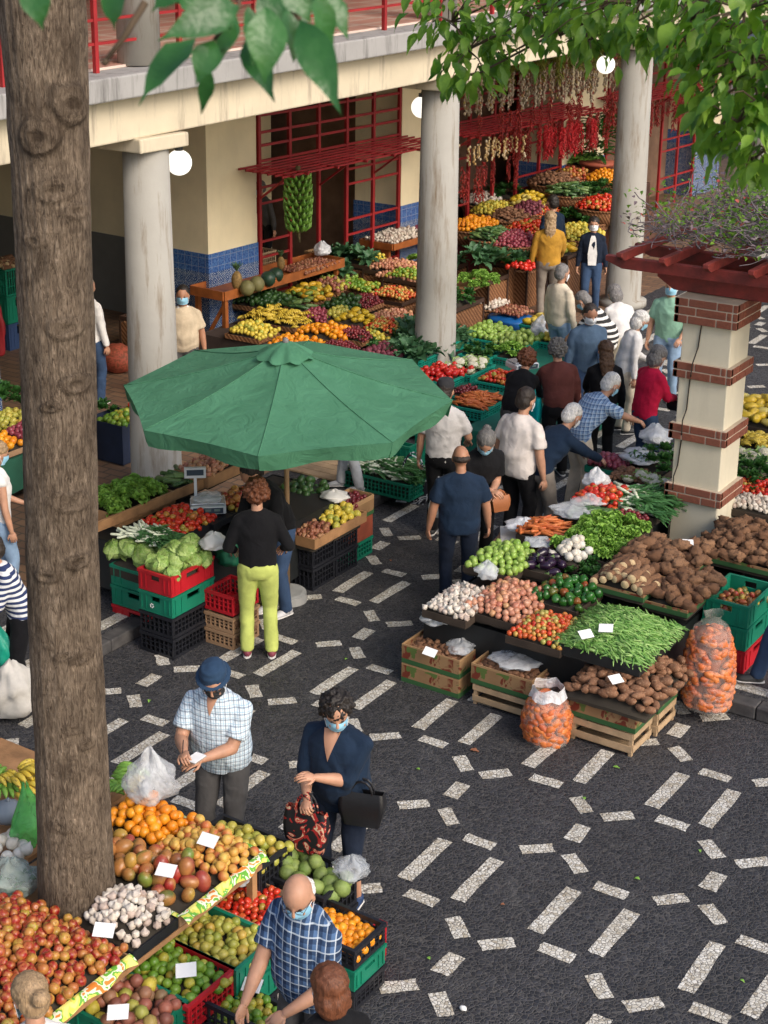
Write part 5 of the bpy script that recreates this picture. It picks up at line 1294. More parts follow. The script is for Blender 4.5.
# lemon tray on black crates
FC = (-8.670, 12.194, 0.000)
q = (FC[0] - .30, FC[1] + .22, 0)
o, z = stack(q, .60, .40, .235, [(PK, 'lattice', 'lower black crate under the front of the lemon tray'), (PK, 'lattice', 'upper black crate under the front of the lemon tray')])
q_ = (q[0], q[1] + .42, 0)
o, z = stack(q_, .60, .40, .235, [(PK, 'lattice', 'lower black crate under the back of the lemon tray'), (PK, 'lattice', 'upper black crate under the back of the lemon tray')])
w_ = wtray((q[0] + .02, q[1] + .24, z), .66, .95, .11, 'plank sided wooden tray of lemons and papery fruit on black crates')
heap('lemon', (q[0] + .12, q[1] + .40, z + .10), .40, .50, 'yellow lemon in the plank sided tray', 'lemons in the plank sided tray', .06, parent=w_, k=1.1)
heap('brown_fruit', (q[0] + .12, q[1] - .05, z + .10), .40, .36, 'papery orange physalis in the plank sided tray', 'physalis in the plank sided tray', .05, parent=w_, cat='physalis', k=.9)
heap('cherry', (q[0] - .14, q[1] + .46, z + .12), .28, .46, 'dark red cherry at the back of the plank sided tray', 'cherries in the plank sided tray', .06, parent=w_)
bag((q[0] + .02, q[1] + .60, z + .20), .15, .12, m_plain('white_bag', (.66, .64, .6), .5, .1), 'white plastic bag lying on the lemons', seed=14)
g = (-8.730, 13.126, 0.000)
q = (g[0] - .16, g[1] + .06, 0)
crate(q, .32, .46, .20, PG, 'small green crate at the bottom beside the lemon stand', 'lattice')
open_box((q[0], q[1], .206), .32, .46, .24, m_plain('red_brown_box', (.26, .06, .03), .8, .4), 'reddish printed box above the small green crate', 'box')
c_ = open_box((q[0], q[1], .452), .32, .50, .22, CARD, 'brown printed box topmost beside the lemon stand', 'box')
heap('cherry', (q[0], q[1], .62), .28, .44, 'small dark fruit in the topmost printed box', 'dark fruit in the printed box', .03, parent=c_)
g = (-9.433, 13.054, 0.750); o, z = stack((g[0], g[1], .12), .5, .40, .29, [(PK, 'lattice', 'lower black crate of avocados under the umbrella'), (PK, 'lattice', 'upper black crate of avocados under the umbrella')])
heap('avocado', (g[0], g[1], .68), .45, .36, 'dark avocado in the crate under the umbrella', 'avocados under the umbrella', .04, parent=o[-1])
g = (-10.160, 15.098, 0.120)
b = MB(); [b.box((0, (k - 3) * .145, .012), (1.5, .135, .022)) for k in range(7)]; tag(b.build('plank_floor', WOODL, None, False, (g[0] - .55, g[1] + .1, KH + .008)), 'pale wooden plank platform behind the umbrella', 'platform')
# limes box left of column
g = (-12.828, 13.932, 0.620); o = open_box((g[0], g[1], .14), .60, .56, .50, m_plain('navy_sack', (.02, .03, .06), .7, .3), 'dark blue lined box full of green limes beside the column', 'box')
heap('lime', (g[0] + .08, g[1], .62), .42, .50, 'green lime in the dark blue box beside the column', 'limes in the dark blue box', .06, parent=o, k=1.25)
heap('leafy_bunch', (g[0] - .32, g[1], .64), .24, .5, 'leafy greens beside the limes in the dark blue box', 'greens beside the limes', .05, k=.8, flat=True)
heap('red_pepper', (g[0] + .05, g[1] + .26, .72), .14, .12, 'small red pepper on the limes', 'red peppers on the limes', .02, k=.8)
# far left heaps behind the trunk
g = (-13.059, 12.183, 0.780)
table((g[0] - .1, g[1] - .05, KH), 1.0, 1.9, .58, 'wooden table of citrus and plums at the left edge', cloth=(m_plain('green_cloth', (.02, .10, .06), .8), .4))
w_ = ptray((g[0] - .1, g[1] - .05, .72), 0.98, 1.86, .06, 'long tray of mixed fruit at the left edge', '', name='display_tray')
heap('orange', (g[0] + .14, g[1] - .40, .82), .44, .80, 'orange in the long tray at the left edge', 'oranges at the left edge', .10, parent=w_)
heap('red_onion', (g[0] + .14, g[1] + .40, .82), .44, .70, 'dark red plum in the long tray at the left edge', 'plums at the left edge', .10, parent=w_, cat='plum', k=1.2)
heap('lemon', (g[0] - .33, g[1] - .40, .82), .44, .80, 'lemon in the long tray at the left edge', 'lemons at the left edge', .10, parent=w_)
heap('guava', (g[0] - .33, g[1] + .40, .82), .44, .70, 'yellow guava in the long tray at the left edge', 'guavas at the left edge', .10, parent=w_, k=1.3)
heap('leafy_bunch', (-14.042, 13.314, 0.820), .7, .5, 'leafy greens behind the citrus at the left edge', 'greens at the left edge', .06, flat=True)
# goods on the arcade floor behind the trunk
g = (-15.328, 16.669, 0.120)
t_ = thing('net_bag', 'red net bag of onions on the arcade floor', 'bag', (g[0], g[1], KH + .01)); b = MB(); b.sph((0, 0, .20), (.28, .24, .22), 20, 12, None, lambda d, ph, th: d * (1 + .1 * noise.noise(d * 3)))
b.build('net', m_fruit('red_net', [(0, (.30, .04, .025)), (1, (.42, .09, .05))], (.18, .05, .02), .7, ns=26, bump=.6), t_, True)
box_basket((g[0] - .2, g[1] + 1.0, KH), .7, .6, .62, 'brown woven hamper against the grey wall')
bag((g[0] + .1, g[1] + .6, KH + .3), .2, .3, m_plain('green_bag', (.015, .16, .08), .5, .3), 'dark green bag by the woven hamper', seed=15)
o, z = stack((-17.722, 16.791, 0.120), .6, .5, .42, [(m_plain('blue_box', (.03, .06, .15), .6), 'solid', 'dark blue crate at the bottom on the arcade floor at left'), (PG, 'solid', 'green crate in the middle on the arcade floor at left'), (PG, 'lattice', 'green crate on top on the arcade floor at left')])
heap('cassava_root', ((-17.722, 16.791, 0.120)[0], (-17.722, 16.791, 0.120)[1], z), .5, .4, 'brown root on the green crates at far left', 'roots on the far left crates', .08, flat=True)
bag((-16.221, 15.215, 0.500), .08, .9, m_plain('red_bag', (.30, .015, .02), .6), 'tall red roll at the left edge behind the trunk', 'red_roll', 16, cat='roll')


# ================================================================ MAIN RIGHT STALL
def onheap(kind, g, sx, sy, label, group, mound=.05, rim=None, dz=-.02, **kw):
    """produce in its own shallow tray"""
    sx *= 1.22; sy *= 1.22; mound *= 1.3
    t_ = open_box((g[0], g[1], g[2] - .10), sx + .01, sy + .01, .070, rim or TRD, 'tray of ' + group, 'tray', 'produce_tray')
    return heap(kind, (g[0], g[1], g[2] + dz), sx, sy, label, group, mound, parent=t_, under=.05, **kw)
TRD = m_plain('dark_tray', (.05, .035, .025), .7, .4)
TARP = MATS['black_tarp']
table((-5.80, 12.78, 0), 2.02, 2.8, .60, 'long stall table behind the garlic, onions and beans', cloth=(TARP, .32))
table((-6.42, 15.35, 0), .95, 2.2, .66, 'stall table between the stooping shoppers and the pillar', cloth=(TARP, .5))
onheap('garlic_bulb', (-6.518, 11.504, 0.740), .36, .52, 'small white garlic bulb at the aisle corner of the main stall', 'garlic at the corner of the main stall', .05)
bag((-6.444, 11.821, 0.860), .11, .17, m_bag('clear_plastic', (.82, .85, .88), .42), 'pale plastic bag standing behind the corner garlic', seed=21)
onheap('onion', (-6.159, 11.704, 0.760), .46, .58, 'brown onion between the garlic and the small tomatoes', 'onions on the main stall', .07, k=1.0)
onheap('small_tomato', (-5.618, 11.433, 0.740), .42, .46, 'small tomato left of the green beans', 'small tomatoes on the main stall', .06, k=1.15)
onheap('green_apple', (-6.582, 12.372, 0.840), .40, .52, 'pale green apple behind the onions', 'green apples on the main stall', .05, k=.95)
onheap('aubergine', (-6.214, 12.515, 0.840), .26, .34, 'glossy dark aubergine between the green apples and turnips', 'aubergines on the main stall', .05, flat=True)
onheap('turnip', (-6.052, 12.747, 0.880), .24, .32, 'round white turnip in front of the lettuces', 'turnips on the main stall', .08)
onheap('pepper', (-5.781, 12.073, 0.800), .40, .44, 'green pepper behind the small tomatoes', 'green peppers on the main stall', .06)
onheap('lettuce', (-5.987, 13.275, 0.900), .46, .86, 'bright lettuce in front of the pergola pillar', 'lettuces on the main stall', .07, flat=True, d=.17, k=.9)
onheap('leafy_bunch', (-5.815, 12.651, 0.800), .3, .34, 'dark leafy bunch between the turnips and the cut roots', 'dark leaves on the main stall', .04, flat=True, k=.6)
onheap('cassava_root', (-5.358, 12.474, 0.900), .40, .34, 'cut cassava root with its pale end showing', 'cassava roots on the main stall', .08, rim=CARD, d=.085, flat=False)
onheap('yam', (-5.272, 12.979, 0.940), .56, .50, 'rough brown yam at the foot of the pergola pillar', 'yams at the foot of the pillar', .09, rim=CARD, k=.95)
onheap('yam', (-4.921, 12.676, 0.840), .34, .60, 'muddy brown root beside the green beans', 'roots beside the green beans', .06, rim=CARD, k=.8, cat='root')
# green beans: one countless heap
g = (-5.048, 11.640, 0.760)
w_ = open_box((g[0], g[1], .66), .80, .92, .10, TARP, 'dark lined tray under the green beans', 'tray', 'produce_tray')
b = MB(); rg = random.Random(5); proto = [bean(i, .17) for i in range(6)]
for k in range(1900):
    u, v = rg.uniform(-1, 1), rg.uniform(-1, 1); e = (1 - abs(u) ** 2.4) * (1 - abs(v) ** 2.4)
    p = proto[k % 6]; M = Matrix.Translation((g[0] + u * .38, g[1] + v * .44, g[2] - .01 + .15 * e + rg.uniform(-.015, .022))) @ Matrix.Rotation(rg.gauss(-.25, .42), 4, 'Z') @ Matrix.Rotation(rg.gauss(0, .16) + u * .22, 4, 'Y') @ Matrix.Rotation(rg.uniform(0, 6), 4, 'X')
    b.add([M @ V(q) for q in p.v], p.f)
o = b.build('green_beans', MATS['green_bean_skin'], None, True); tag(o, 'big heap of slender green beans on the main stall', 'beans', kind='stuff')
b = MB(); b.grid(lambda u, v: V((g[0] + (u * 2 - 1) * .39, g[1] + (v * 2 - 1) * .45, g[2] - .05 + .15 * (1 - abs(u * 2 - 1) ** 2.4) * (1 - abs(v * 2 - 1) ** 2.4))), 8, 8)
PMx = Matrix.Translation(w_.location).inverted(); b.v = [tuple(PMx @ V(p)) for p in b.v]; b.build('gap_shade', GAPSH, w_, True)  # added sheet below the beans, dark to paint the shade between them
for p, lab in (((-5.156, 11.211, 0.900), 'white price card at the edge of the green beans'), ((-5.044, 11.354, 0.930), 'white price card in the middle of the green beans'), ((-4.792, 11.047, 0.660), 'white price card on the sweet potatoes'),
               ((-5.068, 13.093, 1.100), 'white price card standing on the yams by the pillar'), ((-6.542, 11.003, 0.420), 'white price card on the box of small potatoes')): card(p, lab, s=.095)
# sweet potatoes on boxes and slatted crates
FC = (-4.594, 11.011, 0.000)
q = (FC[0] - .29, FC[1] + .21, 0)
slat_crate(q, .56, .38, .22, 'slatted wooden crate under the front of the sweet potatoes'); slat_crate((q[0] + .03, q[1] + .43, 0), .56, .38, .22, 'slatted wooden crate under the back of the sweet potatoes')
c1 = open_box((q[0], q[1], .226), .60, .40, .21, CARD, 'front printed cardboard box brimming with sweet potatoes', 'box'); c2 = open_box((q[0] + .02, q[1] + .42, .226), .60, .40, .21, CARD, 'rear printed cardboard box brimming with sweet potatoes', 'box')
heap('potato', (q[0] + .04, q[1] + .23, .47), .74, .98, 'reddish brown sweet potato in the lowest front heap', 'sweet potatoes in the front boxes', .17, parent=c1, k=1.0, under=.03)
# boxes A and B
FA = (-6.285, 11.083, 0.000); q = (FA[0] - .30, FA[1] + .21, 0)
b0 = open_box((q[0], q[1], 0), .60, .42, .185, CARD, 'lower printed box at the aisle corner of the main stall', 'box')
b1 = open_box((q[0], q[1], .19), .60, .42, .185, CARD, 'upper printed box of small potatoes at the aisle corner', 'box')
heap('potato', (q[0] - .02, q[1], .30), .55, .37, 'small potato in the corner printed box', 'potatoes in the corner box', .03, parent=b1, k=.62)
bag((q[0] + .18, q[1] + .02, .34), .13, .12, m_bag('clear_plastic', (.82, .85, .88), .42), 'crumpled clear plastic in the corner printed box', seed=22)
bag((-6.669, 11.327, 0.550), .14, .14, m_bag('clear_plastic', (.82, .85, .88), .42), 'clear plastic bag hanging below the garlic corner', seed=23)
FB = (-5.563, 11.064, 0.000); q = (FB[0] - .30, FB[1] + .22, 0)
slat_crate(q, .56, .40, .20, 'slatted wooden crate left of the net bag of carrots')
b2 = open_box((q[0], q[1], .206), .60, .42, .19, CARD, 'printed cardboard box of potatoes above the slatted crate', 'box')
heap('potato', (q[0], q[1], .33), .55, .37, 'small potato in the box above the slatted crate', 'potatoes in the middle box', .04, parent=b2, k=.62)
bag((q[0] + .02, q[1] + .0, .40), .19, .08, m_bag('clear_plastic', (.82, .85, .88), .42), 'white plastic sheet lying in the potato box', seed=24)
# carrot bags
def carrot_bag(c, r, h, label, lab2, n, top=True, seed=1, hfill=.75):
    t = thing('plastic_sack', label, 'sack', c)
    rg = random.Random(seed); me = PM['carrot'][0][0]
    def rad(z): u = z / h; return r * (1 - .55 * max(0, u - .35) ** 1.2 / .65) * (.86 + .14 * math.sin(min(1, u * 2.2) * PI / 2))
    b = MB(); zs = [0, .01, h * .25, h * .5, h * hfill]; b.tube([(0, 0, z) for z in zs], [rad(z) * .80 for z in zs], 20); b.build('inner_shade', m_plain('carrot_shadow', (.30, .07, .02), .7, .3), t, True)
    for k in range(n):
        z = rg.uniform(.02, h * hfill); a = rg.uniform(0, 2 * PI); rr = rad(z) * .90
        if z > h * hfill - .05: rr *= rg.uniform(0, 1) ** .5
        o = Item(); o.mesh = PM['carrot_chunk'][0][k % 3]; o.location = (c[0] + rr * math.cos(a), c[1] + rr * math.sin(a), c[2] + z)
        o.rotation_euler = (rg.uniform(-.6, .6), rg.uniform(-.7, .7), a + PI / 2 + rg.uniform(-.5, .5)); s = rg.uniform(.62, .95); o.scale = (s, s, s)
        o.label = lab2; o.cat = 'carrot'; o.group = lab2; o.name = 'carrot'; ITEMS.setdefault('carrot', []).append(o)
    b = MB(); zs = [0, .012, h * .25, h * .5, h * .7, h * .85, h * .93, h]
    rr = [rad(z) * 1.04 for z in zs]; rr[-2] = rr[-2] * (.45 if not top else 1.0); rr[-1] = rr[-1] * (.7 if not top else 1.12)
    b.tube([(0, 0, z) for z in zs], rr, 28, False)
    b.v = [tuple(V(v) * (1 + .05 * noise.noise(V(v) * 9 + V((seed, 0, 0))))) for v in b.v]
    b.build('film', m_bag('sack_film', (.85, .78, .72), .16), t, True)
    if top:
        b = MB(); b.tube([(0, 0, h * .80), (0, 0, h * .93), (0, 0, h)], [rad(h * .8) * 1.08, rad(h * .93) * 1.1, rad(h) * 1.22], 28, False); b.v = [(x * (1 + .06 * math.sin(9 * math.atan2(y, x))), y * (1 + .06 * math.sin(9 * math.atan2(y, x))), z + .015 * math.sin(5 * math.atan2(y, x))) for x, y, z in b.v]
        b.build('rolled_rim', m_bag('white_film', (.85, .87, .9), .75), t, True)
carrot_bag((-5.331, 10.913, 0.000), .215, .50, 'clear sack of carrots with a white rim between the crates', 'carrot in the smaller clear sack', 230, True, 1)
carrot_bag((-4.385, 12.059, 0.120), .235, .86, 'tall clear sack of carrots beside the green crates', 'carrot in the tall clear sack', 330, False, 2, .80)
# crates at the right edge
FR = (-4.313, 12.735, 0.135); q = (FR[0] - .21, FR[1] + .31, .132)
o, z = stack(q, .42, .62, .215, [(PR_, 'solid', 'red crate at the bottom right beside the tall carrot sack'), (PG, 'solid', 'green crate in the middle beside the tall carrot sack'), (PG, 'solid', 'top green crate holding a few small mangoes')])
heap('mango', (q[0], q[1], z - .14), .34, .50, 'small mango in the top right green crate', 'small mangoes in the right green crate', .02, parent=o[-1], k=.62)
# stall right of the pillar
table((-4.55, 16.0, KH), 1.15, 4.2, .55, 'stall table right of the pergola pillar', cloth=(TARP, .5))
onheap('yam', (-4.747, 14.076, 0.820), .80, .70, 'muddy brown yam right of the pergola pillar', 'yams right of the pillar', .10, rim=CARD, k=.8)
onheap('cauliflower', (-5.521, 16.294, 0.820), .7, .6, 'cauliflower right of the pergola pillar', 'cauliflowers right of the pillar', .06, d=.16, flat=True)
onheap('leafy_bunch', (-5.523, 15.793, 0.820), .5, .8, 'dark greens right of the pergola pillar', 'greens right of the pillar', .08, flat=True, k=.8)
onheap('squash', (-6.106, 17.963, 0.840), .9, .7, 'yellow squash at the right edge behind the pillar', 'yellow squashes at the right edge', .08)
onheap('banana_hand', (-5.870, 17.006, 0.840), .5, .4, 'yellow banana hand right of the pillar', 'bananas right of the pillar', .04, flat=True, d=.12)
onheap('tomato', (-5.243, 15.483, 0.840), .5, .4, 'red tomato right of the pillar', 'tomatoes right of the pillar', .05)
onheap('garlic_bulb', (-5.104, 15.053, 0.840), .5, .3, 'white garlic bulb right of the pillar', 'garlic right of the pillar', .05)
# rear of the main stall
onheap('tomato', (-6.411, 14.160, 0.920), .40, .42, 'red tomato beside the stooping man in the navy sweater', 'tomatoes by the navy sweater', .07, k=1.2)
onheap('leek', (-6.092, 14.281, 0.920), .52, .50, 'leek lying left of the pergola pillar', 'leeks left of the pillar', .06, flat=True, d=.06)
onheap('courgette', (-6.240, 13.735, 0.900), .5, .24, 'dark courgette behind the lettuces', 'courgettes behind the lettuces', .04, flat=True)
onheap('cherry', (-6.002, 13.804, 0.900), .3, .24, 'dark radish behind the lettuces', 'radishes behind the lettuces', .04, cat='radish')
onheap('leafy_bunch', (-6.403, 15.455, 0.920), .34, .5, 'leafy green bunch left of the pillar', 'green bunches left of the pillar', .08, flat=True, k=.8)
onheap('cauliflower', (-6.183, 14.854, 0.920), .4, .3, 'cauliflower left of the pillar', 'cauliflowers left of the pillar', .04, flat=True, d=.16, k=.8)
onheap('red_onion', (-6.862, 15.308, 0.880), .34, .34, 'red onion behind the stooping shoppers', 'red onions behind the shoppers', .04, rim=PG)
onheap('potato', (-6.457, 14.987, 0.900), .34, .28, 'small potato beside the white plastic bags', 'potatoes beside the white bags', .04, k=.6)
onheap('carrot', (-6.585, 13.226, 0.860), .30, .4, 'carrot behind the green apples', 'carrots behind the green apples', .05, flat=True, d=.06)
WB = m_bag('white_film', (.85, .87, .9), .75)
for i, (p, r_, h_, lab) in enumerate((((-6.671, 16.036, 0.920), .17, .22, 'white plastic bag left of the pillar, the upper one'), ((-6.567, 15.408, 0.900), .2, .16, 'white plastic bag left of the pillar, the lower one'), ((-6.502, 13.645, 0.880), .20, .09, 'flattened clear plastic behind the green apples'),
                                 ((-6.464, 13.974, 0.880), .17, .12, 'clear plastic heap beside the tomatoes'), ((-6.584, 14.356, 0.920), .12, .22, 'white plastic bag in the hands of the navy sweater man'), ((-6.449, 12.822, 0.840), .13, .07, 'clear plastic at the edge of the green apples'))):
    bag(p, r_, h_, WB if i in (0, 1, 4) else m_bag('clear_plastic', (.82, .85, .88), .42), lab, seed=30 + i)
g = (-6.858, 13.260, 0.860)
crate((g[0], g[1], .40), .44, .50, .22, PG, 'green crate under the folded papers behind the apples', 'lattice'); crate((g[0], g[1], .0), .44, .50, .39, PK, 'black crate at the aisle side under the folded papers', 'lattice')
for k in range(3):
    b = MB(); b.box((0, 0, 0), (.50 - .04 * k, .46 - .03 * k, .022)); bevel(tag(b.build('cardboard_sheet', CARDP if k < 2 else m_plain('newsprint', (.5, .48, .45), .8, .3), None, False, (g[0], g[1], .64 + k * .03), R(12 + 9 * k)), ('bottom', 'middle', 'top')[k] + ' cardboard sheet stacked behind the green apples', 'cardboard'), .006)
bag((g[0] + .02, g[1], .76), .17, .12, WB, 'white plastic bags on the stacked cardboard sheets', seed=41)

# ================================================================ ARCADE EDGE STALLS (teal crates) right of the umbrella
table((-10.75, 17.6, KH), 2.3, 2.1, .36, 'low stall table of chard and red peppers', cloth=(m_plain('teal_cloth', (.01, .13, .09), .7, .3), .3))
table((-10.1, 20.2, KH), 1.3, 2.7, .36, 'low stall table of limes and melons', cloth=(MATS['teal_cloth'], .3))
table((-8.95, 17.9, 0), .9, 2.8, .44, 'low stall table in the aisle in front of the crowd', cloth=(MATS['teal_cloth'], .4))
def tcr(kind, g, sx, sy, label, group, mat=None, **kw):
    c_ = crate((g[0], g[1], g[2] - .17), sx + .05, sy + .05, .15, mat or TEAL, 'teal crate of ' + group if mat is None else 'crate of ' + group, 'lattice')
    return heap(kind, (g[0], g[1], g[2] - .01), sx, sy, label, group, kw.pop('mound', .07), parent=c_, under=.08, **kw)
tcr('chard', (-11.660, 19.259, 0.660), .95, .80, 'large chard leaves in front of the middle column', 'chard by the middle column', flat=True, d=.19, k=1.25)
tcr('chard', (-11.438, 18.547, 0.620), .55, .60, 'dark green kale in front of the chard', 'kale beside the umbrella', flat=True, d=.18, k=1.1)
tcr('beetroot', (-11.751, 18.329, 0.620), .55, .60, 'beetroot above the right side of the umbrella', 'beetroots above the umbrella', k=1.3)
tcr('leafy_bunch', (-12.134, 18.422, 0.640), .45, .50, 'leafy bunch above the umbrella', 'leafy bunches above the umbrella', flat=True, k=.9)
tcr('red_pepper', (-10.612, 17.940, 0.600), .52, .62, 'shiny red pepper in the teal crate', 'red peppers beside the umbrella', k=1.05)
tcr('cauliflower', (-10.470, 18.450, 0.600), .42, .62, 'cauliflower beside the red peppers', 'cauliflowers beside the red peppers', flat=True, d=.17)
tcr('carrot', (-9.617, 17.233, 0.580), .44, .62, 'carrot in the teal crate behind the man in the dark cap', 'carrots by the dark cap', flat=True, d=.06)
tcr('cherry', (-9.918, 17.446, 0.580), .30, .30, 'dark red chilli in the teal crate', 'chillies by the dark cap', cat='chilli')
tcr('green_apple', (-11.090, 20.108, 0.620), .60, .70, 'large green lime left of the melons', 'green limes near the middle column', k=1.15)
tcr('melon', (-10.539, 19.952, 0.620), .44, .60, 'small green melon right of the limes', 'melons near the middle column', k=.85)
tcr('leafy_bunch', (-10.685, 19.159, 0.600), .40, .40, 'broccoli bunch in front of the limes', 'broccoli in front of the limes', flat=True, k=.7)
tcr('tomato', (-9.863, 18.258, 0.580), .44, .44, 'orange red tomato behind the woman in the black jacket', 'tomatoes by the black jacket', k=1.1)
tcr('lettuce', (-10.336, 19.402, 0.600), .44, .5, 'pale lettuce behind the woman in the black jacket', 'lettuces by the black jacket', flat=True, d=.16, k=.8)
tcr('squash', (-10.632, 21.132, 0.620), .60, .55, 'long yellow squash in front of the old man in cream', 'yellow squashes by the cream sweater', k=.95)
tcr('lemon', (-10.147, 20.448, 0.600), .44, .44, 'green yellow lemon behind the crowd', 'lemons behind the crowd')
sc = scale((-9.720, 18.607, 0.660), R(60), 'white electronic scale between the crowd and the limes', post=False)
g = (-11.711, 22.009, 0.300); b = MB(); b.sph((0, 0, .12), (.42, .34, .24), 24, 14, None, lambda d, ph, th: V((d.x, d.y, d.z * (1 if d.z < 0 else .35))) * (1 + .12 * noise.noise(d * 3))); tag(b.build('tarp_bundle', m_plain('blue_tarp', (.01, .10, .32), .4, .35, 6), None, True, (g[0], g[1], .2)), 'bright blue tarpaulin bundle in front of the tall hampers', 'tarp')
heap('brown_fruit', (g[0], g[1], .44), .5, .45, 'small brown root on the blue tarpaulin', 'roots on the blue tarpaulin', .05, k=.9, cat='root')
bag((-10.468, 20.667, 0.500), .2, .34, WB, 'white plastic bag behind the blue tarpaulin', seed=42)
g = (-9.488, 14.920, 0.340)
c_ = crate((g[0], g[1], .135), .95, .60, .20, PG, 'wide green crate of leeks right of the umbrella', 'lattice'); heap('leek', (g[0], g[1], .36), .88, .54, 'thin green leek in the wide crate', 'leeks right of the umbrella', .05, parent=c_, flat=True, d=.06, k=.9)
crate((g[0] - .3, g[1] + .7, .135), .6, .5, .36, PG, 'deep green crate behind the leeks', 'solid')
def shopbag(c, w_, d_, h_, mat, label, rz=0, handles=True, name='shopping_bag', mat2=None):
    t = thing(name, label, 'bag', c, rz); b = MB()
    def fn(u, v):
        P_ = [(-w_ / 2, -d_ / 2), (w_ / 2, -d_ / 2), (w_ / 2, d_ / 2), (-w_ / 2, d_ / 2), (-w_ / 2, -d_ / 2)]; uu = (u % 1) * 4; i = int(uu) % 4; f = uu - int(uu)
        x = P_[i][0] + (P_[i + 1][0] - P_[i][0]) * f; y = P_[i][1] + (P_[i + 1][1] - P_[i][1]) * f; k = .82 + .22 * math.sin(v * 2.4) + .03 * noise.noise(V((x * 9, y * 9, v * 4)))
        return V((x * k, y * k * (1 - .5 * v ** 3), v * h_))
    b.grid(fn, 40, 10); b.box((0, 0, .006), (w_ * .8, d_ * .8, .01)); b.build('bag_body', mat, t, True)
    if handles:
        for s in (-1, 1): b = MB(); b.tube([(math.cos(a) * w_ * .25, s * d_ * .2, h_ - .02 + math.sin(a) * h_ * .42) for a in [PI * i / 8 for i in range(9)]], .009, 6); b.build('handle', mat2 or mat, t)
    return t
def m_blotch(name, stops, sc_=14):
    t = NT(name); co = t.coord(); t.col(t.ramp(t.noise(co, sc_, 2, .5, 1.5), stops, 'CONSTANT')); return t.set(.6, .3)
SB1 = m_blotch('black_white_print', [(0, (.02, .02, .03)), (.5, (.55, .58, .62)), (.62, (.03, .05, .10))], 7)
shopbag((-9.210, 14.996, 0.000), .42, .26, .42, SB1, 'black and white printed shopper standing on the paving', R(20))
# ================================================================ ARCADE FRONT STALLS (left of the middle column)
table((-13.35, 18.9, KH), 2.3, 2.6, .50, 'wooden fruit table above the umbrella', cloth=(m_plain('dark_table_cloth', (.05, .035, .03), .8, .3), .5))
def et(kind, g, sx, sy, label, group, **kw): return onheap(kind, g, sx, sy, label, group, kw.pop('mound', .09), rim=WICK, **kw)
et('lemon', (-13.713, 17.804, 0.740), .50, .40, 'small yellow lemon at the near left corner of the fruit table', 'lemons on the fruit table'); et('orange', (-12.746, 17.558, 0.740), .60, .34, 'orange nearest the umbrella on the fruit table', 'near oranges on the fruit table'); et('cherry', (-12.143, 17.726, 0.740), .44, .30, 'dark berry nearest the umbrella on the fruit table', 'berries on the fruit table', cat='berry')
et('banana_hand', (-13.814, 18.551, 0.760), .80, .42, 'small yellow banana hand directly above the umbrella', 'small bananas above the umbrella', d=.10, k=.8)
et('avocado', (-14.578, 19.192, 0.780), .66, .50, 'dark avocado below the pineapple shelf', 'avocados below the pineapple shelf', k=.95)
et('papaya', (-14.209, 19.903, 0.800), .52, .48, 'orange papaya at the end of the pineapple shelf', 'papayas on the fruit table', k=.8)
et('courgette', (-13.875, 19.223, 0.780), .30, .34, 'green gourd on the fruit table', 'gourds on the fruit table', flat=True, k=1.2)
et('red_onion', (-13.348, 18.901, 0.770), .38, .34, 'dark pink fruit on the fruit table', 'pink fruit on the fruit table', cat='fruit')
et('orange', (-12.737, 18.260, 0.760), .66, .34, 'orange at the near edge of the fruit table', 'oranges on the fruit table', k=1.05)
et('guava', (-13.090, 19.106, 0.780), .30, .34, 'pale guava on the fruit table', 'guavas on the fruit table', k=1.3)
et('avocado', (-13.349, 19.645, 0.800), .40, .44, 'green avocado beside the cut watermelon', 'avocados beside the cut papaya', k=.9)
et('passion_fruit', (-14.184, 20.473, 0.820), .46, .34, 'purple passion fruit behind the papayas', 'passion fruit behind the papayas')
et('cherry', (-13.215, 19.968, 0.800), .34, .44, 'dark grape on the round tray', 'grapes on the round tray', cat='grape')
et('squash', (-12.727, 19.073, 0.780), .46, .34, 'yellow green mango on the fruit table', 'mangoes on the fruit table', k=.75, cat='mango')
et('cherry', (-12.357, 18.392, 0.760), .46, .26, 'dark cherry at the right end of the fruit table', 'cherries on the fruit table')
et('small_tomato', (-12.222, 19.028, 0.760), .40, .34, 'yellow pepper berry on the fruit table', 'yellow berries on the fruit table', cat='berry', k=1.2)
g = (-12.480, 19.676, 0.780); bs = basket((g[0], g[1], KH), .36, .58, 'round wicker basket of shallots left of the middle column'); heap('onion', (g[0], g[1], .72), .62, .62, 'pink shallot in the round basket', 'shallots in the round basket', .08, parent=bs, shape='e', k=.9, cat='shallot')
g = (-12.243, 18.875, 0.700); bs = basket((g[0], g[1], KH), .30, .52, 'round wicker basket at the right end of the fruit table'); heap('lemon', (g[0], g[1], .66), .52, .52, 'yellow lemon in the round basket', 'lemons in the round basket', .06, parent=bs, shape='e')
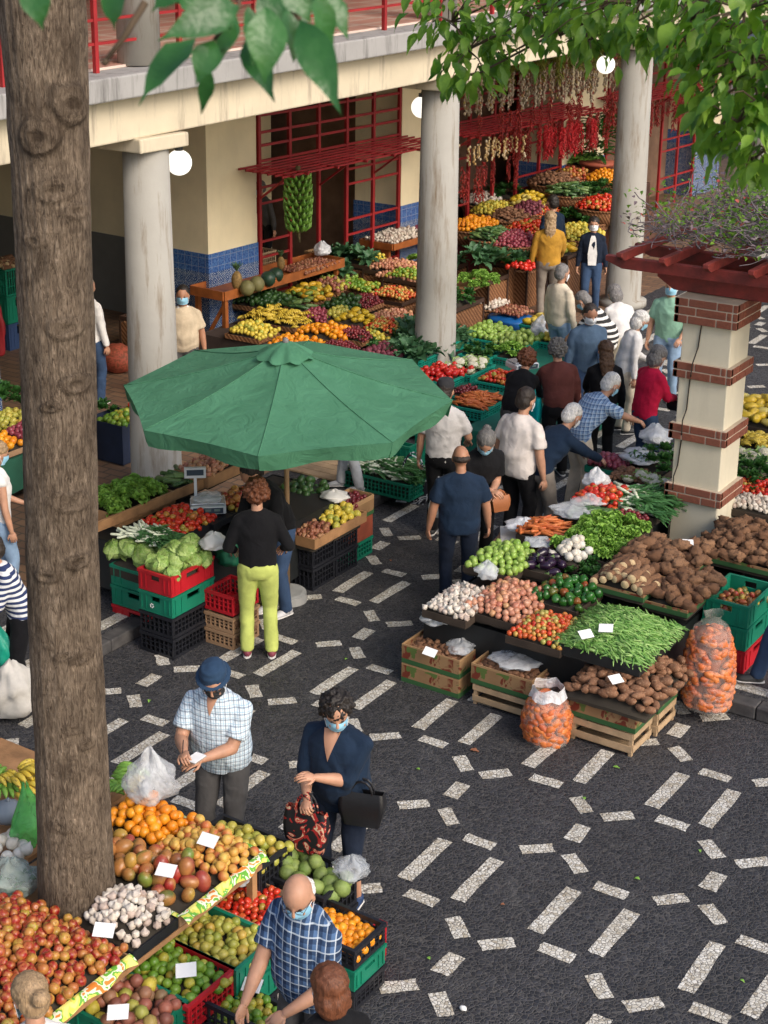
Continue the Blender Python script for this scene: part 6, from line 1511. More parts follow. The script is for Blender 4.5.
# shelf with pineapples
def BW(a, y, z):
    return (BO[0] + a * math.cos(BZ) - y * math.sin(BZ), BO[1] + a * math.sin(BZ) + y * math.cos(BZ), z)
g = (-14.618, 19.458, 1.120)
sh = thing('sloping_shelf', 'sloping orange wood shelf of pineapples and melons against the tiled pier', 'shelf', (g[0], g[1], 1.08), BZ)
b = MB(); b.box((0, 0, 0), (.66, 2.9, .03)); 
for s in (-1, 1): b.box((s * .34, 0, .045), (.025, 2.9, .14)); b.box((0, s * 1.46, .045), (.655, .025, .14))
b.build('shelf_tray', WOODR, sh)
for y in (-1.35, 1.35):
    b = MB(); b.box((-.28, y, -.50), (.07, .07, .94)); b.box((.26, y, -.50), (.07, .07, .94)); b.bar((-.26, y, -.9), (.26, y, -.1), .04, .05); b.build('leg', WOODR, sh)
def pineapple(c, s, label):
    t = thing('pineapple', label, 'pineapple', c, random.uniform(0, 6), 'pineapples on the sloping shelf')
    b = MB(); b.sph((0, 0, .12 * s), (.07 * s, .07 * s, .12 * s), 20, 16, None, lambda d, ph, th: d * (1 + .05 * math.sin(ph * 8 + th * 9) * math.sin(ph * 8 - th * 9))); b.build('fruit', m_plain('pineapple_skin', (.24, .15, .05), .7, .5, 30, 60, .4), t, True)
    b = MB(); rg = random.Random(3)
    for k in range(16): a = k * 2.4; leafsheet(b, (0, 0, .23 * s), (math.cos(a) * (.6 - k * .03), math.sin(a) * (.6 - k * .03), 1), .15 * s, .015, .5, rg, .0, 2, 4)
    b.build('crown', m_leaf('pineapple_leaf', (.06, .13, .06), (.12, .22, .10)), t, True)
pineapple((-14.371, 18.307, 1.160), 1.2, 'tall pineapple at the near end of the sloping shelf'); pineapple((-14.621, 19.751, 1.160), .9, 'small pineapple in the middle of the sloping shelf')
DGM = m_plain('dark_green_melon', (.02, .05, .03), .4, .4, 9)
for k, (p, lab, m_) in enumerate((((-14.225, 18.361, 1.200), 'brown green melon beside the tall pineapple', m_plain('brown_melon', (.16, .15, .06), .6, .3)), ((-14.257, 18.650, 1.200), 'rough brown custard fruit on the sloping shelf', MATS['brown_melon']), ((-14.292, 18.973, 1.210), 'dark green melon on the sloping shelf', DGM), ((-14.351, 19.257, 1.210), 'blackish melon on the sloping shelf', DGM))):
    b = MB(); b.sph((0, 0, 0), (.12, .11, .12), 18, 12, None, lambda d, ph, th: d * (1 + .03 * noise.noise(d * 4))); tag(b.build('melon', m_, None, True, p), lab, 'melon')
heap('brown_fruit', (-14.461, 20.313, 1.140), .50, .95, 'small brown nut on the sloping shelf', 'nuts on the sloping shelf', .04, k=.8, cat='nut')
bag((-14.570, 20.802, 1.200), .14, .24, WB, 'white and green plastic bag at the end of the shelf', seed=43)
# hampers between the shelf and the middle column
for (x_, y_, lab) in ((-14.55, 20.9, 'left'), (-13.82, 20.75, 'middle'), (-13.09, 20.6, 'right')):
    box_basket((x_, y_, KH), .70, .55, .66, lab + ' woven hamper of three left of the middle column')
heap('leafy_bunch', (-14.6, 21.1, .82), .7, .6, 'dark greens on the left woven hamper', 'greens on the left hamper', .10, flat=True)
heap('green_apple', (-14.35, 20.9, .82), .5, .5, 'green pear on the left woven hamper', 'pears on the left hamper', .07, cat='pear', k=1.1)
heap('lime', (-13.85, 20.75, .80), .6, .5, 'bright lime on the middle woven hamper', 'limes on the middle hamper', .06)
heap('small_tomato', (-13.1, 20.65, .80), .62, .5, 'small yellow tomato on the right woven hamper', 'yellow tomatoes on the right hamper', .08, k=1.3)
heap('chard', (-14.3, 21.6, 1.0), .9, .5, 'tall dark chard behind the hampers', 'chard behind the hampers', .1, flat=True, k=1.1)
heap('onion', (-13.3, 21.5, .92), .9, .8, 'brown onion behind the woven hampers', 'onions behind the hampers', .10, k=1.1)
table((-13.4, 21.75, KH), 2.2, 1.3, .66, 'wooden table behind the woven hampers')
g = (-14.609, 23.288, 1.100)
sh2 = thing('sloping_shelf', 'sloping orange wood shelf of garlic in front of the second tiled pier', 'shelf', (g[0], g[1], 1.04), BZ)
b = MB(); b.box((0, 0, 0), (.7, 1.5, .03))
for s in (-1, 1): b.box((s * .36, 0, .03), (.025, 1.5, .11)); b.box((0, s * .76, .03), (.695, .025, .11))
b.build('shelf_tray', WOODR, sh2)
for y in (-.7, .7): b = MB(); b.box((0, y, -.48), (.5, .06, .90)); b.build('leg', WOODR, sh2)
heap('garlic_bulb', (g[0], g[1] - .15, 1.12), .62, 1.05, 'white garlic bulb on the sloping shelf', 'garlic on the sloping shelf', .10, k=1.1, rz=BZ)
heap('red_onion', (g[0] + .05, g[1] + .55, 1.12), .55, .36, 'red onion on the garlic shelf', 'red onions on the garlic shelf', .05, rz=BZ)
# ================================================================ far stalls right of the middle column
for (p, lx, ly, h_, lab) in (((-12.531, 22.432, 0.120), .62, .62, .72, 'tall woven hamper of salad greens right of the middle column'), ((-12.487, 23.696, 0.120), .62, .70, .72, 'tall woven hamper of greens and red peppers beside the mustard top')):
    box_basket((p[0], p[1], KH), lx, ly, h_, lab)
heap('lettuce', (-12.217, 21.768, 0.900), .62, .66, 'green lettuce on the tall hamper', 'lettuces on the tall hamper', .08, flat=True, k=.9)
heap('chard', (-12.595, 22.723, 1.000), .95, .9, 'big dark chard behind the tall hamper', 'chard behind the tall hamper', .16, flat=True, k=1.15)
heap('leafy_bunch', (-12.336, 23.174, 0.950), .62, .8, 'leafy greens on the second tall hamper', 'greens on the second hamper', .10, flat=True)
heap('red_pepper', (-12.014, 22.784, 0.980), .40, .30, 'red pepper on the second tall hamper', 'red peppers on the second hamper', .04)
g = (-12.287, 22.315, 0.400); bs = basket((g[0], g[1], KH), .34, .26, 'low wicker basket of garlic right of the middle column'); heap('garlic_bulb', (g[0], g[1], .40), .58, .58, 'white garlic bulb in the low basket', 'garlic in the low basket', .05, parent=bs, shape='e', k=1.2)
crate((-12.477, 22.108, 0.130), .5, .5, .3, PK, 'black crate beside the middle column', 'lattice')
table((-13.6, 25.6, KH), 2.4, 2.6, .70, 'long wooden table of oranges and onions in the far arcade', cloth=(m_plain('dark_red_cloth', (.12, .02, .02), .8, .3), .6))
def bk(kind, g, r_, label, group, bh=.26, **kw):
    b_ = basket((g[0], g[1], g[2] - bh), r_, bh, 'wicker basket of ' + group); heap(kind, (g[0], g[1], g[2]), r_ * 1.85, r_ * 1.85, label, group, kw.pop('mound', .17), parent=b_, shape='e', under=.04, **kw)
bk('orange', (-13.928, 24.610, 1.100), .46, 'orange in the far wicker basket', 'oranges in the far arcade', k=1.0)
bk('lemon', (-14.274, 25.878, 1.150), .40, 'yellow lemon behind the far oranges', 'lemons in the far arcade')
bk('courgette', (-13.355, 24.244, 1.050), .42, 'dark green cucumber in front of the far lemons', 'cucumbers in the far arcade', flat=True)
bk('red_onion', (-12.965, 24.293, 1.000), .46, 'reddish onion beside the mustard top', 'reddish onions in the far arcade', k=1.2)
bk('tomato', (-13.084, 25.063, 1.050), .44, 'red tomato beside the mustard top', 'red tomatoes in the far arcade', k=1.4)
bk('potato', (-13.829, 25.683, 1.100), .38, 'small brown potato in the far arcade', 'potatoes in the far arcade', k=.9)
bk('beetroot', (-13.695, 26.279, 1.150), .38, 'beetroot in the far arcade', 'beetroots in the far arcade', k=1.2)
bk('garlic_bulb', (-14.758, 26.315, 1.200), .40, 'garlic bulb below the hanging braids', 'garlic below the hanging braids', k=1.2)
bk('squash', (-14.010, 26.708, 1.200), .36, 'red and yellow pepper in the far arcade', 'long peppers in the far arcade', k=.8, cat='pepper')
bk('leafy_bunch', (-14.724, 27.229, 1.200), .46, 'dark greens below the chilli strings', 'greens below the chilli strings', flat=True)
bk('small_tomato', (-13.480, 26.388, 1.100), .36, 'small mixed tomato behind the mustard top', 'mixed tomatoes in the far arcade', k=1.4)
bk('lemon', (-12.349, 25.443, 1.000), .50, 'yellow lemon left of the woman in the open navy jacket', 'lemons by the open navy jacket', k=1.1)
bk('leafy_bunch', (-12.729, 26.525, 1.050), .5, 'greens behind the open navy jacket', 'greens by the open navy jacket', flat=True)
bk('potato', (-13.993, 27.753, 1.450), .50, 'brown potato in a raised far basket', 'potatoes in the raised far baskets', k=1.1)
bk('courgette', (-13.328, 27.239, 1.400), .52, 'dark cucumber in a raised far basket', 'cucumbers in the raised far baskets', flat=True)
bk('tomato', (-12.460, 26.770, 1.300), .52, 'orange tomato in a raised far basket', 'orange tomatoes in the raised far baskets', k=1.4)
bk('orange', (-13.144, 28.396, 1.500), .46, 'orange in a raised far basket', 'oranges in the raised far baskets')
bk('green_banana_hand', (-14.177, 29.405, 1.600), .44, 'green banana hand in a raised far basket', 'green bananas in the raised far baskets', flat=True)
bk('leafy_bunch', (-12.864, 27.559, 1.400), .5, 'leafy greens in a raised far basket', 'greens in the raised far baskets', flat=True)
bk('apple', (-13.849, 28.185, 1.500), .40, 'red yellow apple in a raised far basket', 'apples in the raised far baskets')
for k, (x_, y_, w_, l_, h_) in enumerate(((-14.6, 29.2, 2.6, 3.2, 1.0), (-13.0, 27.9, 1.4, 2.2, .85))):
    b = MB(); b.bb((x_ - w_ / 2, y_ - l_ / 2, KH), (x_ + w_ / 2, y_ + l_ / 2, h_ + .1)); tag(bevel(b.build('display_stand', m_plain('dark_stand_wood', (.09, .04, .025), .7, .4)), .02), ('rear', 'front')[k] + ' dark wooden stand under the raised far baskets', 'stand')
for (kind_, p_, sx_, sy_, grp) in (('leafy_bunch', (-12.156, 20.860, 0.800), .5, .9, 'greens just right of the middle column'), ('chard', (-14.592, 21.062, 0.950), .8, .5, 'dark greens behind the papayas'), ('chard', (-14.466, 21.517, 1.050), 1.0, .5, 'dark greens in front of the red shopfront'), ('lettuce', (-13.514, 22.627, 0.900), .7, .7, 'lettuces behind the middle column'),
    ('onion', (-13.602, 21.484, 1.000), .8, .5, 'onions in front of the garlic shelf'), ('lemon', (-14.151, 21.641, 1.000), .5, .4, 'lemons in front of the garlic shelf'), ('carrot', (-12.675, 23.310, 0.950), .5, .4, 'carrots beside the tall hampers'), ('lime', (-13.239, 21.304, 0.950), .6, .4, 'limes in front of the garlic shelf'), ('papaya', (-12.241, 24.662, 0.900), .5, .5, 'papayas behind the cream sweater')):
    b_ = box_basket((p_[0], p_[1], KH), sx_ + .06, sy_ + .06, p_[2] - KH - .02, 'woven hamper of ' + grp); heap(kind_, p_, sx_, sy_, kind_.replace('_', ' ') + ', one of the ' + grp, grp, .10, parent=b_, under=.02, flat=kind_ in ('chard', 'leafy_bunch', 'lettuce', 'carrot'), d=.06 if kind_ == 'carrot' else None)
# pot plant
g = (-13.726, 29.122, 1.500)
t = thing('potted_plant', 'leafy plant in a terracotta pot on the raised far stand', 'plant', (g[0], g[1], 1.15))
b = MB(); b.tube([(0, 0, 0), (0, 0, .5), (0, 0, .5), (0, 0, .56)], [.24, .32, .36, .36], 20); b.build('pot', m_plain('terracotta', (.36, .09, .05), .7, .2), t, True)
b = MB(); rg = random.Random(8)
for k in range(120):
    a = rg.uniform(0, 6.28); r_ = rg.uniform(0, .55); leafsheet(b, (math.cos(a) * r_ * .6, math.sin(a) * r_ * .6, .6 + rg.uniform(0, .9)), (math.cos(a), math.sin(a), rg.uniform(-.2, .9)), .32, .05, .6, rg, .1, 2, 4)
b.build('foliage', MATS['dark_green_leaf'], t, True)
# ================================================================ hanging strings, banana stalk
def hang_string(kind, n, L, seed):
    rg = random.Random(seed); b = MB(); b.mi = 0
    if kind == 'garlic':
        for k in range(n): b.sph((rg.uniform(-.035, .035), rg.uniform(-.035, .035), -L * k / n), (.034, .034, .036), 7, 5)
    elif kind == 'chilli':
        for k in range(n * 3): a = rg.uniform(0, 6.28); z = -L * k / n / 3; b.tube([(math.cos(a) * .02, math.sin(a) * .02, z), (math.cos(a) * .07, math.sin(a) * .07, z - .03), (math.cos(a) * .08, math.sin(a) * .08, z - .08)], [.012, .013, .003], 5)
    else:
        for k in range(n * 2): a = rg.uniform(0, 6.28); leafsheet(b, (0, 0, -L * k / n / 2), (math.cos(a), math.sin(a), -.6), .16, .03, .4, rg, .1, 2, 3)
    b.mi = 0; b.tube([(0, 0, .02), (0, 0, -L)], .006, 4); return b
GM = m_fruit('garlic_braid_skin', [(0, (.42, .34, .24)), (.6, (.58, .50, .38)), (.85, (.32, .12, .09)), (1, (.5, .42, .14))], None, .7)
CM = m_fruit('dried_chilli_skin', [(0, (.26, .012, .01)), (.7, (.40, .03, .02)), (1, (.16, .02, .02))], None, .4); RM = m_plain('bright_red_pods', (.42, .010, .015), .5, .4)
HM = m_leaf('dried_herb', (.20, .24, .05), (.42, .42, .10), .7, .1); YM = m_fruit('dried_gourd_skin', [(0, (.45, .28, .10)), (.6, (.60, .42, .20)), (1, (.66, .55, .40))], None, .6)
SM = {k: [hang_string(kk, n, L, i).mesh(nm, mt, True) for i in range(3)] for k, kk, n, L, nm, mt in (('g', 'garlic', 14, .75, 'garlic_braid', GM), ('c', 'chilli', 16, .75, 'chilli_string', CM), ('r', 'chilli', 16, .62, 'chilli_string', RM), ('h', 'herb', 14, .55, 'herb_bundle', HM), ('y', 'garlic', 9, .42, 'gourd_string', YM))}
LB = {'g': ('garlic_braid', 'garlic braid', 'dry garlic braid hanging above the red canopy bars'), 'c': ('chilli_string', 'chilli string', 'dark dried chilli string hanging in the far shopfront'), 'r': ('chilli_string', 'chilli string', 'bright red pod string hanging beneath the red bars'),
      'h': ('herb_bundle', 'herb bundle', 'yellow green dried herb bundle hanging under the beam'), 'y': ('gourd_string', 'gourd string', 'pale dried gourd string hanging beside the middle column')}
rg = random.Random(12)
def strings(k, n, a0, a1, y0, y1, z0, z1, lab=None):
    for i in range(n):
        y = y0 + (y1 - y0) * (i + .5) / n + rg.uniform(-.03, .03); a = rg.uniform(a0, a1); p = BW(a, y, rg.uniform(z0, z1))
        o = bpy.data.objects.new(LB[k][0], SM[k][rg.randrange(3)]); COL.objects.link(o); o.location = p; o.rotation_euler.z = rg.uniform(0, 6.28); sc_ = rg.uniform(.55, .92); o.scale = (sc_ * .85, sc_ * .85, sc_); o['label'] = lab or LB[k][2]; o['category'] = LB[k][1]; o['group'] = lab or LB[k][2]
strings('h', 70, -3.3, -2.4, 10.9, 15.6, 4.0, 4.25); strings('g', 95, -3.0, -2.5, 10.7, 15.5, 3.68, 3.8); strings('c', 16, -2.7, -2.3, 10.7, 15.6, 3.15, 3.3, 'dried chilli string hanging just above the red canopy bars')
strings('c', 42, -3.1, -2.4, 11.9, 17.0, 2.72, 2.8); strings('r', 22, -2.5, -2.2, 12.3, 14.3, 2.72, 2.8); strings('y', 22, -2.7, -2.2, 10.2, 11.9, 2.66, 2.74); strings('c', 8, -2.9, -2.5, 10.2, 12.2, 2.25, 2.35, 'low dried chilli string right beside the middle column')
strings('c', 18, -3.3, -2.6, 17.0, 20.5, 2.7, 2.8, 'dried chilli string right of the far right column')
def bunch():
    b = MB(); b.mi = 1; b.tube([(0, 0, .12), (0, 0, -.8), (.02, 0, -.95)], [.03, .025, .012], 7); b.mi = 0
    for j in range(9):
        z = -.04 - j * .088
        for k in range(11):
            a = 2 * PI * k / 11 + j * .3; r_ = .17 - .006 * abs(j - 4)
            pts = [(math.cos(a) * r, math.sin(a) * r, zz) for r, zz in ((.035, z), (.10, z - .03), (r_, z + .02), (r_ + .015, z + .085))]
            b.tube(pts, [.012, .021, .022, .007], 7)
    return b
bn = bunch().build('banana_stalk', [MATS['green_banana_skin'], m_plain('stalk_brown', (.14, .11, .05), .8)], None, True, BW(-2.9, 6.22, 2.72)); bn.scale = (1.25, 1.25, 1.1); tag(bn, 'heavy stalk of green bananas hanging from the red shopfront bars', 'bananas')
b = MB(); b.tube([(0, 0, 0), (0, 0, .12)], .006, 5)
# goods inside the middle shop
for k, (a, y, lx, ly, h, m_, lab) in enumerate(((-5.2, 7.6, 1.6, 1.4, .9, WOODL, 'pale crates stacked inside the middle shop'), (-4.6, 8.9, .8, .7, .75, CARD, 'brown boxes inside the middle shop'), (-6.1, 6.9, .5, .9, 1.7, DARKW, 'dark cupboard inside the middle shop'))):
    p = BW(a, y, KH)
    for j in range(3):
        crate((p[0], p[1], p[2] + j * h / 3), lx * .5, ly * .5, h / 3 - .01, m_, ('bottom', 'middle', 'top')[j] + ' of the ' + lab, 'lattice', BZ)


# ================================================================ TREE TRUNK in the foreground
def m_bark():
    t = NT('furrowed_bark'); co = t.coord('Object', (1, 1, .2)); c1 = t.coord()
    n = t.noise(co, 62, 6, .7, 1.4); n2 = t.noise(t.coord('Object', (1, 1, .5)), 8, 4, .6, .8)
    c = t.ramp(n, [(.30, (.045, .034, .027)), (.44, (.17, .13, .095)), (.58, (.30, .24, .18)), (.78, (.44, .36, .28))])
    c = t.mix(.8, c, t.ramp(n2, [(.32, (.42, .38, .35)), (.62, (1.05, 1.0, .95))]), 'MULTIPLY')
    at = t.n('ShaderNodeAttribute'); at.attribute_name = 'scar'
    c = t.mix(t.math('MULTIPLY', at.outputs['Fac'], .75), c, (.045, .030, .020))
    t.col(c)
    bnd = t.noise(t.coord('Object', (.4, .4, 3.0)), 4.0, 4)
    h = t.math('ADD', t.math('MULTIPLY', n, 1.0), t.math('MULTIPLY', bnd, .5)); t.bump(h, 1.0, .03); return t.set(.9, .15)
BARK = m_bark()
tree = thing('leaning_tree', 'thick furrowed bark tree trunk rising through the fruit display at left', 'tree', (TRX, TRY, 0))
KN = [(-44.7 + da, z, r_, k_) for da, z, r_, k_ in ((-14, 5.60, .11, .9), (34, 5.76, .12, .95), (5, 5.32, .13, .5), (38, 5.2, .09, .5), (-32, 5.05, .07, .45), (15, 4.57, .12, .6), (27, 4.25, .11, .65), (-14, 4.13, .06, .8),
    (14, 3.57, .13, .45), (24, 3.2, .085, .8), (-27, 3.12, .075, .6), (25, 2.6, .08, .5), (-4, 2.62, .06, .45), (5, 2.15, .07, .5), (27, 2.03, .065, .5), (-20, 1.5, .07, .35), (20, 1.3, .06, .35))]
NA, NZ = 132, 620; ZT = 8.0
vs, sc = [], []
for j in range(NZ + 1):
    z = ZT * j / NZ; lx_ = .017 * z - .004 + .008 * math.sin(z * 1.7); cx, cy = RT.x * lx_, RT.y * lx_
    r0 = .206 + .028 * max(0, min(1, (3 - z) / 2.2)) + .020 * max(0, min(1.5, z - 5.3)) + .10 * math.exp(-z / .25)
    for i in range(NA):
        a = 2 * PI * i / NA; d = V((math.cos(a), math.sin(a), 0)); sca = 0
        r = r0 * (1 + .035 * noise.noise(V((d.x * 1.5, d.y * 1.5, z * .8))))
        r += .006 * noise.noise(V((d.x * 9, d.y * 9, z * 1.1))) + .007 * noise.noise(V((d.x * .5, d.y * .5, z * 5.5))) + .0035 * noise.noise(V((d.x * 22, d.y * 22, z * 2.2)))
        for (ka, kz, kr, kd) in KN:
            if abs(z - kz) > kr * 1.8: continue
            da = math.atan2(math.sin(a - R(ka)), math.cos(a - R(ka))) * r0
            q = math.hypot(da, (z - kz) * (1.1 if kd > .85 else 1.9) + .25 * da * math.sin(kz * 9)) / kr * (1 + .18 * noise.noise(V((da * 14, z * 14, kz))))
            if q < 1.8:
                r += kd * (.022 * math.exp(-((q - .70) / .30) ** 2) + (.030 if kd > .85 else .0) * math.exp(-(q / .6) ** 2) - .012 * math.exp(-(q / .22) ** 2) + .006 * math.cos(q * 15) * math.exp(-(q / 1.0) ** 4))
                sca = max(sca, kd * (.75 * math.exp(-((q - .98) / .16) ** 2) + .8 * math.exp(-(q / .28) ** 2) + .45 * math.exp(-(q / 1.0) ** 4)))
        sca = max(sca, .8 * max(0, noise.noise(V((d.x * 1.2, d.y * 1.2, z * 3.4 + 5))) - .28) * 2.2)
        vs.append((cx + d.x * r, cy + d.y * r, z)); sc.append(min(1, sca))
b = MB(); b.add(vs, [(j * NA + i, j * NA + (i + 1) % NA, (j + 1) * NA + (i + 1) % NA, (j + 1) * NA + i) for j in range(NZ) for i in range(NA)])
tk = b.build('trunk', BARK, tree, True)
at = tk.data.attributes.new('scar', 'FLOAT', 'POINT'); at.data.foreach_set('value', sc)
LEAFG = m_leaf('big_glossy_leaf', (.018, .085, .02), (.05, .17, .04), .32, .22); LEAFV = m_leaf('vivid_tree_leaf', (.035, .13, .012), (.26, .42, .05), .42, .42); TWIG = m_plain('twig_brown', (.09, .06, .035), .8, .3)
def leaf(b, base, tip, W, rg, curl=.12, fold=.35, nrm=None):
    base, tip = V(base), V(tip); d = tip - base; L = d.length; d.normalize()
    up = V(nrm) if nrm is not None else V((rg.uniform(-.5, .5), rg.uniform(-.5, .5), 1)); s = d.cross(up)
    if s.length < .05: s = d.cross(V((1, 0, 0)))
    s.normalize(); n = s.cross(d)
    prof = (0, .55, .92, 1, .86, .55, .2, 0); N = len(prof) - 1; vs = []
    for k, w in enumerate(prof):
        t_ = k / N; c = base + d * L * t_ + n * (math.sin(t_ * PI) * curl * L * .5 - curl * L * t_ * t_)
        wv = .06 * W * math.sin(k * 2.3)
        vs += [c - s * w * W / 2 + n * (abs(w) * W * fold * .5 + wv), c, c + s * w * W / 2 + n * (abs(w) * W * fold * .5 - wv)]
    fs = []
    for k in range(N): o = k * 3; fs += [(o, o + 1, o + 4, o + 3), (o + 1, o + 2, o + 5, o + 4)]
    b.add(vs, fs)
# branch of big leaves hanging near the lens
b = MB(); rg = random.Random(2)
A = V((0, 0, 6.8))
big = [((-1.457, 1.874, 6.645), (-1.509, 1.756, 6.605), .050, 1), ((-1.565, 1.905, 6.592), (-1.588, 1.791, 6.511), .046, 0), ((-1.514, 1.864, 6.563), (-1.535, 1.880, 6.478), .024, 0), ((-1.478, 1.840, 6.598), (-1.488, 1.808, 6.538), .040, 0), ((-1.364, 1.813, 6.651), (-1.345, 1.785, 6.549), .052, 1), ((-1.383, 1.919, 6.625), (-1.284, 1.877, 6.508), .050, 0),
       ((-1.504, 1.948, 6.592), (-1.423, 1.908, 6.511), .040, 0), ((-1.479, 1.921, 6.641), (-1.453, 1.905, 6.557), .030, 1), ((-1.423, 2.032, 6.657), (-1.377, 2.039, 6.591), .036, 1), ((-1.632, 1.636, 6.686), (-1.610, 1.626, 6.621), .040, 0), ((-1.676, 1.858, 6.672), (-1.670, 1.835, 6.604), .040, 0), ((-1.693, 1.975, 6.669), (-1.660, 1.983, 6.634), .035, 1),
       ((-1.553, 1.939, 6.654), (-1.523, 1.939, 6.603), .032, 1), ((-1.411, 1.921, 6.679), (-1.368, 1.928, 6.622), .045, 1), ((-1.522, 1.842, 6.680), (-1.561, 1.797, 6.639), .04, 0), ((-1.360, 1.962, 6.693), (-1.386, 1.924, 6.645), .04, 0), ((-1.680, 1.741, 6.708), (-1.730, 1.686, 6.661), .04, 0), ((-1.552, 1.985, 6.608), (-1.570, 1.956, 6.567), .03, 0), ((-1.602, 2.015, 6.610), (-1.660, 1.972, 6.607), .04, 0), ((-1.489, 2.041, 6.635), (-1.466, 2.024, 6.552), .045, 0), ((-1.595, 2.026, 6.625), (-1.559, 1.959, 6.555), .035, 1), ((-1.409, 1.980, 6.663), (-1.388, 2.019, 6.563), .04, 0), ((-1.562, 2.061, 6.654), (-1.515, 2.065, 6.580), .045, 0), ((-1.665, 1.990, 6.657), (-1.622, 2.000, 6.607), .04, 0)]
view = V((-0.631, 0.811, 6.718)) - A
for p, q_, W, lt in big:
    nn = -view + V((rg.uniform(-.5, .5), rg.uniform(-.5, .5), .5)); leaf(b, p, q_, W * 1.12, rg, .10, .25, nn)
PT = Matrix.Translation((TRX, TRY, 0)).inverted()
b.v = [tuple(PT @ V(v)) for v in b.v]; b.build('foliage', LEAFG, tree, True)
b = MB(); root = V((TRX, TRY, 7.6))
for pts in ([root, V((-3.776, 3.962, 7.253)), V((-2.234, 2.588, 6.899)), V((-1.503, 1.922, 6.685)), V((-1.457, 1.874, 6.644)), V((-1.498, 1.864, 6.595))], [V((-1.501, 1.920, 6.677)), V((-1.420, 1.910, 6.669)), V((-1.383, 1.919, 6.625))], [V((-2.203, 2.579, 6.823)), V((-1.670, 1.881, 6.718)), V((-1.676, 1.858, 6.672))], [V((-3.776, 3.962, 7.253)), V((-1.962, 1.973, 6.819)), V((-1.632, 1.636, 6.686))], [V((-1.671, 1.913, 6.640)), V((-1.690, 1.878, 6.585)), V((-1.704, 1.856, 6.556))]):
    n = len(pts); b.tube(pts, [(.05 if (pts[0] == root and k < 3) else .0045) * (1 - k / n) + .0022 for k in range(n)], 7)
b.sph((-1.705, 1.854, 6.553), .006, 8, 6)
b.v = [tuple(PT @ V(v)) for v in b.v]; b.build('branch', TWIG, tree, True)

# ================================================================ TREE on the right whose crown hangs into the view
t2 = thing('leafy_tree', 'vivid green leafy tree hanging over the pergola from the upper right', 'tree', (1.2, 9.5, 0))
b = MB(); b.tube([(0, 0, 0), (.02, 0, 1.0), (-.05, .05, 3), (-.2, .1, 5.2), (-.5, .2, 7.0), (-.9, .3, 8.6)], [.26, .19, .17, .15, .12, .05], 20); b.build('trunk', BARK, t2, True)
CL = [((-3.454, 5.868, 6.288), .20), ((-3.379, 5.876, 6.178), .20), ((-3.395, 6.152, 6.247), .20), ((-3.081, 5.887, 6.318), .18), ((-3.011, 5.961, 6.378), .26), ((-3.340, 5.863, 6.076), .11), ((-2.696, 5.670, 6.383), .24), ((-2.716, 5.607, 6.262), .10), ((-2.492, 5.571, 6.417), .26), ((-2.401, 5.468, 6.322), .10), ((-3.200, 5.973, 6.418), .3), ((-3.534, 5.981, 6.387), .2), ((-3.315, 6.034, 6.136), .08), ((-2.987, 5.926, 6.249), .08), ((-2.571, 5.602, 6.313), .08),
      ((-2.064, 5.120, 6.469), .26), ((-1.876, 4.986, 6.445), .26), ((-2.020, 5.097, 6.333), .17), ((-1.832, 4.962, 6.309), .24), ((-1.923, 4.983, 6.202), .17), ((-1.785, 4.938, 6.166), .20), ((-1.831, 4.883, 6.113), .14), ((-1.738, 4.915, 6.029), .13), ((-2.049, 5.112, 6.103), .07), ((-1.802, 5.229, 6.276), .4), ((-2.138, 5.233, 6.238), .10), ((-1.936, 5.033, 6.030), .09), ((-1.915, 5.268, 5.936), .09), ((-2.331, 5.454, 6.483), .3), ((-2.730, 5.814, 6.477), .3), ((-2.131, 5.171, 6.393), .13), ((-1.839, 5.251, 6.077), .15), ((-2.022, 5.349, 6.321), .18), ((-2.122, 5.147, 6.317), .07)]
b = MB(); bb_ = MB(); rg = random.Random(21)
T2 = V((1.2, 9.5, 0)); hub = V((.5, 9.8, 7.9))
for ci, (c, r_) in enumerate(CL):
    c = V(c)
    mid = c.lerp(hub, .5) + V((0, 0, .5)); bb_.tube([hub, mid, c.lerp(hub, .12) + V((0, 0, .1)), c], [.03, .018, .008, .004], 6)
    n = int(80 * (r_ / .3) ** 2) + 12
    for k in range(n):
        d = V((rg.gauss(0, 1), rg.gauss(0, 1), rg.gauss(0, .8))); d.normalize(); p = c + d * r_ * rg.uniform(.25, 1.0)
        dr = (d * .5 + V((rg.uniform(-.5, .5), rg.uniform(-.5, .5), -rg.uniform(.15, 1.1)))).normalized(); L = rg.uniform(.045, .112)
        leaf(b, p, p + dr * L, L * rg.uniform(.36, .56), rg, rg.uniform(0, .3), rg.uniform(.1, .5))
        if k % 6 == 0: bb_.tube([c, c.lerp(p, .6) + V((0, 0, .02)), p], [.005, .003, .002], 4)
b.v = [tuple(V(v) - T2) for v in b.v]; b.build('foliage', LEAFV, t2, True)
bb_.v = [tuple(V(v) - T2) for v in bb_.v]; bb_.build('branch', TWIG, t2, True)
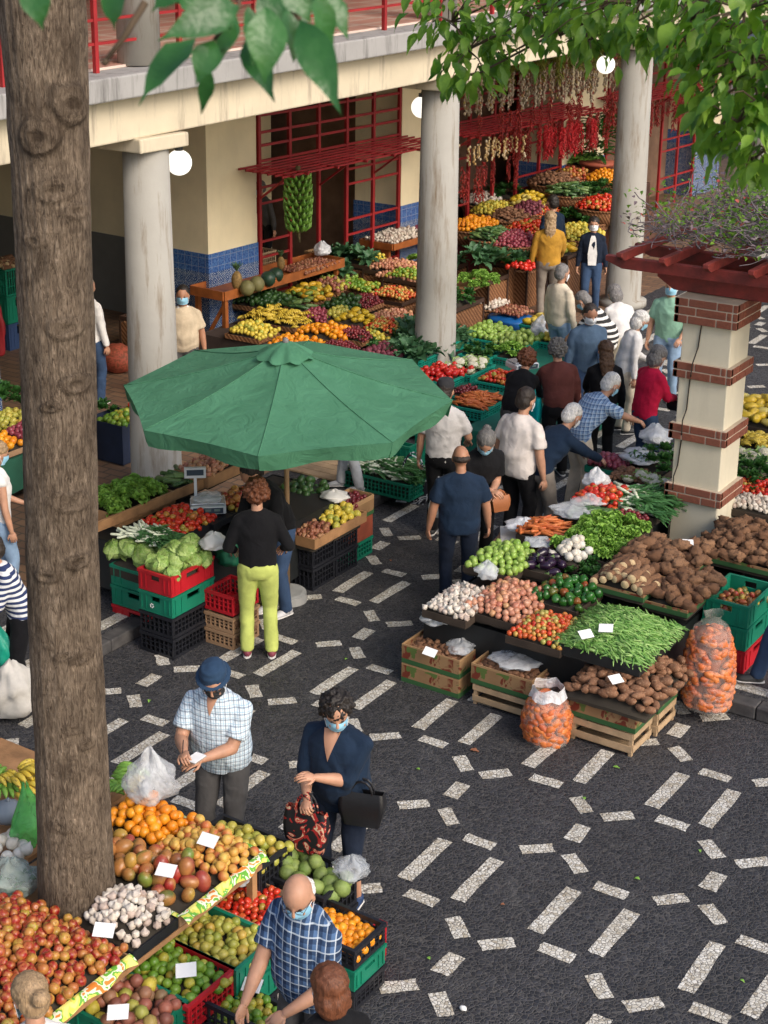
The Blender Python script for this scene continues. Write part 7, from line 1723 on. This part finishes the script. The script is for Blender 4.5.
# ================================================================ dry vine on the pergola
vine = thing('climbing_vine', 'tangled dry vine with sparse fresh leaves lying on top of the red pergola', 'vine', (PX, PY, 3.55))
b = MB(); g_ = MB(); rg = random.Random(9); lf = MB(); fl = MB(); pl_ = MB()
for k in range(2600):
    x, y = rg.uniform(-.75, 3.2), rg.uniform(-.5, 3.0)
    p = V((x, y, rg.uniform(-.02, .12 + .26 * rg.random() ** 2))); a = rg.uniform(0, 6.28); pts = [p.copy()]; d = V((math.cos(a), math.sin(a), rg.uniform(-.1, .5)))
    for j in range(rg.randint(4, 8)):
        d = (d + V((rg.uniform(-.7, .7), rg.uniform(-.7, .7), rg.uniform(-.45, .45)))).normalized(); q_ = pts[-1] + d * rg.uniform(.035, .085); q_.z = max(-.02, min(.75, q_.z)); pts.append(q_)
    b.tube(pts, [rg.uniform(.002, .006)] * len(pts), 5)
    if rg.random() < .7:
        for j in range(6 if x > .3 else 3):
            e = pts[-1] + V((rg.uniform(-.1, .1), rg.uniform(-.1, .1), rg.uniform(-.02, .15))); leaf(lf if rg.random() < .80 else (fl if rg.random() < .25 else pl_), e, e + V((rg.uniform(-1, 1), rg.uniform(-1, 1), rg.uniform(-.5, .5))).normalized() * rg.uniform(.04, .075), rg.uniform(.03, .045), rg)
for k in range(10):   # thicker stems
    x, y = rg.uniform(-.6, 3), rg.uniform(-.5, 2.5); pts = [V((x + j * .16, y + .12 * math.sin(j * 1.3 + k), .03 + .08 * abs(math.sin(j * .9 + k)))) for j in range(9)]; b.tube(pts, .014, 6)
# upright leafy shoots standing up from the tangle
for k in range(70):
    x, y = rg.uniform(.2, 3.0), rg.uniform(.3, 3.0); h_ = rg.uniform(.35, 1.05); pts = [V((x, y, 0)), V((x + rg.uniform(-.1, .1), y, h_ * .5)), V((x + rg.uniform(-.25, .25), y + rg.uniform(-.2, .2), h_))]; b.tube(pts, [.007, .005, .003], 5)
    for j in range(26):
        u = rg.uniform(.2, 1); e = pts[0].lerp(pts[2], u) + V((rg.gauss(0, .07), rg.gauss(0, .07), rg.gauss(0, .03))); leaf(lf, e, e + V((rg.uniform(-1, 1), rg.uniform(-1, 1), rg.uniform(-.6, .4))).normalized() * rg.uniform(.06, .10), rg.uniform(.035, .055), rg)
b.build('stems', m_plain('dry_grey_stem', (.17, .14, .15), .9, .4, 20), vine, True); lf.build('leaves', LEAFV, vine, True); pl_.build('dry_leaves', m_leaf('purple_grey_leaf', (.12, .08, .10), (.22, .17, .18), .8, .15), vine, True); fl.build('flowers', m_leaf('faded_red_bract', (.40, .04, .05), (.5, .14, .1), .6, .2), vine, True)

# ================================================================ bags people carry
W_ = p_nav['w']; 
FLO = m_blotch('red_floral_print', [(0, (.012, .012, .015)), (.50, (.32, .02, .02)), (.56, (.55, .42, .28)), (.60, (.42, .06, .04)), (.68, (.02, .02, .02))], 9)
h_ = W_(p_nav['R']); shopbag((h_.x, h_.y, h_.z - .40), .30, .10, .32, FLO, 'black shopping bag with red floral print hanging before the navy blouse', R(35.5 + 152))
h_ = W_(p_nav['eL'].lerp(p_nav['L'], .08)) + RT * .13; shopbag((h_.x, h_.y, h_.z - .335), .30, .11, .25, m_plain('black_leather', (.012, .012, .014), .35, .2), 'black leather handbag on the arm of the navy bloused woman', R(35.5 + 152 + 12), name='handbag')
h_ = p_mar['w']((-.34, .12, .70)); shopbag((h_.x, h_.y, h_.z - .10), .30, .10, .42, m_plain('turquoise_plastic', (.0, .40, .40), .5, .2), 'turquoise plastic bag beside the maroon sweater', 0)
h_ = p_emb['w']((-.18, .22, .92)); shopbag((h_.x, h_.y, h_.z - .16), .20, .09, .17, m_plain('tan_leather', (.36, .13, .05), .5, .2), 'small tan leather purse at the waist of the embroidered top', R(60), name='purse')
g = (-8.219, 13.921, 0.000); bag((g[0], g[1], .34), .10, .46, m_bag('clear_plastic', (.82, .85, .88), .42), 'clear plastic bag with something red held by the man in the navy polo', seed=51)
h_ = p_red['w']((.02, .44, 1.0)); shopbag((h_.x, h_.y, h_.z - .12), .16, .06, .12, MATS['black_leather'], 'small dark purse in the hands of the crimson cardigan', R(0), handles=False, name='purse')
# small litter on the paving
for p, m_, s_, lab in (((-5.751, 10.361, 0.006), m_plain('dry_leaf', (.30, .12, .06), .8), .05, 'small dry reddish leaf lying on the paving below the crates'), ((-4.660, 10.797, 0.006), m_plain('green_scrap', (.20, .40, .06), .7), .035, 'green leaf scrap on the paving by the slatted crate')):
    b = MB(); leaf(b, (0, 0, .003), (s_ * 1.6, s_ * .4, .006), s_, random.Random(1), .1, .3, (0, 0, 1)); tag(b.build('fallen_leaf', m_, None, True, p), lab, 'leaf')
b = MB(); b.sph((0, 0, .015), (.026, .02, .016), 10, 7, None, lambda d, ph, th: d * (1 + .3 * noise.noise(d * 3))); tag(b.build('paper_scrap', MATS['card_white'], None, True, (-4.152, 7.500, 0.004)), 'crumpled white paper scrap on the paving near the bottom', 'litter')

rg = random.Random(77)
for p in ((-5.536, 11.574, 0.006), (-5.924, 9.848, 0.006), (-4.472, 8.637, 0.006), (-3.820, 9.465, 0.006), (-7.527, 11.120, 0.006), (-4.624, 10.211, 0.006), (-3.615, 10.077, 0.006), (-4.586, 7.808, 0.006), (-8.503, 9.484, 0.006), (-8.453, 13.337, 0.006), (-2.815, 8.805, 0.006), (-6.207, 11.329, 0.006)):
    b = MB(); s_ = rg.uniform(.022, .04); leaf(b, (0, 0, .003), (s_ * 1.6 * math.cos(p[0] * 9), s_ * 1.6 * math.sin(p[0] * 9), .006), s_, rg, .2, .4, (0, 0, 1)); tag(b.build('fallen_leaf', MATS['dry_leaf'] if rg.random() < .6 else MATS['green_scrap'], None, True, p), 'tiny fallen leaf scrap lying on the dark cobbles', 'leaf', 'leaf scraps on the paving')


# ================================================================ link the fruit: the 290 largest of a kind as objects, the rest of that kind as one
CAMP = V((0, 0, 6.8))
def flush_items():
    for name, its in ITEMS.items():
        groups = {}
        for it in its: groups.setdefault(it.group, []).append(it)
        order = sorted(groups.values(), key=lambda g: sum((V(i.location) - CAMP).length for i in g) / len(g) / (g[0].scale[0]))
        keep, rest, nkeep = [], [], 0
        for g in order:
            room = 290 - len(keep)
            if len(g) <= room: keep += g
            elif not rest and room > 20:
                g2 = sorted(g, key=lambda i: -i.location[2]); keep += g2[:room]; rest += g2[room:]
            else: rest += g
        for it in keep:
            o = bpy.data.objects.new(name, it.mesh); COL.objects.link(o); o.location = it.location; o.rotation_euler = it.rotation_euler; o.scale = it.scale
            o['label'] = it.label; o['category'] = it.cat; o['group'] = it.group
        if rest:
            b = MB(); mats = list(rest[0].mesh.materials)
            from mathutils import Euler
            cache = {}
            for it in rest:
                me = it.mesh
                if me.name not in cache: cache[me.name] = ([v.co.copy() for v in me.vertices], [tuple(p.vertices) for p in me.polygons], [p.material_index for p in me.polygons])
                vs, fs, mi = cache[me.name]
                M = Matrix.Translation(it.location) @ Euler(it.rotation_euler).to_matrix().to_4x4() @ Matrix.Diagonal((*it.scale, 1))
                o0 = len(b.v); b.v += [tuple(M @ v) for v in vs]; b.f += [tuple(i + o0 for i in f) for f in fs]; b.k += mi
            o = b.build(name + '_heap', mats, None, True)
            o['label'] = 'remaining ' + rest[0].cat + ' heaps in the trays farther back in the market'; o['category'] = rest[0].cat; o['kind'] = 'stuff'
flush_items()

import sys
if '--counts' in sys.argv: print(COUNT)
print('COUNTS', sorted(COUNT.items(), key=lambda a: -a[1])[:60])
